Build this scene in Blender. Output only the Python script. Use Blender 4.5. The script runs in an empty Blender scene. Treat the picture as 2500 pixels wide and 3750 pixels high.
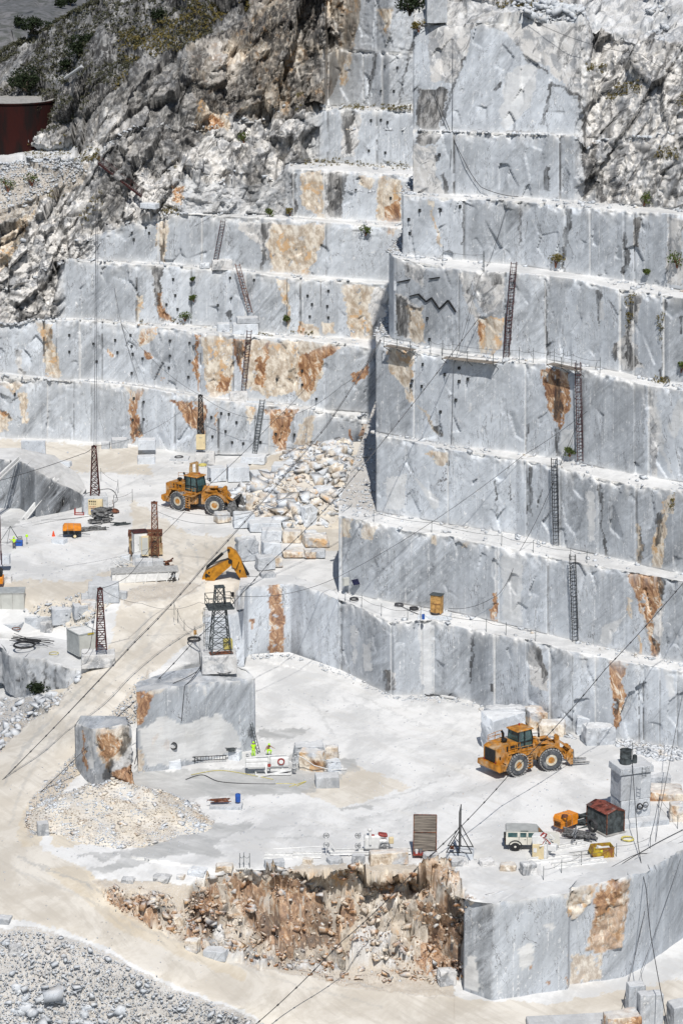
import bpy, bmesh, math, random
import numpy as np
from mathutils import Vector, Matrix, Euler
R_ = math.radians
random.seed(11); RNG = np.random.RandomState(5)
SC = bpy.context.scene
COL = SC.collection
# ------------------------------------------------------------------ camera, sky, sun
CAM_H = 110.0; PITCH = R_(14.9); FPX = 10700.0
cam_d = bpy.data.cameras.new('camera'); cam = bpy.data.objects.new('camera', cam_d); COL.objects.link(cam)
cam.location = (0, 0, CAM_H); cam.rotation_euler = (math.pi/2 - PITCH, 0, 0)
cam_d.sensor_fit = 'HORIZONTAL'; cam_d.sensor_width = 36.0; cam_d.lens = 36.0*FPX/2500.0
cam_d.clip_start = 1.0; cam_d.clip_end = 6000.0
SC.camera = cam
SUN_EL, SUN_AZ = R_(51), R_(174.5)
w = bpy.data.worlds.new('World'); SC.world = w; w.use_nodes = True
nt = w.node_tree; sky = nt.nodes.new('ShaderNodeTexSky'); sky.sky_type = 'NISHITA'; sky.sun_disc = False
sky.sun_elevation = SUN_EL; sky.sun_rotation = SUN_AZ; sky.altitude = 800
nt.links.new(sky.outputs[0], nt.nodes['Background'].inputs[0]); nt.nodes['Background'].inputs[1].default_value = 0.075
sd = bpy.data.lights.new('sun', 'SUN'); sd.energy = 4.3; sd.angle = R_(0.5); sd.color = (1, 0.965, 0.91)
so = bpy.data.objects.new('sun', sd); COL.objects.link(so)
SUNV = Vector((math.sin(SUN_AZ)*math.cos(SUN_EL), math.cos(SUN_AZ)*math.cos(SUN_EL), math.sin(SUN_EL)))
so.rotation_euler = SUNV.to_track_quat('Z', 'Y').to_euler(); so.location = (40, 0, 160)
SC.view_settings.view_transform = 'Standard'; SC.view_settings.look = 'None'
SC.view_settings.exposure = 0.0; SC.view_settings.gamma = 1.0
SC.render.resolution_x = 682; SC.render.resolution_y = 1024
try:
    SC.cycles.max_bounces = 6; SC.cycles.diffuse_bounces = 3
except Exception: pass
# ------------------------------------------------------------------ measuring helpers (photo pixel -> place in the world)
cP, sP = math.cos(PITCH), math.sin(PITCH)
def ray(v):
    k = (1875.0 - v)/FPX
    return cP + k*sP, -sP + k*cP
def PZ(u, v, z):
    a, b = ray(v); t = (z - CAM_H)/b
    return Vector(((u-1250.0)/FPX*t, t*a, z))
def PY(u, v, Y):
    a, b = ray(v); t = Y/a
    return Vector(((u-1250.0)/FPX*t, Y, CAM_H + t*b))
def to_px(x, y, z):
    d = y*cP - (z-CAM_H)*sP
    return 1250.0 + FPX*x/d, 1875.0 - FPX*(y*sP + (z-CAM_H)*cP)/d
def step_np(Y, z, v, th):
    k = (1875.0 - v)/FPX; a = cP + k*sP; b = -sP + k*cP
    c, s = np.cos(np.radians(th)), np.sin(np.radians(th))
    det = a*(-s) + c*b
    t = (Y*(-s) + c*(z-CAM_H))/det
    return t*a, CAM_H + t*b, t
# ------------------------------------------------------------------ noise
def _h(ix, iy, iz, s):
    n = (ix.astype(np.int64)*374761393 + iy.astype(np.int64)*668265263 + iz.astype(np.int64)*2147483647 + s*144269504) & 0xffffffff
    n = ((n ^ (n >> 13))*1274126177) & 0xffffffff
    n = ((n ^ (n >> 16))*2246822519) & 0xffffffff
    return ((n ^ (n >> 15)) & 0xffffff)/float(0x1000000)
def vnoise(p, s=0):
    i = np.floor(p); f = p - i; f = f*f*(3-2*f); i = i.astype(np.int64); r = 0
    for dx in (0, 1):
        for dy in (0, 1):
            for dz in (0, 1):
                wgt = (f[..., 0] if dx else 1-f[..., 0])*(f[..., 1] if dy else 1-f[..., 1])*(f[..., 2] if dz else 1-f[..., 2])
                r = r + wgt*_h(i[..., 0]+dx, i[..., 1]+dy, i[..., 2]+dz, s)
    return r
def fbm(p, oct=4, s=0, g=0.5):
    r = 0; a = 1.0; t = 0
    for o in range(oct):
        r = r + a*vnoise(p*(2.03**o) + o*17.3, s+o); t += a; a *= g
    return r/t
def facets(p, s=0, k=0.9):
    i = np.floor(p).astype(np.int64); best = np.full(p.shape[:-1], 9e9); sec = best.copy(); val = np.zeros(p.shape[:-1])
    for dx in (-1, 0, 1):
        for dy in (-1, 0, 1):
            for dz in (-1, 0, 1):
                cx, cy, cz = i[..., 0]+dx, i[..., 1]+dy, i[..., 2]+dz
                q = np.stack([cx+_h(cx, cy, cz, s), cy+_h(cx, cy, cz, s+1), cz+_h(cx, cy, cz, s+2)], -1)
                d = p - q; dd = (d*d).sum(-1)
                g = np.stack([_h(cx, cy, cz, s+3)-.5, _h(cx, cy, cz, s+4)-.5, _h(cx, cy, cz, s+5)-.5], -1)
                v = (_h(cx, cy, cz, s+6)-.5) + 2*k*(d*g).sum(-1)
                m = dd < best
                sec = np.where(m, best, np.minimum(sec, dd)); val = np.where(m, v, val); best = np.where(m, dd, best)
    return val, np.sqrt(sec) - np.sqrt(best)
def sstep(a, b, x):
    t = np.clip((x-a)/(b-a), 0, 1); return t*t*(3-2*t)
def inpoly(u, v, poly):
    r = np.zeros(u.shape, bool); n = len(poly)
    for i in range(n):
        x0, y0 = poly[i]; x1, y1 = poly[(i+1) % n]
        if y0 == y1: continue
        c = ((y0 > v) != (y1 > v)) & (u < (x1-x0)*(v-y0)/(y1-y0)+x0)
        r ^= c
    return r
# ------------------------------------------------------------------ object helpers
def tag(o, label=None, cat=None, group=None, kind=None):
    if label: o['label'] = label
    if cat: o['category'] = cat
    if group: o['group'] = group
    if kind: o['kind'] = kind
    return o
def empty(name, loc=(0, 0, 0), rz=0.0, label=None, cat=None, group=None):
    o = bpy.data.objects.new(name, None); COL.objects.link(o); o.location = loc; o.rotation_euler = (0, 0, rz)
    o.empty_display_size = 0.2
    return tag(o, label, cat, group)
def ortho(d):
    d = Vector(d).normalized()
    a = Vector((0, 0, 1)) if abs(d.z) < .95 else Vector((1, 0, 0))
    x = d.cross(a).normalized(); y = x.cross(d).normalized()
    return x, y, d
class MB:
    def __init__(s): s.v = []; s.f = []; s.m = []; s.mi = 0
    def add(s, vs, fs):
        b = len(s.v); s.v += [tuple(p) for p in vs]; s.f += [tuple(b+i for i in f) for f in fs]; s.m += [s.mi]*len(fs); return s
    def box(s, c, d, rot=None, bev=0.0, taper=1.0, shear=(0, 0)):
        x, y, z = d[0]/2, d[1]/2, d[2]/2; c = Vector(c)
        M = Euler(rot).to_matrix() if rot is not None else Matrix.Identity(3)
        if bev <= 0:
            vs = []
            for sz in (-1, 1):
                k = taper if sz > 0 else 1
                for sx, sy in ((-1, -1), (1, -1), (1, 1), (-1, 1)):
                    vs.append(c + M @ Vector((sx*x*k + (shear[0] if sz > 0 else 0), sy*y*k + (shear[1] if sz > 0 else 0), sz*z)))
            return s.add(vs, [(0, 3, 2, 1), (4, 5, 6, 7), (0, 1, 5, 4), (1, 2, 6, 5), (2, 3, 7, 6), (3, 0, 4, 7)])
        bm = bmesh.new(); bmesh.ops.create_cube(bm, size=1)
        for q in bm.verts:
            k = taper if q.co.z > 0 else 1
            q.co = Vector((q.co.x*d[0]*k, q.co.y*d[1]*k, q.co.z*d[2]))
        bmesh.ops.bevel(bm, geom=list(bm.edges), offset=bev, segments=1, affect='EDGES')
        bm.verts.index_update()
        vs = [c + M @ q.co for q in bm.verts]; fs = [[q.index for q in f.verts] for f in bm.faces]; bm.free()
        return s.add(vs, fs)
    def bar(s, p, q, w=.1, h=None):
        p, q = Vector(p), Vector(q); x, y, d = ortho(q-p); h = h or w
        vs = [e + x*a*w/2 + y*b*h/2 for e in (p, q) for a, b in ((-1, -1), (1, -1), (1, 1), (-1, 1))]
        return s.add(vs, [(0, 3, 2, 1), (4, 5, 6, 7), (0, 1, 5, 4), (1, 2, 6, 5), (2, 3, 7, 6), (3, 0, 4, 7)])
    def tube(s, pts, r=.05, n=6, cap=True, closed=False):
        pts = [Vector(p) for p in pts]; N = len(pts); vs = []; fs = []
        rr = r if isinstance(r, (list, tuple)) else [r]*N
        for i, p in enumerate(pts):
            if closed: d = pts[(i+1) % N]-pts[i-1]
            else: d = pts[min(i+1, N-1)]-pts[max(i-1, 0)]
            x, y, _ = ortho(d)
            vs += [p + (x*math.cos(2*math.pi*j/n)+y*math.sin(2*math.pi*j/n))*rr[i] for j in range(n)]
        for i in range(N if closed else N-1):
            k = (i+1) % N
            fs += [(i*n+j, i*n+(j+1) % n, k*n+(j+1) % n, k*n+j) for j in range(n)]
        if cap and not closed: fs += [tuple(range(n))[::-1], tuple((N-1)*n+j for j in range(n))]
        return s.add(vs, fs)
    def lathe(s, prof, c=(0, 0, 0), axis='Z', n=20, rot=None, caps=True):
        c = Vector(c); vs = []; fs = []
        M = Euler(rot).to_matrix() if rot is not None else Matrix.Identity(3)
        for r, h in prof:
            for j in range(n):
                a = 2*math.pi*j/n; x, y = r*math.cos(a), r*math.sin(a)
                p = {'Z': (x, y, h), 'X': (h, x, y), 'Y': (y, h, x)}[axis]
                vs.append(c + M @ Vector(p))
        m = len(prof)
        for i in range(m-1):
            fs += [(i*n+j, i*n+(j+1) % n, (i+1)*n+(j+1) % n, (i+1)*n+j) for j in range(n)]
        if caps and prof[0][0] > 1e-4: fs.append(tuple(range(n))[::-1])
        if caps and prof[-1][0] > 1e-4: fs.append(tuple((m-1)*n+j for j in range(n)))
        return s.add(vs, fs)
    def prism(s, outline, y0, y1, plane='XZ'):
        # outline in (a, b) counterclockwise; extruded along the third axis
        f = {'XZ': lambda a, b, t: (a, t, b), 'XY': lambda a, b, t: (a, b, t), 'YZ': lambda a, b, t: (t, a, b)}[plane]
        n = len(outline); vs = [f(a, b, y0) for a, b in outline]+[f(a, b, y1) for a, b in outline]
        fs = [tuple(range(n)), tuple(range(n, 2*n))[::-1]]+[(i, i+n, (i+1) % n+n, (i+1) % n) for i in range(n)]
        return s.add(vs, fs)
    def build(s, name, mat, parent=None, smooth=False, fixn=True):
        me = bpy.data.meshes.new(name); me.from_pydata(s.v, [], s.f); me.update()
        mats = mat if isinstance(mat, (list, tuple)) else [mat]
        for m in mats: me.materials.append(m)
        if len(mats) > 1: me.polygons.foreach_set('material_index', s.m)
        if fixn:
            bm = bmesh.new(); bm.from_mesh(me); bmesh.ops.recalc_face_normals(bm, faces=bm.faces); bm.to_mesh(me); bm.free()
        if smooth:
            me.polygons.foreach_set('use_smooth', [True]*len(me.polygons))
            try: me.set_sharp_from_angle(angle=R_(40))
            except Exception: pass
        o = bpy.data.objects.new(name, me); COL.objects.link(o)
        if parent is not None: o.parent = parent
        return o
def np_mesh(name, V, F, mat, A=None, smooth=False, parent=None):
    me = bpy.data.meshes.new(name)
    nv, nf, k = len(V), len(F), F.shape[1]
    me.vertices.add(nv); me.vertices.foreach_set('co', np.ascontiguousarray(V, dtype=np.float32).ravel())
    me.loops.add(nf*k); me.loops.foreach_set('vertex_index', np.ascontiguousarray(F, dtype=np.int32).ravel())
    me.polygons.add(nf); me.polygons.foreach_set('loop_start', np.arange(0, nf*k, k, dtype=np.int32))
    try: me.polygons.foreach_set('loop_total', np.full(nf, k, dtype=np.int32))
    except Exception: pass
    me.update(calc_edges=True); me.validate()
    if A:
        for key, arr in A.items():
            at = me.color_attributes.new(name=key, type='FLOAT_COLOR', domain='POINT')
            a4 = np.ones((nv, 4), np.float32); a4[:, :arr.shape[1]] = arr
            at.data.foreach_set('color', a4.ravel())
    me.materials.append(mat)
    if smooth: me.polygons.foreach_set('use_smooth', np.ones(nf, bool))
    o = bpy.data.objects.new(name, me); COL.objects.link(o)
    if parent is not None: o.parent = parent
    return o
# ------------------------------------------------------------------ materials
MATS = {}
def nodes(name):
    m = bpy.data.materials.new(name); m.use_nodes = True; t = m.node_tree; t.nodes.clear()
    out = t.nodes.new('ShaderNodeOutputMaterial'); b = t.nodes.new('ShaderNodeBsdfPrincipled'); t.links.new(b.outputs[0], out.inputs[0])
    MATS[name] = m
    return m, t, b
class NB:
    def __init__(s, t): s.t = t
    def n(s, ty, **kw):
        q = s.t.nodes.new(ty)
        for k, v in kw.items(): setattr(q, k, v)
        return q
    def lk(s, a, b): s.t.links.new(a, b)
    def setin(s, q, k, v):
        if hasattr(v, 'is_output') or isinstance(v, bpy.types.NodeSocket): s.lk(v, q.inputs[k])
        else: q.inputs[k].default_value = v
    def math(s, op, a, b=0.0, c=None, clamp=False):
        q = s.n('ShaderNodeMath', operation=op, use_clamp=clamp); s.setin(q, 0, a); s.setin(q, 1, b)
        if c is not None: s.setin(q, 2, c)
        return q.outputs[0]
    def mix(s, f, a, b, mode='MIX'):
        q = s.n('ShaderNodeMix', data_type='RGBA', blend_type=mode, clamp_factor=True)
        s.setin(q, 0, f)
        for k, v in ((6, a), (7, b)):
            if isinstance(v, tuple) and len(v) == 3: v = v+(1,)
            s.setin(q, k, v)
        return q.outputs[2]
    def pos(s, scale=(1, 1, 1), rot=(0, 0, 0)):
        if not hasattr(s, '_p'):
            s._p = s.n('ShaderNodeTexCoord').outputs['Object']
            if getattr(s, 'own', False):
                va = s.n('ShaderNodeVectorMath', operation='ADD'); s.lk(s._p, va.inputs[0]); oi = s.n('ShaderNodeObjectInfo'); s.lk(s.math('MULTIPLY', oi.outputs['Random'], 90.0), va.inputs[1]); s._p = va.outputs[0]
        src = s._p
        if any(rot):
            r = s.n('ShaderNodeMapping'); s.lk(src, r.inputs[0]); r.inputs['Rotation'].default_value = rot; src = r.outputs[0]
        q = s.n('ShaderNodeMapping'); s.lk(src, q.inputs[0]); q.inputs['Scale'].default_value = scale
        return q.outputs[0]
    def noise(s, vec, sc, det=4, rough=.55, dist=0.0):
        q = s.n('ShaderNodeTexNoise'); s.lk(vec, q.inputs['Vector']); q.inputs['Scale'].default_value = sc
        q.inputs['Detail'].default_value = det; q.inputs['Roughness'].default_value = rough; q.inputs['Distortion'].default_value = dist
        return q.outputs[0]
    def vor(s, vec, sc, feat='F1', out='Distance'):
        q = s.n('ShaderNodeTexVoronoi', feature=feat); s.lk(vec, q.inputs['Vector']); q.inputs['Scale'].default_value = sc
        return q.outputs[out]
    def rng(s, x, a, b, c=0.0, d=1.0, smooth=True):
        q = s.n('ShaderNodeMapRange', interpolation_type='SMOOTHSTEP' if smooth else 'LINEAR', clamp=True) if smooth else s.n('ShaderNodeMapRange', clamp=True)
        s.setin(q, 0, x)
        for i, v in enumerate((a, b, c, d)): s.setin(q, 1+i, v)
        return q.outputs[0]
    def attr(s, name):
        q = s.n('ShaderNodeAttribute', attribute_name=name); sep = s.n('ShaderNodeSeparateColor'); s.lk(q.outputs['Color'], sep.inputs[0])
        return sep.outputs[0], sep.outputs[1], sep.outputs[2], q.outputs['Alpha']

def stone_mat(name, const=None):
    """Marble, weathered limestone, rust seams and dust. Driven by vertex masks on terrain, by constants on loose blocks."""
    m, t, b = nodes(name); g = NB(t); g.own = const is not None
    if const is None:
        rust, dark, nat, crev_shade = g.attr('A'); tone, dust, tan, _ = g.attr('B'); beige, gravel, wet, _ = g.attr('C')
    else:
        crev_shade = 0.0
        c = dict(rust=0, dark=0, nat=.3, tone=.7, dust=0, tan=0, beige=0, gravel=0, wet=0); c.update(const)
        big = g.noise(g.pos(), .55, 3)
        def k(key, off):
            v = c[key]
            if v <= 0: return 0.0
            q = g.noise(g.pos((1, 1, .8), (0.3*off, .2, off)), .5, 3)
            return g.rng(q, 1.0-v-.02-.12, 1.0-v-.02+.06)
        rust = k('rust', 1.); dark = k('dark', 2.); tan = k('tan', 3.); nat = c['nat']; tone = c['tone']; dust = c['dust']; beige = c['beige']; gravel = c['gravel']; wet = c['wet']
    # veins: stretched noise, dipping to the left
    v1 = g.noise(g.pos((.13, .13, .75), (0, R_(50), 0)), 1.2, 6, .68, .9)
    v2 = g.noise(g.pos((.12, .2, .8), (0.2, R_(56), 0)), .34, 4, .6, .5)
    vert = g.noise(g.pos((1.1, 1.1, .045)), 1.1, 5, .6)
    vert2 = g.noise(g.pos((2.6, 2.6, .10)), 1.5, 4, .65)
    fine = g.noise(g.pos(), 3.2, 5, .7)
    speck = g.noise(g.pos((1, 1, .7)), 1.7, 5, .72, .8)
    vamp = g.math('MULTIPLY', g.rng(g.noise(g.pos((1, 1, .6)), .16, 3), .38, .60, .15, 1.25), g.math('SUBTRACT', 1.35, g.math('MULTIPLY', tone, .9)))
    val = g.math('MULTIPLY', g.math('SUBTRACT', v1, .5), vamp)
    val = g.math('ADD', val, g.math('MULTIPLY_ADD', v2, .8, -.40))
    val = g.math('ADD', val, g.math('MULTIPLY_ADD', fine, .20, -.10))
    val = g.math('ADD', val, g.math('MULTIPLY_ADD', vert, .42, -.21))
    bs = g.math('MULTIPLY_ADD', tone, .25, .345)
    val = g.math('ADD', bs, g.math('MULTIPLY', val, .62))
    cr = g.n('ShaderNodeCombineColor'); g.lk(g.math('MULTIPLY', val, .925), cr.inputs[0]); g.lk(g.math('MULTIPLY', val, .985), cr.inputs[1]); g.lk(g.math('MULTIPLY', val, 1.06), cr.inputs[2])
    col = cr.outputs[0]
    # pale scuffs and drip lines of marble mud
    sc1 = g.math('MULTIPLY', g.rng(vert2, .56, .70), g.rng(fine, .42, .6))
    sc2 = g.rng(speck, .60, .68)
    col = g.mix(g.math('MULTIPLY', g.math('MAXIMUM', sc1, sc2), .78), col, (.76, .76, .755))
    # thin dark veins
    vn = g.math('ABSOLUTE', g.math('SUBTRACT', g.noise(g.pos((.25, .3, 1.1), (0, R_(54), 0)), .9, 5, .62, .9), .5))
    col = g.mix(g.math('MULTIPLY', g.rng(vn, .0, .012, 1, 0), .45), col, (.16, .17, .19))
    fr = g.math('ABSOLUTE', g.math('SUBTRACT', g.noise(g.pos((1, 1, .22), (.1, .12, 0)), .34, 6, .66, .5), .5))
    col = g.mix(g.math('MULTIPLY', g.math('MULTIPLY', g.rng(fr, .0, .0065, 1, 0), g.rng(v2, .42, .55)), .85), col, (.09, .085, .085))
    # broken natural face: warm pale stone, grey skin, cracks
    nn = g.noise(g.pos(), .42, 6, .66, .5); n2 = g.noise(g.pos((1, 1, .5), (.4, .2, 0)), 1.4, 5, .68)
    ndi = g.noise(g.pos((.45, .5, 1.5), (0, R_(58), 0)), .62, 6, .70, .8)
    natc = g.mix(g.rng(nn, .46, .58), (.62, .60, .575), (.30, .305, .315))
    natc = g.mix(g.rng(n2, .50, .66), natc, (.72, .712, .70))
    natc = g.mix(g.math('MULTIPLY', g.rng(ndi, .46, .39), .78), natc, (.11, .107, .105))
    natm = g.math('MULTIPLY', nat, 1.0)
    col = g.mix(natm, col, natc)
    col = g.mix(crev_shade, col, (.05, .048, .045))  # crevice shade painted into the rock colour as near-black
    ck = g.vor(g.pos((1, 1, .6), (.3, .9, 0)), .8, 'DISTANCE_TO_EDGE')
    wob = g.noise(g.pos(), 1.1, 3)
    ckm = g.math('MULTIPLY', g.rng(g.math('ADD', ck, g.math('MULTIPLY_ADD', wob, .12, -.06)), .0, .045, 1, 0), g.math('MULTIPLY', natm, .16))
    col = g.mix(ckm, col, (.10, .095, .09))
    # tan / cream weathering
    tanc = g.mix(g.rng(n2, .38, .62), (.40, .30, .20), (.76, .68, .56))
    tanc = g.mix(g.rng(nn, .55, .62), tanc, (.62, .38, .17))
    col = g.mix(g.math('MULTIPLY', tan, .85), col, tanc)
    # rust
    rn = g.noise(g.pos((1, 1, .45), (.2, .3, 0)), 1.25, 6, .68, .9)
    rc = g.mix(g.rng(rn, .36, .56), (.17, .07, .03), (.46, .26, .13))
    rc = g.mix(g.rng(rn, .53, .62), rc, (.70, .60, .48))
    rc = g.mix(g.math('MULTIPLY', g.rng(ck, 0, .05, 1, 0), .5), rc, (.11, .05, .025))
    col = g.mix(g.math('MULTIPLY', rust, .95), col, rc)
    # black staining
    dn = g.noise(g.pos((1.4, 1.4, .35)), 1.2, 5, .7)
    col = g.mix(g.math('MULTIPLY', dark, g.rng(dn, .40, .56, .55, 1.0)), col, (.035, .034, .034))
    # gravel
    gv = g.n('ShaderNodeTexVoronoi'); g.lk(g.pos(), gv.inputs['Vector']); gv.inputs['Scale'].default_value = 6.5
    gs = g.n('ShaderNodeSeparateColor'); g.lk(gv.outputs['Color'], gs.inputs[0])
    gc = g.mix(gs.outputs[0], (.33, .33, .333), (.64, .635, .63)); gc = g.mix(g.rng(gs.outputs[1], .80, .85), gc, (.50, .41, .30))
    gc = g.mix(g.rng(gv.outputs['Distance'], .28, .5), gc, (.40, .36, .31))
    gc = g.mix(g.rng(speck, .50, .62, 0, .55), gc, (.58, .56, .53)); gc = g.mix(g.rng(nn, .52, .62, 0, .45), gc, (.30, .29, .28)); gc = g.mix(g.math('MULTIPLY', beige, .6), gc, (.56, .47, .36))
    col = g.mix(gravel, col, gc)
    # dust: settles on upward faces everywhere
    geo = g.n('ShaderNodeNewGeometry'); sx = g.n('ShaderNodeSeparateXYZ'); g.lk(geo.outputs['Normal'], sx.inputs[0])
    up = g.rng(g.math('ADD', sx.outputs[2], g.math('MULTIPLY_ADD', fine, .5, -.25)), .62, .9)
    trk = g.noise(g.pos((.28, .16, 1), (0, 0, R_(24))), .6, 7, .7, .35)
    trk2 = g.noise(g.pos((.5, .10, 1), (0, 0, R_(-52))), .7, 6, .68, .3)
    dustc = g.mix(g.rng(trk, .40, .60), (.56, .56, .555), (.73, .727, .717))
    dustc = g.mix(g.math('MULTIPLY', g.rng(trk2, .54, .70), .45), dustc, (.60, .585, .55))
    dustc = g.mix(g.math('MULTIPLY', g.rng(fine, .5, .75), .35), dustc, (.56, .55, .53))
    dustc = g.mix(beige, dustc, g.mix(g.rng(trk, .35, .65), (.53, .455, .345), (.67, .605, .50)))
    if const is None:
        lane = g.noise(g.pos((.9, .07, 1), (0, 0, R_(-38))), 1.1, 4, .6, .2); dustc = g.mix(g.math('MULTIPLY', g.rng(lane, .50, .62), g.math('MULTIPLY_ADD', beige, .45, .10)), dustc, (.47, .43, .37))
    dm = g.math('MAXIMUM', dust, g.math('MULTIPLY', up, .0 if const is None else .55))
    col = g.mix(dm, col, dustc)
    wn = g.noise(g.pos((.35, .6, 1), (0, 0, R_(20))), .8, 5, .65, .6)
    col = g.mix(g.math('MULTIPLY', wet, g.rng(wn, .3, .6, .45, 1)), col, g.mix(g.rng(trk2, .4, .6), (.33, .335, .33), (.42, .42, .41)))
    g.lk(col, b.inputs['Base Color'])
    b.inputs['Roughness'].default_value = .82; b.inputs['Specular IOR Level'].default_value = .3
    if const is None:
        g.lk(g.math('MULTIPLY_ADD', wet, -.35, .85), b.inputs['Roughness'])
    bh = g.math('ADD', g.math('MULTIPLY', n2, .5), g.math('MULTIPLY', fine, .35))
    bstr = g.math('ADD', g.math('MULTIPLY', natm, .18), .10) if not isinstance(nat, float) else (c.get('bump', .1+.35*nat))
    if const is None: bstr = g.math('ADD', bstr, g.math('ADD', g.math('MULTIPLY', gravel, .35), g.math('MULTIPLY', rust, .3)))
    bp = g.n('ShaderNodeBump'); g.lk(bh, bp.inputs['Height']); bp.inputs['Distance'].default_value = .45; g.setin(bp, 'Strength', bstr)
    g.lk(bp.outputs[0], b.inputs['Normal'])
    return m
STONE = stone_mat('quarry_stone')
def plain(name, col, rough=.6, metal=0.0, var=.18, sc=3.0, spec=.4, dirt=0.0, stretch=(1, 1, 1), col2=None, dirtcol=(.62, .60, .56)):
    m, t, b = nodes(name); g = NB(t)
    n = g.noise(g.pos(stretch), sc, 4, .62)
    c2 = col2 or tuple(c*(1-var*1.6) for c in col)
    c = g.mix(g.rng(n, .36, .64), c2, col)
    if dirt > 0:
        n2 = g.noise(g.pos((1, 1, .6), (.5, 0, .4)), sc*.6, 5, .7)
        c = g.mix(g.rng(n2, 1-dirt-.18, 1-dirt+.1), c, dirtcol)
    g.lk(c, b.inputs['Base Color']); b.inputs['Roughness'].default_value = rough; b.inputs['Metallic'].default_value = metal
    b.inputs['Specular IOR Level'].default_value = spec
    return m
# ------------------------------------------------------------------ terraces built column by column
PAINT = []      # (mask key, channel, polygon in photo pixels, strength)
def paint(key, ch, polys, amt=1.0, only=None):
    for p in polys: PAINT.append((key, ch, p, amt, only))
def masks(U, Vv, P, base, wob=8.5, only=None):
    """colour masks of a surface: base dict of channel arrays, then the named stains with ragged edges"""
    q = P*0.9
    uu = U + (fbm(q, 3, 40)-.5)*wob*3.2 + (vnoise(P*3.1, 3)-.5)*wob; vv = Vv + (fbm(q, 3, 50)-.5)*wob*3.2 + (vnoise(P*3.3, 4)-.5)*wob
    brk = (vnoise(P*np.array([1.5, 1.5, .8]), 6)*.6+vnoise(P*4.1, 7)*.4) > .27
    for key, ch, poly, amt, on in PAINT:
        if on is not None and on != only: continue
        xs = [p[0] for p in poly]; ys = [p[1] for p in poly]
        m = (uu > min(xs)) & (uu < max(xs)) & (vv > min(ys)) & (vv < max(ys))
        if not m.any(): continue
        r = np.zeros(U.shape, bool); r[m] = inpoly(uu[m], vv[m], poly)
        if (key, ch) in (('A', 0), ('B', 2)): r &= brk
        if amt >= 0: base[key][..., ch] = np.where(r, np.maximum(base[key][..., ch], amt), base[key][..., ch])
        else: base[key][..., ch] = np.where(r, np.minimum(base[key][..., ch], 1+amt), base[key][..., ch])
    return base
def newmask(shape, tone=.5, dust=0., nat=0.):
    A = np.zeros(shape+(4,)); B = np.zeros(shape+(3,)); C = np.zeros(shape+(3,))
    A[..., 2] = nat; B[..., 0] = tone; B[..., 1] = dust
    return dict(A=A, B=B, C=C)
def pl(pts, U):
    return np.interp(U, [p[0] for p in pts], [p[1] for p in pts])
def quads(nr, nc, flip=False):
    i = np.arange(nr-1)[:, None]*nc + np.arange(nc-1)[None, :]
    q = np.stack([i, i+1, i+nc+1, i+nc], -1).reshape(-1, 4)
    return q[:, ::-1] if flip else q
def grid_obj(name, P, M, rows=None, label=None, parent=None, flip=False, mat=None):
    nr, nc = P.shape[:2]
    A = {k: v.reshape(-1, v.shape[-1]) for k, v in M.items() if k in 'ABC'}
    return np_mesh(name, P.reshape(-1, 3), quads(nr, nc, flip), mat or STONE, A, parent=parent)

class Massif:
    """breaks: list of polylines (u->v) from the foot upward; between break i and i+1 the ground climbs at slope th[i] (90 = sawn wall, 0 = tread)."""
    def __init__(s, U, breaks, ths, z0, rough, seed, dv=5.0, ulev={}):
        s.U = U; nc = len(U); s.rows = []; s.seg = []
        Y, z, t = step_np(PZcol(breaks[0], U, z0)[1], np.full(nc, z0), pl(breaks[0], U), 0.0)
        Y, z = PZcol(breaks[0], U, z0)[1], np.full(nc, float(z0))
        Ys, Zs, Vs, Th, Ro, Seg, Tt = [Y], [z], [pl(breaks[0], U)], [np.full(nc, 90.)], [np.zeros(nc)], [0], [0.0]
        for i in range(len(breaks)-1):
            va, vb = pl(breaks[i], U), pl(breaks[i+1], U); vb = np.minimum(vb, va-.6)
            th = pl(ths[i], U) if isinstance(ths[i], list) else np.full(nc, float(ths[i]))
            ro = pl(rough[i], U) if isinstance(rough[i], list) else np.full(nc, float(rough[i]))
            n = max(2, int(math.ceil(np.max(va-vb)/dv)))
            Y0, z0_ = Ys[-1], Zs[-1]
            Ye, ze, te = step_np(Y0, z0_, vb, th)
            if i % 2 == 1 and np.min(th) < 12:
                ok = (ro < .5) & (th < 12) & (U > (ulev.get(i, -999)))
                if ok.sum() > 20:
                    cf = np.polyfit(U[ok], z0_[ok], 1); zs = np.polyval(cf, U); bl = np.clip(1-np.maximum(ro, (th-3)/9.)*1.3, 0, 1)
                    k2 = (1875.-vb)/FPX; a2 = cP+k2*sP; b2 = -sP+k2*cP; t2 = (zs-CAM_H)/b2
                    Ye = Ye*(1-bl)+t2*a2*bl; Ye = np.maximum(Ye, Y0+.15); ze = ze*(1-bl)+zs*bl
                    if i > 8 or True: pass
            for k in range(1, n+1):
                f = k/n
                Ys.append(Y0+(Ye-Y0)*f); Zs.append(z0_+(ze-z0_)*f); Vs.append(None); Th.append(th); Ro.append(ro); Seg.append(i); Tt.append(f)
        Y = np.array(Ys); Z = np.array(Zs); s.seg = np.array(Seg); s.t = np.array(Tt); Th = np.array(Th); Ro = np.array(Ro)
        D = Y*cP - (Z-CAM_H)*sP; X = (U[None, :]-1250.)/FPX*D
        s.P0 = np.stack([X, Y, Z], -1); s.Th = Th; s.Ro = Ro
        s.Vpx = 1875.0 - FPX*(Y*sP + (Z-CAM_H)*cP)/D; s.Upx = np.repeat(U[None, :], len(Y), 0)
        s.seed = seed
def PZcol(br, U, z):
    v = pl(br, U); k = (1875.0-v)/FPX; a = cP+k*sP; b = -sP+k*cP; t = (z-CAM_H)/b
    return (U-1250.)/FPX*t, t*a, z

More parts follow.
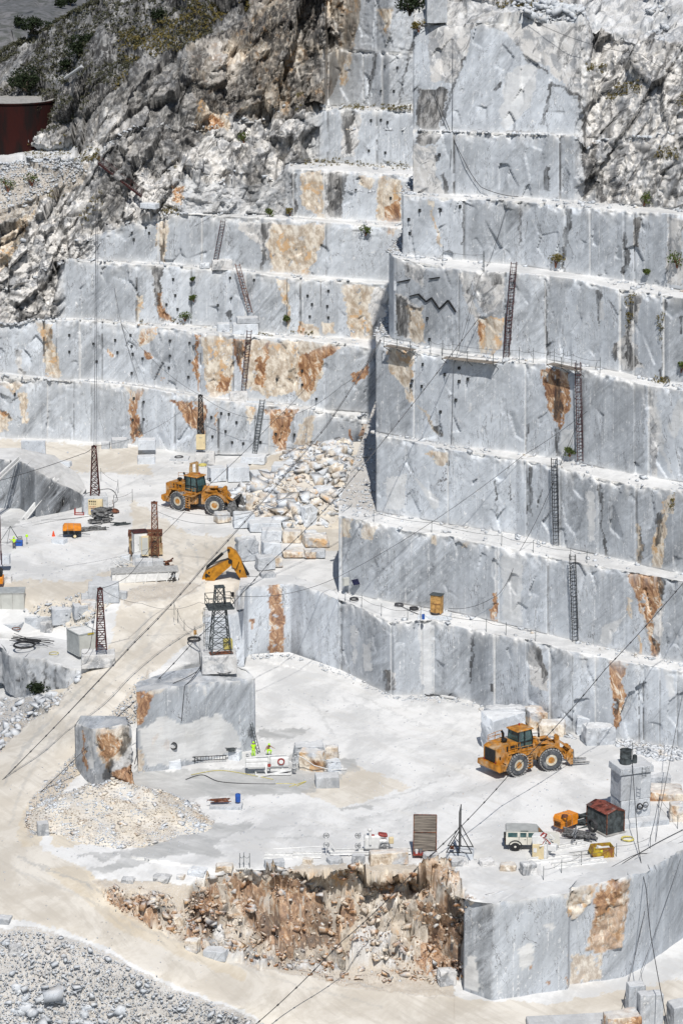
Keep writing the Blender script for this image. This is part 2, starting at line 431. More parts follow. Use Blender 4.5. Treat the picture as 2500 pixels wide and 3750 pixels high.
def finish_massif(M, jointU, nat_scale=1.0, wallamp=1.0):
    P = M.P0.copy(); s = M.seed; Ro = M.Ro; wall = (M.Th > 70) & (Ro < .5); tread = (M.Th < 12) & (Ro < .5)
    # broken natural rock: chiselled facets at three scales
    an = np.stack([P[..., 0]*.8+P[..., 2]*.45, P[..., 1]*.8, P[..., 2]*.8-P[..., 0]*.35], -1)
    an = an + (fbm(P*.3, 2, s+11)-.5)[..., None]*1.2
    ad = np.stack([P[..., 0]*.85+P[..., 2]*.52, P[..., 1]*.8, (P[..., 2]*.85-P[..., 0]*.52)*.55], -1)[..., [0, 1, 2]]
    ad = np.stack([(P[..., 0]*.5+P[..., 2]*.86)*.5, P[..., 1]*.9, (P[..., 2]*.5-P[..., 0]*.86)*1.15], -1)
    f1, c1 = facets(ad*.16, s, 1.3); f2, c2 = facets(ad*.42+3, s+20, 1.3); f3, c3 = facets(an*1.15+7, s+40, 1.2); f4, c4 = facets(ad*2.3+5, s+44, 1.2)
    big = fbm(P*.045, 3, s+60)-.5
    nat = (f1*4.0 + f2*1.8 + f3*.7 + f4*.36 + big*7.0)*nat_scale
    # sawn walls: panels stepped and turned a little between saw joints, faint waviness
    U = M.U
    kd = np.zeros(P.shape[:2]); pan = np.zeros(P.shape[:2]); tone = np.full(P.shape[:2], .5)
    rs = np.random.RandomState(s)
    for seg in np.unique(M.seg):
        r = np.where(M.seg == seg)[0]
        js = sorted(jointU.get(seg, [])) or list(np.cumsum(rs.uniform(45, 190, 40))-200)
        js = [-9999]+list(js)+[9999]; idx = np.searchsorted(js, U)
        off = rs.uniform(-.12, .12, len(js)+1); sl = rs.uniform(-.2, .2, len(js)+1); tn = rs.uniform(.18, .80, len(js)+1); kt = rs.randint(0, 4, len(js))
        c = np.array([(js[max(i-1, 0)]+js[min(i, len(js)-1)])/2 for i in idx])
        w_ = np.array([min(js[min(i, len(js)-1)]-js[max(i-1, 0)], 300) for i in idx])
        pan[r] = (off[idx] + sl[idx]*np.clip((U-c)/w_, -.6, .6))[None, :]
        tone[r] = tn[idx][None, :]
        jd = np.min(np.abs(U[:, None]-np.array(js)[None, :]), 1)
        M.joint = jd
        pan[r] += np.where(jd < 2.2, .16, 0)[None, :]
        nj = np.argmin(np.abs(U[:, None]-np.array(js)[None, :]), 1); kd[r] = np.where(jd < 2.4, np.array([.0, .85, -.6, .55])[kt[nj]], 0)[None, :]
    wav = (fbm(P*np.array([.35, .35, .12]), 3, s+70)-.5)*.5 + (fbm(P*1.3, 3, s+75)-.5)*.16
    chip = np.maximum(0, facets(P*np.array([.5, .5, .28]), s+77)[0]-.42)*.9
    dw = (pan + wav + chip)*wallamp
    # chips at top lip
    tt = M.t[:, None]*np.ones(len(U))[None, :]
    seglen = np.zeros(P.shape[:2])
    for seg in np.unique(M.seg):
        r = np.where(M.seg == seg)[0]; seglen[r] = np.abs(M.Vpx[r[-1]]-M.Vpx[r[0]])[None, :]/28.
    dtop = (1-tt)*seglen; dbot = tt*seglen
    lip = np.where(wall, np.exp(-dtop/.45)*np.maximum(0, fbm(P*.9, 3, s+80)-.44)*3.4, 0)
    k = np.clip(Ro, 0, 1)
    # push direction: horizontal outward (towards -Y) for walls, along slope normal for natural ground
    th = np.radians(M.Th); ny, nz = -np.sin(th), np.cos(th)
    dn = nat*k
    P[..., 1] += ny*dn; P[..., 2] += nz*dn*.8; P[..., 0] += k*f2*.4
    P[..., 1] += np.where(wall, dw+lip, 0)
    P[..., 2] += np.where(tread, (fbm(P*.8, 3, s+90)-.5)*.12, 0) - lip*.45
    up = np.where(tread, 1.0, 0)
    side = np.abs(np.gradient(P[..., 1], axis=1)) 
    m = newmask(P.shape[:2])
    m['B'][..., 0] = np.clip(tone+(fbm(P*.2, 2, s+95)-.5)*.5, 0, 1)
    m['A'][..., 2] = k
    fall = np.where(wall, np.exp(-dtop/ (.25+1.2*fbm(P*np.array([1.6, 1.6, .02]), 2, s+97)**2))*1.1, 0)*sstep(.3, .62, fbm(P*np.array([1.4, 1.4, .05]), 3, s+98))
    foot = np.where(wall, np.exp(-dbot/.35)*.8, 0)
    m['B'][..., 1] = np.clip(np.maximum(np.maximum(up*.95, fall), foot), 0, 1)*(1-k)
    cav = np.clip(-(f1*1.2+f2*.9)-.15, 0, 1)
    m['A'][..., 1] = np.clip(k*np.clip(cav, 0, 1)*.0, 0, 1)
    m['crack'] = np.minimum(c1*2.2, np.minimum(c2, c3*.8))
    jn = fbm(P*np.array([.1, .1, .6]), 2, s+61) > .40
    m['A'][..., 1] = np.where(wall & (kd > 0) & jn, kd, m['A'][..., 1]); m['B'][..., 1] = np.where(wall & (kd < 0), np.maximum(m['B'][..., 1], -kd), m['B'][..., 1])
    crease_shade = np.clip(1-np.minimum(c1*2.6, np.minimum(c2*3.2, c3*5.5+.25))/.22, 0, 1)  # seams between facets: mask for shadow painted into the creases
    m['A'][..., 3] = crease_shade*np.clip((k-.4)*2, 0, 1)*.75*(vnoise(P*.7, s+33) > .35)
    M.P = P; M.m = m; M.f = (f1, f2, f3); M.c = (c1, c2, c3)
    return M
def slice_massif(M, name, r0, r1, c0, c1, **kw):
    P = M.P[r0:r1+1, c0:c1+1]; mm = {k: M.m[k][r0:r1+1, c0:c1+1] for k in 'ABC'}
    return grid_obj(name, P, mm, **kw)
def rows_of(M, segs):
    r = np.where(np.isin(M.seg, segs))[0]; a = r[0]; 
    return max(a-1, 0) if M.seg[a] != 0 or a > 0 else 0, r[-1]
# ------------------------------------------------------------------ stains and seams of the rock faces (outlines measured on the photo, fixed to the rock)
_T = dict(A1=(0, 0), A2=(1250, 0), A3=(0, 750), A4=(1250, 850), B1=(0, 1550), B2=(1250, 1650), B3=(0, 2350), B4=(1250, 2450), B5=(0, 2950), B6=(1250, 2950))
def tp(t, *pts):
    ox, oy = _T[t]; return [(ox+x*.7972, oy+y*.7972) for x, y in pts]
def many(t, *polys): return [tp(t, *p) for p in polys]
RUST, DARK, NAT = ('A', 0), ('A', 1), ('A', 2); TONE, DUST, TAN = ('B', 0), ('B', 1), ('B', 2); BEIGE, GRAV, WET = ('C', 0), ('C', 1), ('C', 2)
W = 'wall'
nat_polys = (many('A4', [(255,270),(300,300),(375,345),(378,510),(255,480)], [(610,180),(745,180),(740,385),(680,390),(650,370),(610,310)], [(540,190),(610,180),(605,320),(640,400),(620,440),(580,350)],
  [(210,535),(330,540),(325,640),(320,700),(345,780),(300,760),(260,680),(215,610)], [(1320,290),(1380,280),(1340,480),(1380,620),(1290,640),(1240,520),(1300,480)], [(0,235),(215,250),(215,360),(165,480),(170,520),(50,510),(20,350)],
  [(1405,705),(1425,705),(1460,900),(1450,1130),(1425,1130)], [(1500,0),(1568,0),(1568,250),(1490,230)], [(285,140),(385,150),(370,250),(300,200)])
 + many('A2', [(355,400),(490,405),(455,560),(445,660),(350,665)], [(330,670),(440,670),(430,790),(480,900),(325,890)], [(400,110),(580,115),(570,250),(510,380),(410,370)], [(160,30),(250,20),(215,190),(165,130)],
  [(0,500),(100,505),(60,720),(0,720)], [(165,800),(285,830),(270,1040),(160,1000)], [(80,800),(150,820),(140,870),(90,860)], [(1340,990),(1375,990),(1360,1129),(1340,1129)], [(1500,1000),(1568,1000),(1568,1129),(1500,1129)])
 + many('A1', [(1380,790),(1568,780),(1568,1010),(1500,1010),(1380,930)])
 + many('A3', [(1095,75),(1500,85),(1490,160),(1410,320),(1250,310),(1190,180),(1100,110)], [(690,280),(750,280),(735,400),(790,540),(740,535),(700,450),(710,350)], [(1265,330),(1320,340),(1330,500),(1325,590),(1315,480)],
  [(165,545),(245,550),(235,620),(275,700),(270,795),(205,795),(200,640)], [(920,600),(1070,610),(1060,860),(960,890),(935,750)], [(1160,610),(1568,640),(1490,700),(1480,780),(1420,900),(1370,890),(1350,850),(1230,880),(1150,840)],
  [(720,80),(775,65),(750,270),(735,270),(725,170)], [(70,660),(95,660),(110,790),(95,790)], [(0,815),(110,815),(60,870),(50,850)], [(85,870),(130,870),(130,1010),(105,1000)])
 + many('B2', [(1430,380),(1480,290),(1500,300),(1470,540),(1430,550)], [(860,890),(900,890),(950,1040),(940,1100),(870,1080)], [(200,1010),(250,1030),(250,1100),(210,1110)], [(1340,600),(1470,560),(1480,700),(1460,950),(1430,950),(1370,740)]))
nat_polys += many('A2', [(640,105),(1110,105),(1120,640),(1105,500),(1040,400),(960,330),(960,310),(850,270),(760,150)], [(480,110),(640,105),(590,140),(590,200),(540,330),(520,300)], [(1110,600),(1140,600),(1240,940),(1110,930)])
paint('A', 2, nat_polys, .85, W)
paint('A', 1, many('A2', [(955,375),(1040,398),(1090,440),(1125,510),(1130,640),(1112,640),(1108,520),(1075,450),(1030,412),(955,388)], [(575,600),(1100,615),(1100,628),(575,610)], [(845,265),(900,300),(958,325),(956,335),(890,312),(840,275)], [(455,570),(500,400),(560,260),(570,262),(512,405),(470,575)]), .8, W)
paint('B', 2, many('A4', [(300,340),(375,345),(378,510),(310,500)], [(625,390),(750,395),(735,520),(690,575),(640,560)], [(210,535),(330,540),(325,640),(320,700),(345,780),(300,760),(260,680),(215,610)],
  [(0,235),(150,250),(120,360),(165,480),(150,520),(50,510),(20,350)], [(345,780),(385,820),(460,930),(440,925)])
 + many('A2', [(165,800),(285,830),(270,1040),(160,1000)], [(80,800),(150,820),(140,870),(90,860)], [(170,40),(240,30),(210,150)], [(10,120),(60,150),(20,400),(0,380)], [(395,910),(425,925),(425,1000),(470,1129),(455,1129),(415,990)])
 + many('A1', [(1380,790),(1480,780),(1490,1010),(1380,930)], [(960,500),(1060,500),(1050,600),(960,600)], [(800,860),(850,860),(840,940),(790,930)], [(900,480),(1000,490),(1050,540),(960,600),(900,560)])
 + many('A3', [(1250,90),(1500,85),(1490,160),(1410,320),(1250,310),(1230,180)], [(1265,330),(1320,340),(1330,500),(1325,590),(1315,480)], [(1375,540),(1460,560),(1460,605),(1375,600)], [(1480,540),(1540,535),(1540,590),(1480,600)],
  [(165,545),(245,550),(235,620),(275,700),(270,795),(205,795),(200,640)], [(640,560),(730,560),(690,640),(640,650)], [(920,600),(1070,610),(1060,860),(960,890),(935,750)],
  [(1130,610),(1568,640),(1490,700),(1480,780),(1420,900),(1370,890),(1350,850),(1230,880),(1120,840)], [(0,815),(110,815),(60,870),(50,850)], [(85,870),(130,870),(130,1010),(105,1000)], [(720,80),(775,65),(750,270),(735,270),(725,170)],
  [(635,410),(655,410),(650,480),(635,540),(630,500)], [(1130,925),(1180,930),(1150,1010),(1130,990)], [(1390,975),(1450,970),(1420,1110),(1350,1100)], [(0,130),(180,0),(120,110),(40,260),(0,300)], [(0,940),(60,975),(30,1040),(0,1040)], [(560,830),(600,830),(600,870)])
 + many('B2', [(0,310),(50,305),(40,400),(0,400)], [(100,320),(160,330),(135,410),(90,400)], [(1465,240),(1530,190),(1520,290),(1470,290)], [(1430,380),(1480,290),(1500,300),(1470,540),(1430,550)], [(1350,340),(1370,340),(1380,520),(1365,520)],
  [(1310,680),(1330,690),(1340,780),(1320,780)], [(1365,850),(1375,850),(1378,940),(1366,940)], [(415,395),(440,395),(435,430),(415,430)], [(560,420),(585,420),(580,450),(560,450)], [(380,0),(500,10),(490,60),(470,70),(430,50)])
 + many('B1', [(1095,760),(1190,750),(1150,860),(1130,830)], [(1395,780),(1490,790),(1450,850),(1430,980),(1410,850)], [(1480,810),(1555,810),(1500,900)]), .9, W)
paint('A', 0, many('A4', [(925,625),(1040,640),(1050,790),(1000,900),(985,890),(935,750),(920,690)], [(40,650),(120,600),(120,660),(60,700)], [(90,880),(130,880),(95,970),(80,975)], [(35,900),(45,900),(45,980),(30,980)], [(630,400),(660,440),(640,520),(625,460)])
 + many('A2', [(200,950),(275,900),(265,1060),(210,1080)])
 + many('A1', [(970,510),(1020,510),(1015,595),(970,590)], [(800,870),(845,860),(835,930),(795,930)])
 + many('A3', [(725,400),(745,400),(735,440),(775,500),(790,540),(750,530),(720,480)], [(495,655),(530,700),(510,705)], [(645,560),(690,560),(680,600),(645,640)], [(895,590),(915,590),(915,870),(900,800),(880,720),(900,690)], [(1070,615),(1130,615),(1110,780),(1075,700)],
  [(1215,640),(1245,620),(1235,680),(1210,740)], [(1180,700),(1225,720),(1210,830),(1170,820)], [(1370,700),(1500,640),(1568,650),(1490,710),(1420,880),(1360,780)], [(597,850),(665,852),(630,900),(640,1040),(655,1060),(600,1100)],
  [(780,895),(900,895),(950,905),(940,1060),(905,1030),(860,1010),(820,930)], [(1215,935),(1380,935),(1330,1000),(1320,1129),(1265,1129),(1240,1000)], [(1010,780),(1060,790),(1040,860),(1000,850)], [(665,670),(690,690),(690,715),(670,700)], [(725,780),(755,800),(740,800)]
  ,[(995,930),(1003,930),(1000,1040),(993,1000)],[(0,940),(40,965),(20,975),(0,960)],[(1375,560),(1410,565),(1400,600),(1376,600)])
 + many('B2', [(1310,560),(1460,560),(1480,620),(1470,700),(1430,790),(1400,790),(1370,740),(1330,620)], [(1400,790),(1440,800),(1430,860),(1465,900),(1450,955),(1430,950),(1415,860)], [(690,650),(715,650),(720,790),(690,780)], [(1225,960),(1315,965),(1290,1060),(1300,1129),(1240,1129)])
 + many('B4', [(1230,0),(1305,0),(1290,60),(1300,130),(1275,280),(1250,270),(1240,150)]) + many('B1', [(1235,740),(1295,735),(1300,850),(1310,900),(1300,1060),(1235,1060),(1240,850)], [(1140,910),(1165,910),(1165,960),(1145,930)]), 1.0, W)
paint('A', 1, many('A4', [(255,280),(300,310),(315,380),(300,490),(255,480)], [(680,195),(730,190),(735,240),(690,250)], [(930,225),(940,225),(946,600),(937,600)], [(975,680),(1000,680),(1012,840),(990,890),(975,830)], [(1170,260),(1195,265),(1200,330),(1185,430),(1172,400)],
  [(1335,290),(1375,285),(1340,400),(1320,470),(1340,560),(1375,600),(1320,630),(1300,560),(1310,440)], [(1470,310),(1500,300),(1480,430),(1470,680),(1458,660),(1475,480)], [(395,845),(425,885),(455,885),(462,935),(450,935),(425,900)], [(1018,0),(1038,0),(1026,180),(1012,170)], [(1295,0),(1303,0),(1325,130),(1300,200),(1290,190)], [(1340,0),(1365,0),(1362,50),(1350,40)],
  [(640,170),(620,180),(600,240),(575,290),(570,270)], [(300,330),(375,345),(372,360),(300,350)], [(1245,500),(1265,510),(1260,600),(1245,560)], [(1555,380),(1568,380),(1568,470),(1558,470)], [(845,880),(855,880),(852,1000),(845,1010)], [(980,900),(1000,890),(1005,1030),(990,1030)], [(770,610),(760,580),(775,300),(780,300)], [(305,140),(320,150),(315,185),(305,180)])
 + many('A2', [(1110,650),(1135,660),(1150,700),(1220,910),(1190,930),(1160,850),(1120,920),(1105,720)], [(940,760),(960,760),(952,880),(925,870)], [(948,385),(965,385),(932,570),(918,570)], [(1035,960),(1062,960),(1040,1129),(1018,1129)], [(1290,690),(1297,690),(1292,920),(1286,920)], [(430,715),(445,720),(442,745),(430,740)],
  [(470,780),(495,900),(475,895),(455,800)], [(0,790),(30,790),(10,900),(0,900)], [(720,375),(735,375),(725,415),(700,415)], [(1340,990),(1375,990),(1365,1060),(1360,1129),(1345,1129)], [(345,130),(355,130),(330,240),(300,330),(265,480),(258,470),(300,300)], [(150,230),(170,240),(140,400),(120,460),(125,380)], [(0,510),(60,510),(40,600),(50,700),(20,700)], [(350,400),(490,405),(455,560),(445,660),(345,665)], [(1390,200),(1470,150),(1480,165),(1400,220)], [(1120,680),(1150,720),(1130,800)], [(820,915),(830,915),(825,1129),(818,1129)], [(558,920),(566,920),(562,1129),(556,1129)])
 + many('A1', [(1500,790),(1568,790),(1568,1000),(1510,1000)], [(1150,230),(1300,330),(1500,420),(1480,480),(1350,440),(1180,420),(1100,470),(1050,480),(1120,300)], [(900,230),(960,230),(940,330),(880,380),(850,370)], [(1340,800),(1355,800),(1360,990),(1345,980)], [(700,640),(740,560),(760,560),(720,680)], [(560,800),(600,790),(640,850),(570,850)], [(1380,60),(1500,80),(1540,200),(1430,260),(1380,200)])
 + many('A3', [(1195,85),(1250,85),(1225,150),(1215,300),(1198,290),(1208,160),(1190,120)], [(692,285),(750,285),(735,400),(735,470),(712,440),(712,350)], [(728,170),(745,170),(745,265),(732,265)], [(925,205),(933,205),(930,260),(922,250)], [(300,20),(330,0),(230,110),(200,200),(195,170)], [(130,260),(160,230),(130,330),(120,340)], [(210,310),(240,310),(260,380),(220,350)],
  [(80,100),(140,60),(130,160),(60,200)], [(1075,630),(1110,620),(1115,700),(1085,740)], [(95,740),(120,790),(105,790),(90,750)], [(205,620),(245,560),(235,620),(215,690)], [(0,930),(30,960),(60,975),(40,978),(5,945)], [(60,440),(140,470),(170,520),(80,525)], [(1265,780),(1300,790),(1270,815)], [(632,400),(648,395),(650,420),(632,410)], [(1040,490),(1065,480),(1065,530),(1050,530)], [(600,1050),(640,1000),(655,1060),(630,1045)], [(1310,790),(1345,810),(1350,830)])
 + many('B2', [(1180,150),(1193,150),(1200,350),(1225,490),(1212,480),(1195,370)], [(702,130),(712,130),(712,310),(706,280)], [(855,80),(882,60),(870,300),(850,280)], [(910,180),(916,180),(905,260),(900,260)], [(780,160),(788,160),(788,230),(782,230)], [(1425,850),(1465,900),(1455,955),(1440,900)], [(1450,560),(1490,600),(1480,700),(1465,700)], [(485,20),(495,20),(500,75),(486,75)], [(1365,340),(1375,350),(1385,530),(1370,520)], [(1450,300),(1480,280),(1465,420),(1440,440)],
  [(590,850),(602,850),(605,960),(592,1100)], [(880,900),(900,890),(950,1040),(930,1050)], [(205,1020),(225,1030),(215,1110),(205,1080)], [(685,1070),(705,1060),(705,1110),(685,1110)], [(685,700),(715,700),(715,712),(685,712)])
 + many('B4', [(1250,140),(1275,150),(1265,220),(1250,200)], [(190,10),(225,5),(230,100),(200,100)]), .85, W)
paint('B', 1, many('B2', [(703,450),(720,450),(715,650),(700,650)], [(730,450),(830,480),(830,800),(740,780)], [(1125,190),(1170,190),(1160,400),(1130,420)], [(210,120),(300,110),(290,270),(200,270)], [(320,110),(450,220),(450,260),(420,260)], [(95,900),(135,880),(135,1010),(100,1020)], [(1290,770),(1200,800),(1190,880),(1230,900)], [(45,800),(75,820),(70,990),(50,980)], [(1490,1030),(1530,1040),(1530,1129),(1500,1129)], [(360,790),(420,790),(420,1129),(370,1129)])
 + many('A4', [(580,760),(595,830),(585,830)], [(1190,320),(1210,310),(1210,400),(1190,410)], [(1010,900),(1060,900),(1060,1040),(1010,1030)], [(1420,730),(1450,740),(1480,1000),(1520,1100),(1500,1100),(1450,960)], [(1500,900),(1540,780),(1568,760),(1568,900),(1520,960)])
 + many('A2', [(760,330),(850,300),(900,310),(870,480),(770,600),(720,580)]) + many('B1', [(1150,760),(1230,750),(1230,1060),(1150,1060)], [(1330,880),(1400,900),(1430,1100),(1380,1060)]), .55, W)
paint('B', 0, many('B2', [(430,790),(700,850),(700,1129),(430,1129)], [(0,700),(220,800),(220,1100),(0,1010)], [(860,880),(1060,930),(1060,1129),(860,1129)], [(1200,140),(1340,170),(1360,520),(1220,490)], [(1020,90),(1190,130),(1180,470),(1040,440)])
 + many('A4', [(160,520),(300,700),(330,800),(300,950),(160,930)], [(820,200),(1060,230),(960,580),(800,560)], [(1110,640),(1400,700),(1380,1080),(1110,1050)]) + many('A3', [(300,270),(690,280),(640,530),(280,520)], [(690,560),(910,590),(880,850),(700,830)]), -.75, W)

# ------------------------------------------------------------------ the right-hand flight of benches
lin = [(1240, 0), (2500, 0)]
Rb = [
 [(1200,2432),(1240,2455),(1443,2551),(1589,2548),(1722,2567),(1790,2600),(2060,2680),(2270,2710),(2500,2745),(2800,2790)],
 [(1200,2185),(1250,2200),(1338,2236),(1433,2284),(1589,2272),(1736,2312),(1943,2347),(2095,2387),(2302,2427),(2500,2459),(2800,2500)],
 [(1200,2158),(1250,2166),(1393,2200),(1648,2240),(1824,2280),(2119,2351),(2500,2431),(2800,2490)],
 [(1200,1885),(1250,1889),(1481,1941),(1664,1969),(1808,2001),(2079,2056),(2286,2092),(2500,2132),(2800,2180)],
 [(1200,1840),(1375,1873),(1648,1921),(1888,1957),(2047,2001),(2222,2040),(2500,2104),(2800,2165)],
 [(1200,1560),(1375,1591),(1489,1611),(1641,1645),(1920,1686),(2047,1710),(2206,1758),(2326,1781),(2500,1797),(2800,1830)],
 [(1200,1550),(1375,1581),(1489,1602),(1641,1630),(1888,1658),(2047,1682),(2366,1746),(2500,1766),(2800,1815)],
 [(1200,1220),(1393,1248),(1425,1262),(1513,1284),(1633,1304),(1824,1325),(2023,1332),(2143,1352),(2366,1412),(2500,1428),(2800,1480)],
 [(1200,1185),(1421,1228),(1447,1250),(1545,1268),(1808,1308),(2007,1318),(2206,1350),(2286,1366),(2446,1402),(2500,1408),(2800,1455)],
 [(1200,900),(1421,918),(1447,942),(1569,970),(1728,993),(1912,999),(2087,1017),(2270,1061),(2366,1073),(2500,1093),(2800,1140)],
 [(1200,905),(1421,925),(1469,934),(1696,953),(1920,973),(2063,995),(2206,1017),(2366,1041),(2500,1063),(2800,1110)],
 [(1200,695),(1473,713),(1696,729),(1904,737),(2087,757),(2286,773),(2500,785),(2800,800)],
 [(1200,690),(1509,709),(1808,717),(2135,737),(2366,757),(2500,769),(2800,785)],
 [(1200,480),(1513,478),(1800,488),(2135,498),(2366,500),(2800,520)],
 [(1200,476),(1513,474),(1800,485),(2135,495),(2366,497),(2800,517)],
 [(1200,88),(1569,85),(1860,82),(2143,72),(2300,150),(2500,180),(2800,240)],
 [(1200,20),(1600,5),(1850,20),(2143,20),(2300,-40),(2500,-60),(2800,-60)],
 [(1200,-260),(2800,-260)]]
natR = [(2100, 0), (2170, 1)]
Rth = [90, 0, 90, 0, 90, 0, 90, 0, 90, 0, 90, 0, [(2110, 86), (2200, 66)], [(2110, 0), (2200, 55)], [(2110, 74), (2200, 60)], 24, 45]
Rro = [0]*12 + [natR, natR, natR, .55, .9]
UR = np.arange(1236, 2660, 4.0)
MR = Massif(UR, Rb, Rth, 0.0, Rro, 31, dv=4.0, ulev={1: 1240, 3: 1240, 5: 1375, 7: 1375, 9: 1421, 11: 1470, 13: 1511})
jr = {0: [1250,1433,1545,1589,1810,1933,2014,2097,2180,2340,2355,2417,2480], 2: [1250,1815,1828,2006,2288,2420], 4: [1375,1640,1928,2052,2190,2330], 6: [1375,1515,1925,2105,2130,2325,2375],
      8: [1447,1680,1850,1995,2270,2320,2430], 10: [1473,1698,1904,2068,2160,2285,2325,2450], 12: [1513,1662,2050,2140], 14: [1511,2150]}
finish_massif(MR, jr, .62)
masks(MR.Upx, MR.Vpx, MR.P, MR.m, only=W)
TREADS = []
uleft = {0: 1240, 2: 1240, 4: 1375, 6: 1375, 8: 1421, 10: 1470, 12: 1511, 14: 1511}
names = {0: 'first', 2: 'second'}
for i in range(0, 17, 2):
    seg = [i] + ([i+1] if i+1 < 17 else [])
    rr = np.where(np.isin(MR.seg, seg))[0]; r0 = rr[0]-1 if rr[0] > 0 else 0; r1 = rr[-1]
    c0 = int(np.searchsorted(UR, uleft.get(i, 1511))) ; c0 = max(0, c0)
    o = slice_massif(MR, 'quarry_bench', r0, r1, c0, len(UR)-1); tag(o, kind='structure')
    # left end wall running back into the hill
    wr = np.where(MR.seg == i)[0]; wr = np.concatenate([[wr[0]-1 if wr[0] > 0 else 0], wr])
    E = MR.P[wr, c0]; n = 22
    back = np.linspace(0, 1, n)[:, None, None]
    Pn = E[None] + back*np.array([13.0, 45., 0.])[None, None]
    Pn[..., 0] += (fbm(Pn*np.array([.5, .5, .3]), 3, 5)-.5)*.6*np.minimum(1, back[..., 0]*8)
    sh = Pn.shape[:2]; m = newmask(sh, .35); o2 = grid_obj('quarry_bench', Pn, m); tag(o2, kind='structure')
    # tread behind the corner, back to the hill
    if i+2 in uleft and uleft[i+2] > uleft[i]+8:
        c1 = int(np.searchsorted(UR, uleft[i+2]))+2
        tr = np.where(MR.seg == i+1)[0][-1]
        E = MR.P[tr, c0:c1+1]; n = 50
        Pn = E[None] + np.linspace(0, 1, n)[:, None, None]*np.array([8.0, 55., 1.5 if i != 2 else 9.0])[None, None]
        Pn[..., 2] += (fbm(Pn*.5, 3, 6)-.5)*.5
        m = newmask(Pn.shape[:2], .6, .25); m['C'][..., 1] = .9; TREADS.append(Pn)
        o3 = grid_obj('quarry_bench', Pn, m); tag(o3, kind='structure')

# ------------------------------------------------------------------ the left-hand flight and the mountainside above it
Lb = [
 [(-150,1600),(0,1603),(175,1609),(335,1619),(470,1630),(590,1648),(717,1662),(925,1666),(1052,1658),(1164,1644),(1250,1640),(1400,1640),(1560,1640)],
 [(-150,1394),(0,1394),(175,1394),(271,1397),(470,1410),(558,1424),(654,1442),(765,1460),(893,1476),(1084,1494),(1250,1522),(1400,1545),(1560,1558)],
 [(-150,1386),(0,1388),(175,1390),(343,1394),(526,1411),(678,1435),(761,1455),(877,1463),(1092,1483),(1250,1510),(1400,1535),(1560,1548)],
 [(-150,1185),(0,1180),(104,1175),(215,1172),(351,1172),(506,1188),(638,1204),(733,1220),(957,1232),(1250,1260),(1400,1278),(1560,1290)],
 [(-150,1180),(0,1175),(104,1172),(215,1168),(351,1168),(510,1184),(797,1196),(957,1220),(1250,1236),(1400,1250),(1560,1260)],
 [(-150,1060),(0,1040),(104,1000),(200,955),(239,949),(351,959),(558,969),(717,981),(853,989),(1052,1017),(1250,1029),(1400,1040),(1560,1050)],
 [(-150,1058),(0,1037),(104,996),(200,951),(239,945),(574,963),(757,976),(957,995),(1250,1020),(1400,1030),(1560,1038)],
 [(-150,930),(0,930),(104,880),(239,880),(311,870),(375,846),(574,806),(670,783),(869,794),(1116,804),(1250,818),(1475,835),(1560,838)],
 [(-150,925),(0,925),(104,875),(239,876),(311,860),(375,830),(574,790),(670,779),(981,785),(1250,805),(1475,815),(1560,818)],
 [(-150,800),(0,790),(200,700),(300,640),(370,612),(500,650),(670,660),(860,690),(981,660),(1060,622),(1084,618),(1250,626),(1475,640),(1560,642)],
 [(-150,785),(0,778),(200,690),(300,630),(370,604),(500,635),(670,640),(860,660),(981,640),(1060,600),(1150,592),(1250,597),(1475,612),(1560,614)],
 [(-150,600),(0,595),(200,592),(370,560),(500,500),(700,450),(900,430),(1100,410),(1200,392),(1250,395),(1500,405),(1560,405)],
 [(-150,556),(0,555),(200,556),(370,540),(500,490),(700,440),(900,420),(1100,400),(1200,385),(1250,388),(1500,398),(1560,400)],
 [(-150,330),(0,320),(200,330),(370,290),(500,260),(700,240),(900,230),(1100,215),(1200,195),(1250,180),(1500,195),(1560,200)],
 [(-150,268),(0,196),(95,140),(240,72),(335,5),(450,-60),(700,-120),(1000,-150),(1560,-200)],
 [(-150,262),(0,190),(95,134),(240,66),(335,-4),(450,-90),(700,-200),(1000,-260),(1560,-300)]]
def rg(pts): return pts
Lth = [90, 0, 90, 0, [(200,62),(240,90)], [(200,40),(240,0)], [(180,58),(300,70),(400,90)], [(600,40),(680,0)], [(200,52),(600,60),(1040,66),(1080,90)], [(200,50),(1000,40),(1080,0)],
       [(-150,33),(200,35),(300,50),(1100,60),(1180,88)], [(-150,1),(250,1),(400,45),(1150,30),(1200,3)], [(0,50),(300,52),(900,56),(1150,66),(1220,84)], [(0,36),(400,38),(800,42),(1000,55),(1200,72),(1250,84)], 20]
Lro = [0, 0, 0, [(80,.3),(150,0)], [(200,1),(245,0)], [(200,1),(245,0)], [(300,1),(380,0)], [(600,1),(680,0)], [(620,1),(660,.55),(1040,.6),(1085,0)], [(1000,1),(1080,0)],
       [(250,.3),(300,1),(1100,1),(1190,0)], [(250,.15),(300,.8),(1100,1),(1190,0)], [(1150,1),(1210,.1)], [(200,.6),(700,.7),(900,1),(1180,1),(1280,.15)], .5]
UL = np.arange(-150, 1560, 4.0)
ML = Massif(UL, Lb, Lth, 9.0, Lro, 71, dv=4.0)
jl = {0: [0,90,175,270,335,478,520,640,755,800,935,985,1075,1125,1195], 2: [160,205,292,375,505,735,855,1085,1190], 4: [215,500,555,600,700,815,900,1050,1100,1175,1235], 6: [240,351,580,600,740,810,985,1195], 8: [670,860,970,1075,1185,1250,1400], 10: [1200,1290,1380,1460], 12: [1200,1330,1400], 13: [1250,1380]}
finish_massif(ML, jl, .8)
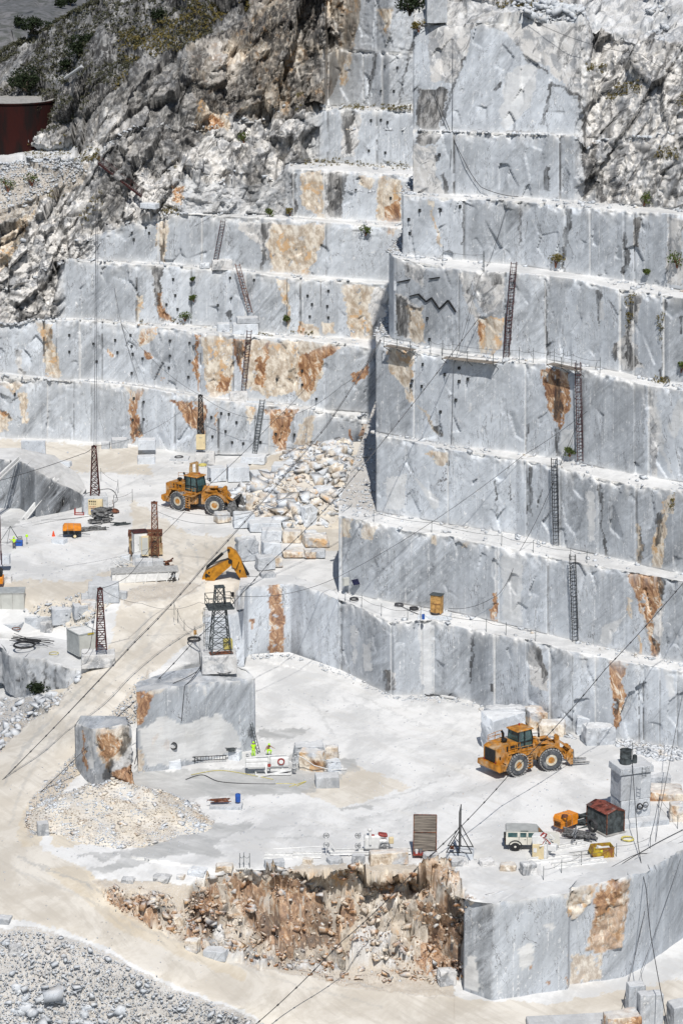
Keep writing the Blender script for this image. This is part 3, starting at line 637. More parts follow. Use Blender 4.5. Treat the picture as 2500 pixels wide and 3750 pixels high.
# colour of the natural slope: grey scrub-covered limestone high on the left, brown-black overhang under it
sc = inpoly(ML.Upx, ML.Vpx, tp('A1', (-200,-400),(1250,-400),(1130,100),(940,190),(850,240),(620,330),(520,420),(400,490),(260,600),(120,670),(-200,600)))
ML.m['A'][..., 1] = np.where(sc, np.clip(.86+(fbm(ML.P*.35, 4, 8)-.5)*1.2, .3, .98), ML.m['A'][..., 1])
gsk = np.clip((fbm(ML.P*np.array([.12, .12, .05]), 3, 19)-.56)*7, 0, .7)*(ML.m['A'][..., 2] > .5)*(~sc)
ML.m['A'][..., 1] = np.maximum(ML.m['A'][..., 1], gsk)
brown = inpoly(ML.Upx, ML.Vpx, tp('A1', (850,240),(940,190),(1130,100),(1250,-400),(1680,-400),(1650,100),(1530,420),(1480,500),(1330,560),(1100,520),(900,480),(870,380)))
ML.brown = brown; ML.scrub = sc
ML.m['A'][..., 1] = np.where(brown, np.clip(.66+(fbm(ML.P*.16, 4, 9)-.5)*3.2, .1, .97), ML.m['A'][..., 1])
ML.m['B'][..., 2] = np.where(brown, .35+.45*(fbm(ML.P*.2, 3, 91) > .52), ML.m['B'][..., 2])
masks(ML.Upx, ML.Vpx, ML.P, ML.m, only=W)
gsl = inpoly(ML.Upx, ML.Vpx, [(-200,590),(250,600),(330,600),(300,660),(150,740),(0,820),(-200,860)])
ML.m['C'][..., 1] = np.where(gsl, 1, ML.m['C'][..., 1]); 
for i in range(0, 12, 2):
    rr = np.where(np.isin(ML.seg, [i, i+1]))[0]; r0 = rr[0]-1 if rr[0] > 0 else 0
    o = slice_massif(ML, 'quarry_bench', r0, rr[-1], 0, len(UL)-1); tag(o, kind='structure')
rr = np.where(ML.seg >= 12)[0]
SCRUBMAT = None
o = slice_massif(ML, 'mountainside', rr[0]-1, rr[-1], 0, len(UL)-1); tag(o, kind='structure')
# far mountain beyond the ridge
n1, n2 = 120, 70
uu = np.linspace(-400, 900, n1)[None, :]*np.ones((n2, 1)); vv = np.linspace(330, -330, n2)[:, None]*np.ones((1, n1))
Yf = 820 + (330-vv)*.75; k = (1875.-vv)/FPX; a = cP+k*sP; b = -sP+k*cP; t = Yf/a
Pf = np.stack([(uu-1250)/FPX*t, Yf, CAM_H+t*b], -1)
Pf[..., 2] += (fbm(Pf*.02, 4, 3)-.5)*26; Pf[..., 1] += facets(Pf*.07, 2)[0]*7
mf = newmask(Pf.shape[:2], .15, 0, .25); mf['A'][..., 1] = .12
FAR = plain('far_slope_rock', (.16, .158, .165), .9, 0, .5, .35, col2=(.075, .08, .075), stretch=(1, 1, .5))
o = grid_obj('far_mountain', Pf, mf, mat=FAR); tag(o, kind='structure')
# ------------------------------------------------------------------ pads, haul road, pit and rubble slopes
ctl = [(-150,3000,-.3),(0,3200,-.3),(150,3060,0),(60,3000,.1),(300,3150,0),(700,3100,0),(1200,3170,0),(1660,3200,0),(500,2960,0),(900,2850,0),(1250,2700,0),(1660,2850,0),(1600,2600,0),(1250,2470,0),(950,2450,0),(1000,2560,0),(480,2890,0),(560,2830,0),(760,2800,0),(760,2450,1.0),(700,3000,0),(300,3000,0),
 (1000,3150,0),(1100,3155,0),(1300,3155,0),(900,3168,0),(1450,3165,0),(1000,3188,0),(1400,3188,0),(1580,3190,0),(820,3190,0),
 (900,2400,0),(1500,3000,0),(1200,2900,0),
 (0,2782,1.2),(160,2886,1.0),(175,2583,3.2),(290,2715,3.0),(400,2391,5.6),(530,2490,5.4),(450,2260,7.4),(700,2330,6.2),(440,2140,9),(850,2170,9),(740,2255,6.2),(740,2175,8.4),(600,2200,8.5),(-150,2920,1.0),
 (330,2860,0),(420,2780,0),(520,2650,1.5),(440,2640,2.6),(230,2960,0),(180,3040,0),(620,2560,3.5),(600,2480,5.0),(700,2430,5.5),(660,2700,.0),
 (100,2620,.0),(0,2600,-1),(60,2680,.3),(0,2450,-1),(-150,2450,-1.5),(200,2560,1.6),(-150,2700,-.5),(300,2460,4.6),
 (350,2360,5.4),(330,2250,8.2),(200,2200,8.8),(0,2150,9),(-150,2150,9),(-100,2120,9),(400,2130,9),(0,2060,9),(300,2050,9),(600,1900,9),(700,2050,9),(100,1800,9),(-150,1700,9),(700,1660,9),(300,1610,9),(0,1595,9),(-150,1590,9),(500,1750,9),(740,2100,9),(740,1700,9),(250,2270,6.8),(150,2300,5.6),(60,2330,5.4),(-100,2340,5.4),
 (300,3240,-.8),(250,3300,-1.2),(150,3380,-1.3),(420,3345,-2.6),(350,3440,-2.8),(600,3410,-4.2),(560,3560,-4.6),(900,3560,-6.6),(880,3690,-7.0),(1250,3620,-9.4),(1300,3740,-9.9),(1640,3640,-10),(1660,3760,-10),(1300,3900,-11),(1650,3950,-10.6),
 (700,3230,-.8),(560,3280,-1.6),(900,3230,-2.0),(1200,3235,-2.4),(1500,3240,-2.6),(1660,3262,0),(1730,3296,0),(1660,3340,-3),(1750,3340,-2),(1740,3450,-6),(1720,3600,-9.8),(1790,3640,-10),(800,3400,-5.6),(1050,3420,-6.6),(1300,3430,-7.3),(1550,3450,-7.6),(1620,3560,-9.6),(1400,3560,-8.7),(1050,3540,-7.6),
 (0,3420,-2.2),(-150,3350,-1.5),(0,3600,-5.5),(0,3800,-9.5),(-150,3950,-12),(400,3650,-7),(400,3900,-12.5),(800,3780,-9.5),(850,3950,-12.5),(1000,3850,-11)]
CT = np.array(ctl, float)
def rbf_fit(C, sv=1.7):
    q = C[:, :2]*np.array([1, sv])/1000.; d = np.sqrt(((q[:, None]-q[None])**2).sum(-1)); n = len(C)
    A = np.zeros((n+3, n+3)); A[:n, :n] = d + np.eye(n)*1e-4; A[:n, n] = 1; A[:n, n+1:] = q; A[n, :n] = 1; A[n+1:, :n] = q.T
    return q, np.linalg.solve(A, np.concatenate([C[:, 2], [0, 0, 0]])), sv
def rbf(F, u, v):
    q, wt, sv = F; p = np.stack([u, v*sv], -1).reshape(-1, 2)/1000.; n = len(q); out = np.zeros(len(p))
    for i in range(0, len(p), 20000):
        pp = p[i:i+20000]; d = np.sqrt(((pp[:, None]-q[None])**2).sum(-1)); out[i:i+20000] = d @ wt[:n] + wt[n] + pp @ wt[n+1:]
    return out.reshape(u.shape)
FG = rbf_fit(CT)
G = 'ground'
road = [(-200,3020),(0,2730),(175,2570),(400,2375),(430,2240),(450,2150),(860,2150),(850,2230),(720,2330),(590,2440),(500,2520),(300,2730),(170,2880),(105,3040),(150,3110),(330,3190),(450,3330),(700,3450),(900,3540),(1100,3580),(1300,3620),(1650,3655),(2000,3680),(2660,3560),(2660,4000),(1000,4000),(950,3730),(600,3590),(350,3450),(150,3385),(-200,3320)]
paint('C', 0, [road, [(480,1830),(700,1960),(880,1960),(880,2160),(600,2180),(100,2230),(-200,2200),(-200,2120),(300,2130),(480,2050)], [(-200,1600),(520,1640),(560,1740),(-200,1700)], [(950,1700),(1350,1600),(1350,2060),(1150,2000),(950,1800)], [(1500,2880),(1250,2960),(1100,2900),(1300,2800)]], .6, G)
paint('C', 0, [[(100,2940),(60,3060),(80,3110),(140,3100),(180,3020),(230,2900),(330,2790),(300,2740),(170,2880)], [(130,2600),(0,2740),(-200,2900),(-200,2860),(0,2690),(180,2540),(400,2370),(410,2400)], [(330,3190),(230,3170),(160,3190),(300,3290),(420,3400),(700,3520),(900,3600),(900,3560),(700,3460),(450,3330)], tp('B3', (600,700),(960,840),(900,860),(700,940),(240,940),(230,800),(340,700))], .95, G)
gravels = [[(-200,3400),(150,3400),(350,3465),(600,3605),(700,3640),(960,3745),(1000,4000),(-200,4000)], [(-200,2560),(80,2560),(240,2540),(300,2440),(330,2440),(200,2590),(120,2640),(0,2745),(-200,2920)],
 [(560,2440),(520,2520),(510,2640),(310,2780),(230,2900),(230,3040),(110,3070),(90,3000),(110,2930),(180,2860),(330,2700),(480,2530)], [(90,2230),(350,2150),(450,2180),(300,2300),(180,2290)], [(690,2290),(760,2250),(760,2440),(690,2450),(640,2440)],
 [(420,2180),(600,2125),(740,2150),(700,2175),(460,2220)], [(400,3280),(330,3220),(560,3230),(900,3240),(1100,3170),(1660,3160),(1660,3660),(1300,3620),(900,3540),(450,3350)], [(1080,1640),(1400,1640),(1400,1700),(900,1740),(900,1700)]]
paint('C', 1, gravels, .9, G)
paint('C', 0, [gravels[2], gravels[3], gravels[6], gravels[7]], .7, G)
paint('B', 1, [gravels[5], gravels[0], gravels[1], gravels[2], gravels[6]], -.75, G)
paint('C', 2, [tp('B3', (600,600),(1080,585),(1370,520),(1480,600),(1440,690),(1180,705),(740,725),(600,710)), tp('B5', (560,215),(840,130),(960,80),(1190,85),(1060,140),(980,190),(1040,240),(1010,245),(960,225),(830,225),(650,270),(480,315),(390,300),(540,262)),
  tp('B3', (1180,410),(1340,395),(1420,405),(1330,440),(1190,450)), [(-100,1895),(83,1904),(49,1926),(-100,1950)], tp('B5', (280,235),(420,218),(560,225),(470,262),(420,235)), tp('B4', (0,420),(60,418),(90,470),(0,475)), tp('B4', (0,640),(150,625),(160,635),(0,655)), tp('B3', (1380,560),(1480,590),(1568,640),(1568,600)), tp('B3',(740,690),(1200,690),(1180,700),(750,720))], .8, G)
pit = [(720,3215),(1000,3190),(1300,3185),(1640,3195),(1700,3270),(1790,3310),(1790,3600),(1700,3610),(1640,3560),(1560,3570),(1400,3545),(1200,3560),(960,3545),(820,3520),(560,3400),(380,3290),(380,3260),(520,3255),(560,3270),(660,3340),(700,3260)]
paint('A', 2, [pit], 1.0, G)
paint('A', 0, many('B5', [(480,400),(640,395),(690,480),(740,560),(740,600),(640,570),(560,520),(500,460)], [(860,380),(960,350),(1030,420),(1000,560),(960,600),(900,560),(870,450)], [(1020,350),(1300,340),(1420,380),(1568,440),(1568,600),(1480,600),(1330,640),(1250,640),(1180,560),(1090,470)], [(850,610),(930,600),(940,660),(900,690),(850,670)])
 + many('B6', [(0,430),(60,440),(80,500),(0,560)], [(340,440),(520,440),(580,480),(560,640),(500,740),(420,770),(330,720),(400,600),(380,520)], [(560,330),(620,340),(600,430),(560,420)]), .9, G)
paint('B', 2, many('B6', [(0,330),(180,300),(560,300),(640,330),(560,640),(480,760),(340,760),(330,640),(180,560),(60,600),(0,700)]) + many('B5', [(300,390),(900,360),(1300,330),(1568,300),(1568,700),(1300,700),(1000,560),(700,560),(450,480)]), .7, G)
paint('A', 1, many('B5', [(845,375),(950,345),(930,400),(900,440),(990,500),(1040,440),(1060,500),(980,600),(940,600),(860,480)], [(700,470),(790,540),(770,590),(730,560)]) + many('B6', [(570,440),(590,460),(560,620),(530,720),(520,700),(550,560)], [(480,440),(570,450),(540,560),(500,520)]), .8, G)

paint('B', 2, many('B6', [(0,290),(640,290),(650,380),(500,400),(300,380),(0,370)]) + many('B5', [(850,330),(1568,280),(1568,360),(1300,350),(1000,370)]), 1.0, G)
paint('A', 0, many('B6', [(100,320),(330,300),(560,330),(600,370),(430,420),(300,380),(130,370)]), .6, G)
def track(pts, wd=5.0, amt=.45):
    n = len(pts); L_, Q_ = [], []
    for i in range(n):
        a, b = pts[max(i-1, 0)], pts[min(i+1, n-1)]; dx, dy = b[0]-a[0], b[1]-a[1]; d = math.hypot(dx, dy) or 1; k = wd*(1+.4*math.sin(i*2.1))
        L_.append((pts[i][0]-dy/d*k, pts[i][1]+dx/d*k*.6)); Q_.append((pts[i][0]+dy/d*k, pts[i][1]-dx/d*k*.6))
    paint('C', 2, [L_+Q_[::-1]], amt, G)
for dx_ in (0, 60, 118, 150):
    track([(625+dx_, 1980), (660+dx_, 2030), (672+dx_, 2090), (650+dx_, 2130)], 4, 0.45)
for k_ in range(5):
    track([(200+k_*22, 2080+k_*8), (300+k_*22, 2110+k_*4), (370+k_*20, 2085), (400+k_*22, 2040)], 3, 0.35)
track([(60,3130),(160,3180),(330,3245),(520,3340),(760,3440),(1050,3545),(1400,3620)], 7, 0.56); track([(40,3170),(150,3225),(330,3300),(520,3400),(760,3500),(1050,3600),(1400,3690)], 7, .3)
track([(620,2260),(540,2380),(430,2480),(290,2610),(150,2760),(70,2900),(40,3030)], 7, .3); track([(560,2240),(480,2350),(370,2450),(230,2590),(90,2740),(10,2880)], 6, 0.45)
track([(1900,2850),(2100,2790),(2400,2700),(2500,2660)], 4, .3); track([(1300,3000),(1500,2960),(1750,2880),(1900,2845)], 4, 0.45); track([(1700,2560),(1500,2590),(1350,2600),(1250,2560)], 5, 0.35); track([(1250,2970),(1500,2900),(1800,2760)], 5, 0.40)
track([(1310,2550),(1500,2640),(1700,2700)], 4, 0.35); track([(700,3080),(950,3040),(1200,3020),(1500,3000)], 5, .3); track([(640,3110),(900,3080),(1250,3060)], 4, 0.45); track([(1150,2570),(1200,2660),(1230,2700)], 4, 0.35); track([(350,1730),(520,1720),(700,1770)], 4, 0.40); track([(480,1960),(560,1900),(640,1880)], 5, 0.40)
def ground_patch(name, us, vlo, vhi, zf, dv=5.0, seed=0, back=0.0):
    U = np.array(us, float); lo, hi = pl(vlo, U), pl(vhi, U); n = int(np.max(lo-hi)/dv)+2
    f = np.linspace(0, 1, n)[:, None]; V = lo[None]*(1-f)+hi[None]*f; UU = np.repeat(U[None], n, 0)
    z = zf(UU, V)
    k = (1875.-V)/FPX; a = cP+k*sP; b = -sP+k*cP; t = (z-CAM_H)/b
    P = np.stack([(UU-1250)/FPX*t, t*a, z*np.ones_like(t)], -1)
    m = newmask(P.shape[:2], .6, 1.0); masks(UU, V, P, m, wob=8, only=G)
    nat = m['A'][..., 2]; nat = np.minimum(nat, np.minimum(sstep(0, 12, np.abs(V-lo[None])) , 1)); gr = m['C'][..., 1]
    m['B'][..., 1] = np.where(nat > .5, .1, m['B'][..., 1])
    # smooth the masks a little so the relief ramps in
    f1, _ = facets(P*.22, 101); f2, _ = facets(P*.6+2, 102); f3, _ = facets(P*1.6, 103)
    P[..., 2] += nat*(f1*1.9+f2*1.1+f3*.4) + gr*(f2*.16+f3*.06)*(1-nat) + (fbm(P*.12, 3, 104)-.5)*.22 + (fbm(P*.8, 3, 105)-.5)*.06
    P[..., 1] -= nat*(f2*.7)
    m['A'][..., 2] = nat*.9
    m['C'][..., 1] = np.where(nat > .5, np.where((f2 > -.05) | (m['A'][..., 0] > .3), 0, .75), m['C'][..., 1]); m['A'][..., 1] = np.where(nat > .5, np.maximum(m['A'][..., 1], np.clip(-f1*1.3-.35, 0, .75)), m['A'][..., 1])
    o = grid_obj(name, P, m); tag(o, kind='structure')
    return P, m, UU, V
PADP = [(480,2965),(480,3140),(700,3172),(1000,3194),(1300,3196),(1665,3215),(1665,2560),(1250,2480),(960,2420),(945,2760),(700,2965)]
def F0(u, v):
    z = rbf(FG, u, v); return np.where(inpoly(u, v, PADP), np.clip(z, -.03, .0), z)
bot = [(-300, 3990), (2700, 3990)]
PG1 = ground_patch('quarry_floor', np.linspace(-150, 751.5, 165), bot, [(-150,1590),(0,1593),(335,1609),(470,1617),(760,1640)], F0, seed=100)
footW = [(745,2452),(895,2444),(905,2398),(1060,2390),(1240,2448),(1443,2545),(1589,2542),(1722,2560),(1790,2592),(2060,2672),(2270,2702),(2660,2762)]
PG2 = ground_patch('quarry_floor', np.linspace(751.5, 1663, 166), bot, footW, F0, seed=110)
Ftop = [(1660,3300),(1733,3305),(1800,3318),(2080,3272),(2310,3222),(2500,3113),(2660,3020)]
Fpad = [(1640,3270),(1733,3303),(1800,3311),(2080,3265),(2310,3217),(2500,3108),(2660,3020)]
PG3 = ground_patch('quarry_floor', np.linspace(1663, 2662, 182), Fpad, footW, lambda u, v: np.zeros_like(u), seed=120)
PG2b = ground_patch('quarry_floor', np.linspace(1663, 1800, 26), bot, [(1663,3268),(1733,3302),(1800,3310)], F0, seed=115)
PG4 = ground_patch('lower_road', np.linspace(1663, 2662, 182), bot, [(1660,3560),(1700,3590),(1805,3640),(2080,3600),(2300,3545),(2500,3425),(2660,3330)], lambda u, v: -10.-np.clip(v-3760, 0, 999)*.003, seed=130)
PG5 = ground_patch('upper_pad', np.arange(750, 1440, 5.5), [(745,2256),(893,2230),(899,2140),(1060,2122),(1110,2136),(1180,2160),(1262,2195),(1300,2120),(1440,1900)], [(740,1640),(925,1650),(1052,1648),(1164,1630),(1262,1620),(1440,1610)], lambda u, v: 8.8-2.75*np.clip((895-u)/40, 0, 1)*np.clip((v-2130)/110, 0, 1)+np.clip((u-980)/200, 0, 1)*np.clip((1800-v)/150, 0, 1)*2.2, seed=140)

# ------------------------------------------------------------------ walls from a measured foot line
def px_wall(name, pts, z0, seed=0, label=None, cat=None, group=None, cap=None, tone=.5, nat=0.0, joints=(), kind=None, dv=5, amp=1.0, capdust=.9, base=None, pkey='wall'):
    """pts: (u, v_foot, v_top); cap: [(u, v_top)] extra corners of the top going round the back, on the mean top height"""
    XY = []; Zt = []
    for u, vf, vt in pts:
        p = PZ(u, vf, z0); q = PY(u, vt, p.y); XY.append((p.x, p.y)); Zt.append(q.z)
    zt = sum(Zt)/len(Zt)
    loop = [(x, y, z) for (x, y), z in zip(XY, Zt)]
    if cap:
        for c_ in cap:
            zc = c_[2] if len(c_) > 2 else zt; p = PZ(c_[0], c_[1], zc); loop.append((p.x, p.y, zc))
    n = len(loop); cols = []
    # perimeter samples
    for i in range(n):
        a, b = loop[i], loop[(i+1) % n]; L = math.hypot(b[0]-a[0], b[1]-a[1]); k = max(1, int(L/.22)) if i < len(pts)-1 else max(1, int(L/.6))
        for j in range(k):
            f = j/k; cols.append((a[0]+(b[0]-a[0])*f, a[1]+(b[1]-a[1])*f, a[2]+(b[2]-a[2])*f, i))
    cols = np.array(cols); nc = len(cols); H = max(.4, cols[:, 2].max()-z0); nr = max(4, int(H/.2))
    f = np.linspace(0, 1, nr)[:, None]
    P = np.stack([np.repeat(cols[None, :, 0], nr, 0), np.repeat(cols[None, :, 1], nr, 0), (z0-.15)+(cols[None, :, 2]-z0+.15)*f], -1)
    cx, cy = cols[:, 0].mean(), cols[:, 1].mean()
    nxt = np.roll(cols[:, :2], -1, 0)-np.roll(cols[:, :2], 1, 0); nrm = np.stack([nxt[:, 1], -nxt[:, 0]], -1); nrm /= np.maximum(1e-6, np.linalg.norm(nrm, axis=1))[:, None]
    area = 0.5*np.sum(cols[:, 0]*np.roll(cols[:, 1], -1)-np.roll(cols[:, 0], -1)*cols[:, 1])
    if area < 0: nrm = -nrm
    f2, _ = facets(P*.5+seed, seed+1); f3, _ = facets(P*1.3+seed, seed+2)
    d = ((fbm(P*np.array([.35, .35, .12]), 3, seed)-.5)*.45 + (f2*.5+f3*.22)*nat)*amp
    U, V = to_px(P[..., 0], P[..., 1], P[..., 2])
    m = newmask(P.shape[:2], tone, 0, nat)
    m['B'][..., 0] = np.clip(tone+(fbm(P*.25, 2, seed+3)-.5)*.5, -1, 1)
    masks(U, V, P, m, only=pkey if base is None else base)
    d = d + (m['A'][..., 2]-nat).clip(0)*(f2*.45+f3*.25)*amp
    lipn = np.maximum(0, fbm(P*1.3, 3, seed+5)-.45)*1.6*np.exp(-(1-f)*H/.3)
    d = d - lipn
    P[..., 0] += nrm[None, :, 0]*d; P[..., 1] += nrm[None, :, 1]*d
    P[-1, :, 2] += (vnoise(P[-1]*1.5, seed+6)-.5)*.10
    m['B'][..., 1] = np.maximum(m['B'][..., 1], np.exp(-(1-f)*H/(.12+.5*vnoise(P*np.array([2., 2, .05]), 8)))*.8*(fbm(P*np.array([1.4,1.4,.1]),2,seed+8)>.45))
    V_ = P.reshape(-1, 3); base_n = len(V_)
    q = np.stack([np.arange(nr-1)[:, None]*nc+np.arange(nc)[None, :], np.arange(nr-1)[:, None]*nc+(np.arange(nc)[None, :]+1) % nc, (np.arange(nr-1)[:, None]+1)*nc+(np.arange(nc)[None, :]+1) % nc, (np.arange(nr-1)[:, None]+1)*nc+np.arange(nc)[None, :]], -1).reshape(-1, 4)
    # top: rings shrinking to the centre
    A = {k_: v_.reshape(-1, v_.shape[-1]) for k_, v_ in m.items()}
    nf_ = int((cols[:, 3] < len(pts)-1).sum())+1; front = P[-1][np.arange(nf_) % nc]
    bk_ = np.array(loop[len(pts):][::-1]); dl = np.concatenate([[0], np.cumsum(np.linalg.norm(np.diff(bk_, axis=0), axis=1))]); tq = np.linspace(0, dl[-1], nf_)
    back_ = np.stack([np.interp(tq, dl, bk_[:, k_]) for k_ in range(3)], -1); K = max(6, int(np.linalg.norm(front-back_, axis=1).max()/.5))
    ff = np.linspace(0, 1, K+1)[:, None, None]; TG = front[None]*(1-ff)+back_[None]*ff
    TG[..., 2] += (fbm(TG*.8, 3, seed+9)-.5)*.16*np.minimum(1, ff[..., 0]*6)
    allV = [V_, TG.reshape(-1, 3)]; allA = {k_: [A[k_]] for k_ in A}
    Fq = [q, quads(K+1, nf_)+base_n]
    mm = newmask(TG.shape[:2], tone, capdust, 0)
    if capdust < .6: mm['B'][..., 1] = np.clip((fbm(TG*.6, 3, seed)-.45)*6, 0, 1)*min(1, capdust*2)
    for k_ in mm: allA[k_].append(mm[k_].reshape(-1, mm[k_].shape[-1]))
    Vt = np.concatenate(allV); Ft = np.concatenate(Fq); A = {k_: np.concatenate(allA[k_]) for k_ in allA}
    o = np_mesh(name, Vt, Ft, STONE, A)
    if kind: tag(o, kind=kind)
    else: tag(o, label, cat, group)
    return o
# ------------------------------------------------------------------ big standing masses of marble
B = 'blk'
paint('A', 0, many('B6', [(1165,340),(1335,335),(1300,600),(1285,650),(1190,680),(1130,660),(1160,520),(1172,430)]), .55, B)
paint('B', 2, many('B6', [(1165,340),(1335,335),(1300,600),(1285,650),(1190,680),(1130,660),(1160,520),(1172,430)], [(1020,380),(1160,350),(1160,430),(1120,480),(1080,525),(1040,500)], [(1045,690),(1190,680),(1190,800),(1050,820)])
 + many('B3', [(700,210),(760,208),(750,235),(705,250)], [(610,490),(660,500),(665,600),(612,600)], [(430,400),(590,385),(600,450),(560,520),(500,600),(450,520),(435,450)]), .8, B)
paint('A', 0, many('B6', [(1180,345),(1300,340),(1280,420),(1190,520),(1165,600),(1160,480)], [(855,740),(870,725),(870,760)], [(940,810),(965,810),(945,835)], [(1030,800),(1042,800),(1040,840)]) + many('B3', [(620,235),(705,225),(690,330),(650,375),(625,380)], [(700,440),(735,400),(715,470),(695,480)], [(755,440),(780,445),(780,500),(745,490)],
  [(440,440),(520,410),(560,470),(500,560),(455,500)], [(520,600),(615,560),(615,720),(530,690)], [(375,400),(388,400),(405,590),(395,590)]) + many('B1', [(1235,740),(1295,735),(1300,850),(1310,900),(1300,1070),(1235,1070),(1240,850)], [(1140,910),(1165,910),(1165,960),(1145,930)]), .95, B)
paint('B', 1, many('B6', [(805,660),(880,620),(880,720),(820,760)], [(920,550),(980,550),(960,580)], [(580,700),(625,690),(630,860),(560,840)]) + many('B3', [(640,400),(760,330),(830,380),(1000,330),(1100,420),(1110,500),(690,580),(650,500)], [(410,400),(425,400),(428,580),(412,580)], [(940,210),(952,210),(950,250),(942,250)]), .8, B)
paint('A', 2, many('B6', [(1165,340),(1335,335),(1300,600),(1285,650),(1190,680),(1130,660),(1160,520),(1172,430)], [(1020,380),(1160,350),(1160,430),(1120,480),(1080,525),(1040,500)]) + many('B3', [(430,400),(600,385),(610,700),(530,680),(500,600),(450,520)]), .8, B)
paint('B', 0, many('B6', [(540,400),(692,440),(700,900),(540,900)]), -.95, B)  # left face of the front wall toned down, its shade put into the colour
paint('A', 0, many('B6', [(640,300),(760,300),(720,380),(640,370)]), .6, B)
paint('A', 1, many('B1', [(130,1100),(170,1200),(160,1240)]) + many('B3', [(560,400),(600,400),(600,470),(560,540),(540,500)], [(480,560),(540,540),(520,640),(470,640)], [(60,170),(110,175),(90,190)], [(1140,400),(1160,380),(1165,440),(1140,430)], [(200,80),(210,80),(210,200),(202,200)], [(250,110),(262,110),(262,230),(252,230)]), .8, B)
o = px_wall('quarry_bench', [(1694,3628,3290),(1802,3664,3313),(2079,3625,3272),(2083,3606,3255),(2219,3588,3228),(2286,3580,3212),(2350,3548,3198),(2500,3436,3105),(2700,3290,2985)], -10., 200, cap=[(2700,2960),(2500,3060),(2300,3160),(2080,3215),(1800,3272)], kind='structure', tone=.5, base=B)
o = px_wall('standing_marble_massif', [(505,2832,2535),(600,2822,2520),(770,2782,2502),(876,2757,2494),(936,2742,2486)], 0., 210, 'tall grey sawn marble massif with a smooth face, carrying the dark lattice tower', 'marble massif', cap=[(905,2452),(868,2437),(740,2440),(610,2462),(500,2500)], tone=.25, capdust=.35, base=B)
o = px_wall('standing_marble_massif', [(277,2838,2650),(346,2884,2672),(486,2906,2652)], 0., 220, 'rust and charcoal streaked marble stub beside the cream rubble heap', 'marble massif', cap=[(462,2624),(296,2622)], tone=.0, capdust=.2, nat=.15, base=B)
o = px_wall('quarry_bench', [(8,2500,2368),(40,2540,2400),(104,2572,2413),(165,2575,2413),(205,2585,2430),(248,2600,2448),(300,2600,2450),(424,2590,2442)], 0., 230, cap=[(430,2400),(420,2330),(200,2310),(0,2330),(-90,2350)], kind='structure', tone=.15, capdust=.75, nat=.25, base=B)
o = px_wall('quarry_bench', [(745,2452,2262),(846,2446,2250),(893,2440,2238)], 0., 240, cap=[(893,2215),(846,2190),(745,2205)], kind='structure', tone=.9, base=B)
o = px_wall('quarry_bench', [(878,2440,2162),(911,2403,2150),(1062,2395,2138),(1110,2418,2148),(1180,2440,2172),(1242,2458,2200)], 0., 250, cap=[(1242,2170),(1062,2105),(880,2115)], kind='structure', tone=.75, base=B)
o = px_wall('quarry_bench', [(-90,1862,1672),(74,1866,1688),(133,1898,1717),(200,1886,1757),(306,1860,1812)], 8.9, 260, cap=[(316,1790,10.8),(290,1740,11.6),(200,1668,13.6),(60,1640,15.6),(-90,1640,16.2)], kind='structure', tone=-.5, base=B)

# ------------------------------------------------------------------ sawn blocks and boulders, each one its own thing
STM = dict(white=stone_mat('block_white', dict(tone=1.2, nat=.1)), grey=stone_mat('block_grey', dict(tone=.45, nat=.15)), dark=stone_mat('block_dark', dict(tone=0.0, nat=.2)),
           tan=stone_mat('block_tan', dict(tone=.8, tan=.50, nat=.45, rust=.30)), rust=stone_mat('block_rust', dict(tone=.7, tan=.5, nat=.5, rust=.40)), rough=stone_mat('block_rough', dict(tone=.75, nat=.75)),
           cream=stone_mat('block_cream', dict(tone=.9, nat=.55, tan=.55)))
def stone_mesh(d, boxy, seed, bev=.05, top=None, chips=4):
    rs = random.Random(seed); bm = bmesh.new(); w_, dp, h = d
    for sx in (-1, 1):
        for sy in (-1, 1):
            for sz in (0, 1):
                j = (1-boxy)*.34
                k = 1 - rs.uniform(0, j); k2 = 1-rs.uniform(0, j); k3 = 1-rs.uniform(0, j*.9) if sz else 1
                bm.verts.new((sx*w_/2*k*(.97 if sz else 1), sy*dp/2*k2, sz*h*k3))
    n = int(3+(1-boxy)*14)
    for i in range(n):
        a = rs.uniform(0, 2*math.pi); e = rs.uniform(-.15, 1.0)
        r = .44+.12*rs.random()
        bm.verts.new((w_*r*math.cos(a)*math.sqrt(max(.05, 1-max(e-.3, 0)**2)), dp*r*math.sin(a)*math.sqrt(max(.05, 1-max(e-.3, 0)**2)), h*min(1.0, max(0, .55+.5*e))))
    g = bmesh.ops.convex_hull(bm, input=bm.verts)
    bmesh.ops.delete(bm, geom=[q for q in g['geom_interior'] if isinstance(q, bmesh.types.BMVert)], context='VERTS')
    bmesh.ops.dissolve_limit(bm, angle_limit=R_(9), verts=bm.verts, edges=bm.edges)
    try: bmesh.ops.bevel(bm, geom=[e for e in bm.edges], offset=min(bev, .06*min(d)), segments=1, affect='EDGES', profile=.5)
    except Exception: pass
    # rough skin
    bmesh.ops.triangulate(bm, faces=bm.faces)
    L = max(d)/7
    for it in range(3):
        es = [e for e in bm.edges if e.calc_length() > L]
        if not es: break
        bmesh.ops.subdivide_edges(bm, edges=es, cuts=1)
        bmesh.ops.triangulate(bm, faces=[f for f in bm.faces if len(f.verts) > 3])
    co = np.array([v.co[:] for v in bm.verts]); amp = min(d)*(.02+.07*(1-boxy))
    f, _ = facets(co*(1.6/max(.6, min(d)))*1.3+seed*3.7, seed)
    bm.normal_update()
    for v, q in zip(bm.verts, f): v.co += v.normal*float(q)*amp
    me = bpy.data.meshes.new('stone'); bm.to_mesh(me); bm.free(); return me
ROCKN = 0
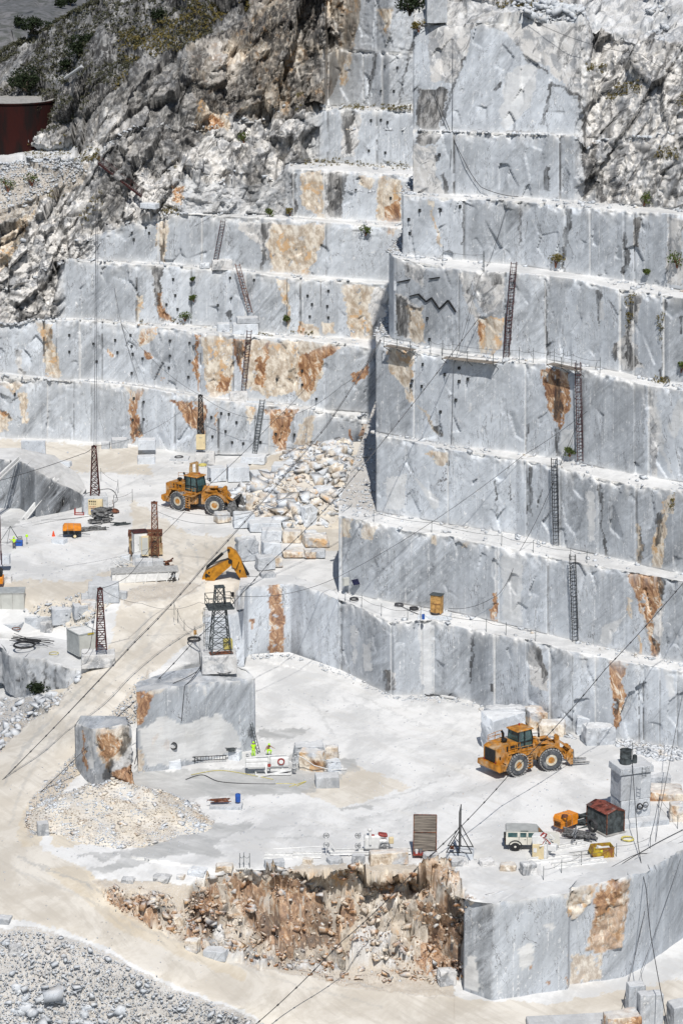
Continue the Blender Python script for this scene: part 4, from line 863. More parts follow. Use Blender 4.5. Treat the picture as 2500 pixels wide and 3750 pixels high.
def rk(x0, x1, y0, y1, m, label, z=None, boxy=.3, df=.8, rz=None, name='boulder', cat='boulder', group=None, sink=.1, lift=0.):
    """stone filling the photo box x0..x1, y0..y1 (y1 = its foot)"""
    global ROCKN; ROCKN += 1
    u = (x0+x1)/2
    if z is None: z = float(F0(np.array([u]), np.array([y1*1.0]))[0]) if u < 1660 and not (u > 750 and y1 < 2450) else (9.0 if y1 < 2200 else 0.0)
    p = PZ(u, y1, z); dep = p.y*cP-(z-CAM_H)*sP; s = FPX/dep
    w_ = (x1-x0)/s; d = w_*df; el = math.atan2(CAM_H-z, p.y)
    rz_ = random.Random(ROCKN*7).uniform(-.35, .35) if rz is None else rz
    h = max(.28*w_ if boxy < .9 else .12, ((y1-y0)/s - d*math.sin(el)*.85)/math.cos(el))
    k = 1/(abs(math.cos(rz_))+df*abs(math.sin(rz_))*.8)
    if group == 'boulders at the foot of the wall behind the lower loader': h *= 1.35; boxy = min(boxy, .4)
    me = stone_mesh((w_*k, d*k, h), boxy, 100+ROCKN*13); me.name = name; me.materials.append(STM[m] if isinstance(m, str) else m)
    o = bpy.data.objects.new(name, me); COL.objects.link(o); o.location = (p.x, p.y+d/2*.9, z-sink*min(1, h)+lift); o.rotation_euler = (0, 0, rz_)
    tag(o, label, cat, group); return o
def bk(*a, **k):
    k.setdefault('boxy', .93); k.setdefault('name', 'marble_block'); k.setdefault('cat', 'marble block'); return rk(*a, **k)
# row along the rim of the pit
G1 = 'boulders lined up along the rim of the pit'
rk(439,495,3206,3240,'rough','small squat pale boulder, leftmost on the pit rim row',group=G1)
rk(555,633,3198,3236,'rough','low flat pale boulder second from left on the pit rim',group=G1)
rk(643,680,3196,3225,'tan','little tan boulder wedged between two bigger pale rim boulders',group=G1)
rk(682,763,3168,3216,'white','wide pale boulder with a flat face on the pit rim',group=G1)
rk(785,854,3155,3196,'cream','cream boulder on the rim left of the upright steel pins',group=G1)
rk(962,1045,3140,3184,'grey','long grey boulder in front of the left pair of white rails',group=G1,boxy=.6,df=.5)
rk(1103,1149,3135,3168,'tan','small brownish boulder in front of the white rails',group=G1)
rk(1191,1257,3132,3166,'dark','low dark grey boulder beneath the red and white wire saw',group=G1)
bk(1287,1337,3124,3162,'dark','squared dark grey stone below the white rail machine',group=G1,df=.5)
rk(1345,1501,3105,3167,'tan','long ochre faced slab of rock on the pit rim beside the rail machine',boxy=.75,df=.35,rz=.12,group=G1)
rk(1547,1610,3113,3155,'rough','grey boulder in front of the brown sheet metal screen',group=G1)
rk(1641,1717,3130,3174,'rough','pale boulder in front of the braced black board',group=G1)
bk(1633,1738,3098,3148,'white','wide white marble plinth carrying the braced black board',df=.75,rz=-.1)
bk(1512,1600,3112,3136,'white','low white marble plinth under the brown sheet metal screen',df=.6,rz=0)
rk(1749,1813,3134,3177,'rough','round pale grey boulder right of the black board',group=G1)
rk(1828,1890,3152,3195,'tan','small boulder with a brown face near the parked off road car',group=G1)
rk(1900,1970,3147,3210,'rough','big upright grey boulder at the end of the rim row',group=G1,boxy=.55)
# behind the lower loader
G2 = 'boulders at the foot of the wall behind the lower loader'
rk(1772,1930,2588,2682,'grey','big grey boulder with rusty top behind the loader cab',df=.55,group=G2)
rk(1756,1930,2625,2752,'white','long sloping white slab leaning behind the loader engine hood',df=.5,rz=.5,boxy=.5,group=G2)
rk(1916,2008,2600,2678,'rust','red brown patched boulder behind the loader lift arm',group=G2)
rk(1999,2073,2590,2646,'grey','square grey boulder against the wall behind the loader fork',group=G2,boxy=.6)
rk(1970,2080,2638,2700,'tan','tan boulder right behind the loader front axle',group=G2)
rk(2110,2196,2622,2694,'white','bright white boulder with dark left side right of the loader',group=G2,boxy=.55)
rk(2131,2263,2658,2732,'grey','low broad grey and tan boulder beyond the loader fork tips',group=G2,df=.6)
# right edge
rk(2374,2459,2824,2880,'grey','pale grey boulder at the right edge beyond the drum',df=.6)
rk(2370,2510,2890,2938,'rust','flat rust coloured rock lying right of the marble pillar',df=.9)
rk(2452,2540,2926,3010,'rust','rust veined boulder cut by the right edge of the photo',boxy=.5)
# saw area
rk(1068,1192,2708,2796,'grey','grey topped boulder at the back of the group right of the wire saw',df=.6,boxy=.5)
rk(1092,1196,2735,2826,'tan','large upright boulder with brown and white face right of the wire saw',df=.6,boxy=.6)
rk(1188,1241,2722,2786,'tan','narrow grey capped boulder at the right back of the saw group',df=.8,boxy=.6)
rk(1190,1253,2774,2828,'white','round white boulder at the front right of the saw group')
bk(1151,1243,2826,2886,'dark','squared grey block with a brown top in front of the boulder group',df=.7,rz=.08)
bk(765,889,2936,2966,'grey','low grey slab with tools on it between the pool and the ramp',df=.45,rz=-.05)
bk(131,179,3002,3063,'dark','small dark grey block at the left foot of the rubble heap',df=.9,rz=.2)
bk(165,191,2535,2562,'grey','little grey stone at the foot of the left bench beside the shrub',boxy=.5)
# upper pad
G3 = 'white sawn blocks in a row behind the upper loader'
bk(757,828,1700,1762,'white','white sawn block at the left end of the row behind the upper loader',df=.9,rz=.3,group=G3)
bk(828,914,1694,1762,'white','cubic white sawn block second in the row behind the upper loader',df=.8,rz=.12,group=G3)
bk(911,993,1716,1762,'white','low white sawn block between two taller blocks behind the upper loader',df=.9,rz=.25,group=G3)
bk(994,1084,1688,1760,'white','tallest white sawn block at the right end of the row',df=.8,rz=-.1,group=G3)
rk(878,977,1660,1698,'white','tilted white slab with a brown underside above the block row',boxy=.6,df=.7)
bk(500,568,1662,1700,'white','lower of two stacked white blocks at the wall foot',df=.7,rz=.1)
bk(504,571,1622,1668,'white','upper of two stacked white blocks at the wall foot',df=.7,rz=.05,lift=.9)
bk(371,403,1612,1645,'grey','small pale block at the wall foot, left of a wider block',df=.8)
bk(405,467,1598,1643,'grey','wide pale block at the wall foot beside the rusty seam',df=.8,rz=.1)
bk(620,693,1668,1688,'grey','flat grey slab with a ring on it near the cream cabinet',df=.9)
bk(712,786,1648,1700,'rough','pale plinth under the cream cabinet and its lattice mast',df=.7,rz=0,boxy=.85)
bk(77,168,1608,1674,'white','thin upright white marble slab standing at the far left',df=.16,rz=-.05,z=12.5)
bk(187,246,1964,1992,'white','low white stone block by the orange traffic cone',df=.7,boxy=.8)
bk(210,262,1684,1708,'white','low white slab lying on the raised cut at far left',df=.6,z=12.6)
R2 = 'loose quarried blocks below the rubble heap'
for a in [(848,938,1866,1932,'white','white block with a brown right side beside the upper loader bucket',.85,.2),(905,1037,1890,1947,'white','long white block with a sloping left end below the rubble',.8,.1),(953,1034,1926,1984,'white','white block above the grey striped boulder',.85,.1),
  (1033,1107,1930,1986,'cream','pale cream block at the middle of the block field',.85,-.1),(852,954,1955,2053,'grey','big grey striped boulder at the left of the block field',.6,.2),(951,1031,1968,2056,'white','white flat faced block leaning on the grey striped boulder',.8,.1),
  (932,1008,2024,2087,'grey','grey cube with a dark left side above the excavator arm tip',.9,.35),(984,1038,2032,2076,'rust','rusty brown block right of the grey cube',.7,.1),(947,1010,2086,2122,'dark','dark wedge of stone just right of the excavator arm foot',.7,.2),
  (1102,1210,1944,2003,'tan','tan and grey rock with streaked face under the rubble',.55,.1),(1030,1118,2000,2040,'tan','low brown topped rock in the front of the block field',.6,.1),(1114,1160,2010,2043,'rust','orange brown block in the front right of the block field',.8,0),
  (1137,1192,2004,2041,'grey','pale grey block beside the orange brown one',.9,0),(1112,1162,1936,1965,'white','little white block on top of the block field',.9,.1),(1144,1230,1770,1866,'white','huge angular white boulder at the right of the rubble heap',.45,.3),
  (1098,1161,1843,1930,'white','upright pointed grey and white boulder below the huge angular one',.5,.4),(1030,1084,1778,1832,'grey','grey boulder in the middle of the cream rubble',.35,.2),(1037,1092,1830,1874,'tan','brown grey boulder under the grey one in the rubble',.4,.1),
  (898,927,1799,1870,'cream','tall cream stone at the edge of the rubble by the bucket',.6,.1),(1309,1373,1640,1712,'grey','grey boulder with dark front against the far corner of the benches',.45,.3),(1253,1296,1672,1712,'tan','tan grey boulder left of the one in the corner',.5,.1),
  (1183,1256,1672,1708,'rough','flat rough boulder on the far side of the rubble',.5,.1),(1163,1212,1702,1754,'cream','cream boulder behind the rubble heap',.5,.1),(1087,1164,1708,1742,'cream','long cream block at the back edge of the rubble',.85,0),
  (1244,1318,1722,1770,'tan','tan boulder resting on the ramp by the bench corner',.4,.2),(780,846,1866,1914,'tan','grey block with a tan underside right in front of the loader wheel',.8,.5),(1200,1262,1725,1775,'white','white boulder left of the tan one on the ramp',.4,.2),
  (1045,1090,1742,1778,'dark','dark flat stone behind the grey rubble boulder',.5,.3),(1105,1150,1748,1790,'dark','dark hollowed stone at the top of the rubble',.4,.1),(930,975,1812,1850,'white','small white block in the left of the rubble',.6,.3)]:
    rk(a[0],a[1],a[2],a[3],a[4],a[5],boxy=max(.2, a[6]-.22),rz=a[7]+.12*((a[0]%7)-3)/3,group=R2,z=9.0+max(0,min(1,(a[0]-980)/200))*max(0,min(1,(1800-a[3])/150))*2.2)
# terrace on the left
bk(329,439,2105,2136,'grey','grey slab at the back of the left terrace behind the big sawn block',df=.9,rz=.1,z=8.8)
bk(318,437,2124,2206,'grey','big sawn grey block at the corner of the haul road and terrace',df=.6,rz=.05)
bk(434,467,2158,2195,'grey','small grey block leaning on the big sawn block by the road',boxy=.7)
rk(290,346,2168,2197,'grey','low pale stone left of the big sawn corner block')
bk(284,356,2192,2232,'rust','orange brown block between the terrace row and the big sawn block',df=.8,rz=.3)
bk(262,323,2205,2266,'grey','grey striped block at the right end of the terrace row',df=.8,rz=.3)
bk(180,284,2210,2287,'grey','long grey block with an orange corner in the terrace row',df=.7,rz=.2)
bk(80,205,2238,2305,'grey','long pale grey block with rounded corners in the terrace row',df=.6,rz=.18)
rk(147,201,2268,2319,'rough','white rough cube with a ring mark in front of the terrace row',boxy=.7)
bk(8,84,2272,2308,'grey','flat grey block at the left of the terrace behind another',df=.8)
bk(-10,106,2296,2358,'grey','wide flat topped grey block at the left edge of the terrace',df=.8,rz=.25)
bk(-8,37,2058,2100,'white','upper white block of the stack at the left edge',z=9,lift=1.2)
bk(-10,43,2098,2138,'rough','lower rough block of the stack at the left edge',z=9,boxy=.7)
rk(289,425,2372,2446,'rough','rough white boulder carrying the rusty lattice mast beside the haul road',boxy=.7,df=.6,rz=.1,z=5.3)
# pit and lower slope
rk(741,838,3458,3520,'grey','big grey boulder at the foot of the rust coloured pit',boxy=.5)
rk(624,672,3340,3404,'cream','tall cream boulder standing in the upper left of the pit')
rk(672,735,3425,3490,'tan','brown boulder left of the big grey one in the pit')
rk(1597,1674,3536,3612,'rough','grey boulder group stone at the left foot of the big foreground wall',boxy=.4,z=-9.8)
rk(24,84,3446,3508,'rough','grey white boulder on the slope below the haul road')
rk(292,350,3665,3710,'white','white boulder near the bottom of the grey rubble slope')
rk(-20,44,3348,3390,'dark','dark grey slab cut by the left edge beside the haul road',boxy=.8)
bk(2290,2362,3590,3720,'grey','tall grey block at the lower right corner standing behind another',df=.7,z=-10.2,rz=.2,boxy=.78)
bk(2330,2428,3622,3790,'grey','large grey block at the lower right corner under the hanging cables',df=.6,z=-10.4,rz=.15,boxy=.78)
bk(2205,2350,3692,3810,'rust','rust faced block at the bottom edge of the photo',df=.6,z=-10.4,rz=.2,boxy=.78)
bk(1925,2240,3716,3790,'dark','long grey slab along the bottom edge of the photo',df=.35,z=-10.4,rz=.12)
bk(2440,2560,3650,3800,'grey','sloping grey slab in the lower right corner of the photo',df=.8,z=-10.4,rz=.3,boxy=.7)
# on the treads
def zon(M, i, u, frac=.5):
    c = int(np.clip(np.searchsorted(M.U, u), 0, len(M.U)-1)); r = np.where(M.seg == i)[0]; r = r[int((len(r)-1)*frac)]
    return Vector([float(q) for q in M.P0[r, c]])
def rk_at(p, w_, d, h, m, label, boxy=.5, rz=.1, name='boulder', cat='boulder', group=None):
    global ROCKN; ROCKN += 1
    me = stone_mesh((w_, d, h), boxy, 100+ROCKN*13); me.name = name; me.materials.append(STM[m])
    o = bpy.data.objects.new(name, me); COL.objects.link(o); o.location = (p[0], p[1], p[2]-.05); o.rotation_euler = (0, 0, rz); tag(o, label, cat, group); return o
q = zon(ML, 3, 818); rk_at(q, 1.9, 1.6, 1.3, 'white', 'small white block left in the pile on the third left bench', .7)
q = zon(ML, 3, 895); rk_at(q, 3.9, 2.0, 1.6, 'white', 'wide white block in the pile below the second caged ladder', .75)
rk_at(q+Vector((.3,.2,1.6)), 3.4, 1.8, .9, 'grey', 'flat pale block topping the pile below the second caged ladder', .7)
q = zon(ML, 5, 812); rk_at(q, 3.2, 1.6, 1.5, 'rough', 'pale rough block at the foot of the topmost left ladder', .7)
q = zon(ML, 5, 748); rk_at(q, 1.6, 1.2, .8, 'white', 'little white stone left of the block under the topmost left ladder', .5)
q = zon(ML, 1, 873); rk_at(q, 2.8, 1.6, 1.5, 'rough', 'white block on the lowest left bench beside the ladder head', .7)
q = zon(ML, 1, 935); rk_at(q, 3.0, 1.5, .5, 'white', 'flat white slab bridging to the lowest left ladder', .9, 0, 'marble_block', 'marble block')
q = PY(1596, 86, 349); rk_at(zon(MR, 15, 1596, .06), 2.6, 2.2, 3.9, 'grey', 'tall pale block standing alone on the topmost bench edge', .85)
# ------------------------------------------------------------------ rubble: chips and stones nobody could count
def chips(name, spots, mat, seed=1):
    rs = np.random.RandomState(seed); pts = np.array(spots, float); n = len(pts)
    oct_ = np.array([(-1,-1,-1),(1,-1,-1),(1,1,-1),(-1,1,-1),(-1,-1,1),(1,-1,1),(1,1,1),(-1,1,1)], float)*.7
    F = np.array([(0,2,1),(0,3,2),(4,5,6),(4,6,7),(0,1,5),(0,5,4),(1,2,6),(1,6,5),(2,3,7),(2,7,6),(3,0,4),(3,4,7)])
    V = oct_[None]*(1+rs.uniform(-.55, .25, (n, 8, 3)))*pts[:, None, 3:4]*rs.uniform(.42, 1.35, (n, 1, 3))*np.array([1.2, 1.0, .6])
    a = rs.uniform(0, 6.28, n); c, s = np.cos(a)[:, None], np.sin(a)[:, None]
    X = V[..., 0]*c-V[..., 1]*s; Y = V[..., 0]*s+V[..., 1]*c
    tl = rs.uniform(-.6, .6, n)[:, None]; ct, st = np.cos(tl), np.sin(tl); Z = V[..., 2]*ct+X*st; X = X*ct-V[..., 2]*st
    V = np.stack([X, Y, Z], -1)+pts[:, None, :3]
    Fa = (F[None]+(np.arange(n)*8)[:, None, None]).reshape(-1, 3)
    o = np_mesh(name, V.reshape(-1, 3), Fa, mat); tag(o, kind='stuff'); return o
CHW = stone_mat('chip_pale', dict(tone=1.3, nat=.1, tan=.44, rust=.0, bump=0.0)); CHG = stone_mat('chip_grey', dict(tone=.9, nat=.15, tan=.30, bump=0.0)); CHR = stone_mat('chip_rust', dict(tone=.5, nat=.3, tan=.50, rust=.45, bump=0.0))
def scatter(Pg, Mg, UU, VV, poly, n, smin, smax, seed, power=2.6):
    rs = np.random.RandomState(seed); ok = np.argwhere(inpoly(UU, VV, poly)); out = []
    if len(ok) == 0: return out
    pick = ok[rs.randint(0, len(ok), n)]
    sz = smin+(smax-smin)*rs.random_sample(n)**power
    for (r, c), s_ in zip(pick, sz):
        p = Pg[r, c]; out.append((p[0]+rs.uniform(-.25, .25), p[1]+rs.uniform(-.5, .5), p[2]+s_*.25, s_))
    return out
g1, _, u1, v1_ = PG1; g2, _, u2, v2_ = PG2; g5, _, u5, v5 = PG5
sp = []
lowslope = [(-200,3410),(150,3410),(350,3475),(600,3615),(750,3670),(960,3755),(1000,4000),(-200,4000)]
sp += scatter(g1, 0, u1, v1_, lowslope, 17000, .04, .15, 1, 2.5)+scatter(g1, 0, u1, v1_, lowslope, 1500, .12, .5, 21, 5); sp += scatter(g2, 0, u2, v2_, lowslope, 4500, .04, .15, 2, 2.5)+scatter(g2, 0, u2, v2_, lowslope, 260, .12, .45, 22, 5)
sp += scatter(g1, 0, u1, v1_, [(-100,3640),(330,3600),(520,3780),(400,3990),(-100,3990)], 420, .10, 1.1, 3, 5)
sp += scatter(g1, 0, u1, v1_, gravels[1], 3000, .05, .16, 4, 2.5)+scatter(g1, 0, u1, v1_, gravels[1], 260, .15, .8, 24, 3); sp += scatter(g1, 0, u1, v1_, gravels[3], 900, .05, .3, 6, 6); sp += scatter(g1, 0, u1, v1_, gravels[2], 3000, .05, .14, 5, 2.5)+scatter(g1, 0, u1, v1_, gravels[2], 160, .12, .4, 25, 3)
chips('rubble_stones', sp, CHG, 1)
sp = scatter(g1, 0, u1, v1_, pit, 1500, .04, .13, 7, 2.5)+scatter(g1, 0, u1, v1_, pit, 240, .12, .6, 27, 3)+scatter(g2, 0, u2, v2_, pit, 2600, .04, .13, 8, 2.5)+scatter(g2, 0, u2, v2_, pit, 700, .12, .6, 28, 3)+scatter(PG2b[0], 0, PG2b[2], PG2b[3], pit, 900, .05, .4, 29, 4)+scatter(g2, 0, u2, v2_, [(760,3380),(1640,3480),(1640,3600),(1300,3610),(900,3530)], 2600, .04, .6, 9, 20)
chips('pit_rubble', sp, CHR, 2)
# cream rubble heap by the stub, and the heap the upper loader works on
def heap(name, outline, zb, H, n, seed, mat_seed, peaks, res=.35, beige=1.0, smax=.6, pw=34):
    w_ = [PZ(u, v, zb) for u, v in outline]; xs = [p.x for p in w_]; ys = [p.y for p in w_]
    X = np.arange(min(xs)-1, max(xs)+1, res); Y = np.arange(min(ys)-1, max(ys)+1, res); XX, YY = np.meshgrid(X, Y)
    Z = np.zeros_like(XX)
    for (pu, pv, ph, pr) in peaks:
        q = PZ(pu, pv, zb); d = np.sqrt((XX-q.x)**2+((YY-q.y)*1.0)**2); Z = np.maximum(Z, ph*np.clip(1-d/pr, -1, 1))
    P = np.stack([XX, YY, Z], -1); f2 = facets(P*.9, seed)[0]; nz = (fbm(P*.6, 3, seed)-.5)
    Z2 = np.where(Z > 0, Z+nz*.9*np.clip(Z, 0, 1)+f2*.10, -.4); P[..., 2] = zb+Z2
    m = newmask(P.shape[:2], .8, .25); m['C'][..., 0] = beige*.75; m['C'][..., 1] = .12; m['B'][..., 2] = .3*beige; m['B'][..., 1] = np.where(nz > 0, .9, .6)
    o = grid_obj(name, P, m); tag(o, kind='stuff')
    rs = np.random.RandomState(seed); ok = np.argwhere(Z > .02); pick = ok[rs.randint(0, len(ok), n)]; sp = []
    for r, c in pick:
        s_ = (.045+.11*rs.random_sample()**2.5) if rs.random_sample() < (.94 if pw > 20 else .42) else .1+(smax-.1)*rs.random_sample()**4; sp.append((P[r, c, 0]+rs.uniform(-.2, .2), P[r, c, 1]+rs.uniform(-.2, .2), P[r, c, 2]+s_*.2, s_))
    # fringe stones
    chips(name+'_stones', sp, CHW if beige > .6 else CHG, seed+1); return P
heap('rubble_heap', [(170,2900),(760,3100)], 0., 4, 9000, 61, 0, [(330,2985,3.4,6.6),(420,2975,3.6,7.2),(520,2985,3.1,6.4),(240,3000,2.4,4.6),(600,3005,1.9,4.6),(680,3022,.8,3.0),(455,3010,2.4,7.4)], smax=.45)
heap('rubble_pile', [(870,1620),(1240,2000)], 9., 4, 3000, 67, 0, [(1000,1830,2.4,6),(1090,1800,3.2,7),(1180,1770,3.4,8),(940,1820,1.7,4),(1130,1880,2.6,7),(1240,1700,3.0,9),(1060,1900,1.9,5),(1200,1880,3.0,7)], smax=1.5, pw=11)
sp = []
for T_ in TREADS:
    rs_ = np.random.RandomState(len(T_)); n_ = 900
    for k_ in range(n_): q_ = T_[rs_.randint(0, min(26, T_.shape[0])), rs_.randint(0, T_.shape[1])]; s_ = .05+.3*rs_.random_sample()**4; sp.append((q_[0]+rs_.uniform(-.3, .3), q_[1]+rs_.uniform(-.5, .5), q_[2]+s_*.3, s_))
chips('ramp_gravel', sp, CHG, 15)
fl = scatter(g1, 0, u1, v1_, [(200,3160),(700,3150),(700,2960),(500,2960),(200,3080)], 260, .02, .12, 31, 3)+scatter(g2, 0, u2, v2_, [(760,2480),(1660,2560),(1660,3180),(760,3170)], 1300, .02, .13, 32, 3.5)+scatter(PG3[0], 0, PG3[2], PG3[3], [(1663,2600),(2660,2760),(2660,3000),(2300,3190),(1800,3290),(1663,3240)], 1300, .02, .13, 33, 3.5)+scatter(g1, 0, u1, v1_, [(0,1620),(740,1680),(740,2160),(200,2180),(0,2140)], 1100, .03, .16, 34, 3.5)+scatter(g1, 0, u1, v1_, road, 900, .02, .10, 35, 3)
fl += scatter(g2, 0, u2, v2_, [(905,2400),(1060,2392),(1240,2452),(1443,2548),(1660,2555),(1660,2575),(1430,2565),(1240,2475),(1060,2410),(900,2420)], 500, .04, .3, 36, 4)+scatter(PG3[0], 0, PG3[2], PG3[3], [(1663,2552),(1790,2596),(2060,2676),(2270,2706),(2660,2766),(2660,2800),(2060,2700),(1790,2620),(1663,2570)], 700, .04, .4, 37, 4)+scatter(PG3[0], 0, PG3[2], PG3[3], [(2270,2700),(2500,2745),(2520,2780),(2400,2790),(2290,2740)], 500, .05, .45, 38, 3)
chips('floor_chips', fl, CHG, 19)
# debris along the treads and wall feet
def foot_debris(M, segs, n, seed, u0, u1_, smax=.45):
    rs = np.random.RandomState(seed); sp = []
    for i in segs:
        r = np.where(M.seg == i)[0]
        for k in range(n):
            c = int(np.searchsorted(M.U, rs.uniform(u0, u1_))); c = min(c, len(M.U)-1)
            if vnoise(np.array([[M.U[c]*.012, i*3.1, seed]]), 5)[0] < .38: continue
            rr = r[0]+int((len(r)-1)*(1-rs.random_sample()**2.2)); p = M.P[rr, c]; s_ = .05+(smax-.05)*rs.random_sample()**5
            sp.append((p[0]+rs.uniform(-.1, .1), p[1]-rs.uniform(0, .25), p[2]+s_*.3, s_))
    return sp
chips('bench_debris', foot_debris(MR, [1,3,5,7,9,11,13], 420, 3, 1250, 2600)+foot_debris(MR, [15], 3000, 4, 1511, 2600, .9), CHG, 5)
chips('bench_debris', foot_debris(ML, [1,3,5,7,9,11], 420, 6, 0, 1500)+foot_debris(ML, [3], 150, 9, 0, 240), CHG, 6)
chips('scree_stones', foot_debris(ML, [10], 4600, 16, -150, 330, .35), CHG, 7)
# ------------------------------------------------------------------ paints and metals
YEL = plain('machine_yellow', (.50, .205, .02), .55, 0, .3, 1.6, .4, .36, dirtcol=(.46, .36, .24)); YEL2 = plain('arm_yellow', (.50, .215, .012), .42, 0, .25, 1.3, .5, .12, dirtcol=(.34, .22, .10))
BLK = plain('black_steel', (.025, .026, .028), .5, .2, .3, 3); GLS = plain('cab_glass', (.02, .05, .055), .08, 0, .3, 1, .8, col2=(.06, .13, .13)); RUB = plain('tyre_rubber', (.10, .107, .118), .85, 0, .3, 2.2, .3, .30, dirtcol=(.34, .34, .335))
DRB = plain('dusty_tread', (.30, .30, .295), .9, 0, .3, 3, .3, .4, dirtcol=(.45, .44, .43)); RIMC = plain('rim_cream', (.60, .55, .44), .6, 0, .25, 3); WHT = plain('white_paint', (.74, .74, .73), .5, 0, .10, 2, .4, .15, dirtcol=(.52, .50, .46))
GRS = plain('galvanised', (.42, .43, .44), .45, .5, .25, 4); DGR = plain('dark_lattice', (.10, .115, .12), .6, .3, .3, 3); RST = plain('rusty_steel', (.22, .085, .045), .85, .1, .5, 2.5, .3, col2=(.07, .035, .028))
DRS = plain('dark_red_steel', (.085, .022, .020), .7, .1, .4, 2.5, .3, col2=(.035, .018, .018)); OLD = plain('scraped_steel', (.27, .27, .27), .6, .2, .5, 3, .5, .2); CRM = plain('cream_cabinet', (.70, .58, .36), .5, 0, .08, 1.2, .4)
CAR = plain('sand_white_paint', (.66, .64, .57), .35, 0, .06, 1, .5, .1); CARR = plain('grey_roof', (.40, .41, .40), .5, 0, .1, 2); ORG = plain('compressor_orange', (.78, .27, .022), .45, 0, .15, 2); ORD = plain('signal_orange', (.85, .10, .03), .6)
GCT = plain('container_grey', (.53, .535, .50), .5, 0, .08, .9, .4, .1); GCD = plain('container_side', (.40, .42, .42), .5, 0, .12, 1.5); BLU = plain('blue_plastic', (.02, .10, .42), .5); HIV = plain('hi_vis_lime', (.48, .86, .02), .7, 0, .1, 3)
SKN = plain('skin', (.36, .20, .13), .6); TRO = plain('grey_trousers', (.10, .10, .11), .9); RED = plain('red_metal', (.36, .05, .04), .5, 0, .3, 3); CBL = plain('cable_black', (.035, .035, .038), .7); CBG = plain('cable_grey', (.09, .09, .095), .6, .2)
WOD = plain('weathered_boards', (.27, .235, .20), .85, 0, .4, 2, stretch=(.25, 1, 6)); PLY = plain('ply_orange', (.56, .32, .11), .7, 0, .3, 2.2, .3, .12, dirtcol=(.3, .13, .04)); CRG = plain('corrugated_dark', (.085, .10, .105), .6, .2, .4, 2.0, .4, .22, dirtcol=(.20, .20, .19))
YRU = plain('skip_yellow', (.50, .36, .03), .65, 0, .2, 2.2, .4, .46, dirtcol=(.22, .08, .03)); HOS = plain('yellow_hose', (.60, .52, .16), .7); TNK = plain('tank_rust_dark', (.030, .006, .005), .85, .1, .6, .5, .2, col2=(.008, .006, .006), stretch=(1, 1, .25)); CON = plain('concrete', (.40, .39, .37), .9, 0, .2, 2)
PNL = plain('solar_cells', (.012, .014, .05), .2, .2, .2, 2, .6)
def xf(mb, M, a=0):
    for i in range(a, len(mb.v)): mb.v[i] = tuple(M @ Vector(mb.v[i]))
    return mb
def curve_pts(P0, P1, sag, n=24):
    P0, P1 = Vector(P0), Vector(P1)
    return [P0.lerp(P1, i/n) - Vector((0, 0, 4*sag*(i/n)*(1-i/n))) for i in range(n+1)]
# ------------------------------------------------------------------ wheel loaders
def wheel(parent, c, ang, r=1.18, w_=.86, side=-1):
    M = Matrix.Translation(Vector(c)) @ Matrix.Rotation(ang, 4, 'Z')
    t = MB(); t.lathe([(.60, -w_/2+.04), (.98, -w_/2), (1.12*r/1.18, -w_/2+.12), (r, -w_/4), (r, w_/4), (1.12*r/1.18, w_/2-.12), (.98, w_/2), (.60, w_/2-.04)], axis='Y', n=36, caps=False)
    xf(t, M); o = t.build('tyre', RUB, parent, smooth=True)
    g = MB(); nL = 26
    for k in range(nL):
        a = 2*math.pi*k/nL
        for s_ in (-1, 1):
            g.box((0, 0, 0), (.17, w_*.50, .11)); b = len(g.v)-8
            Rm = Matrix.Rotation(-a-(.12 if s_ > 0 else 0), 4, 'Y') @ Matrix.Translation((0, s_*w_*.27, r+.015)) @ Matrix.Rotation(s_*.45, 4, 'Z')
            for i in range(b, len(g.v)): g.v[i] = tuple(Rm @ Vector(g.v[i]))
    xf(g, M); g.build('tread', DRB, o)
    rm = MB(); rm.mi = 0
    for s_ in (-1, 1):
        rm.lathe([(.60, s_*(w_/2-.05)), (.60, s_*(w_/2-.16)), (.30, s_*(w_/2-.20)), (.30, s_*(w_/2-.04)), (.001, s_*(w_/2-.02))] if True else [], axis='Y', n=24)
    rm2 = MB()
    for s_ in (-1, 1): rm2.lathe([(.42, s_*(w_/2-.13)), (.36, s_*(w_/2-.05)), (.20, s_*(w_/2-.02)), (.001, s_*(w_/2))], axis='Y', n=20)
    xf(rm, M); q = rm.build('rim', RIMC, parent, smooth=True); xf(rm2, M); rm2.build('hub', YEL, q, smooth=True)
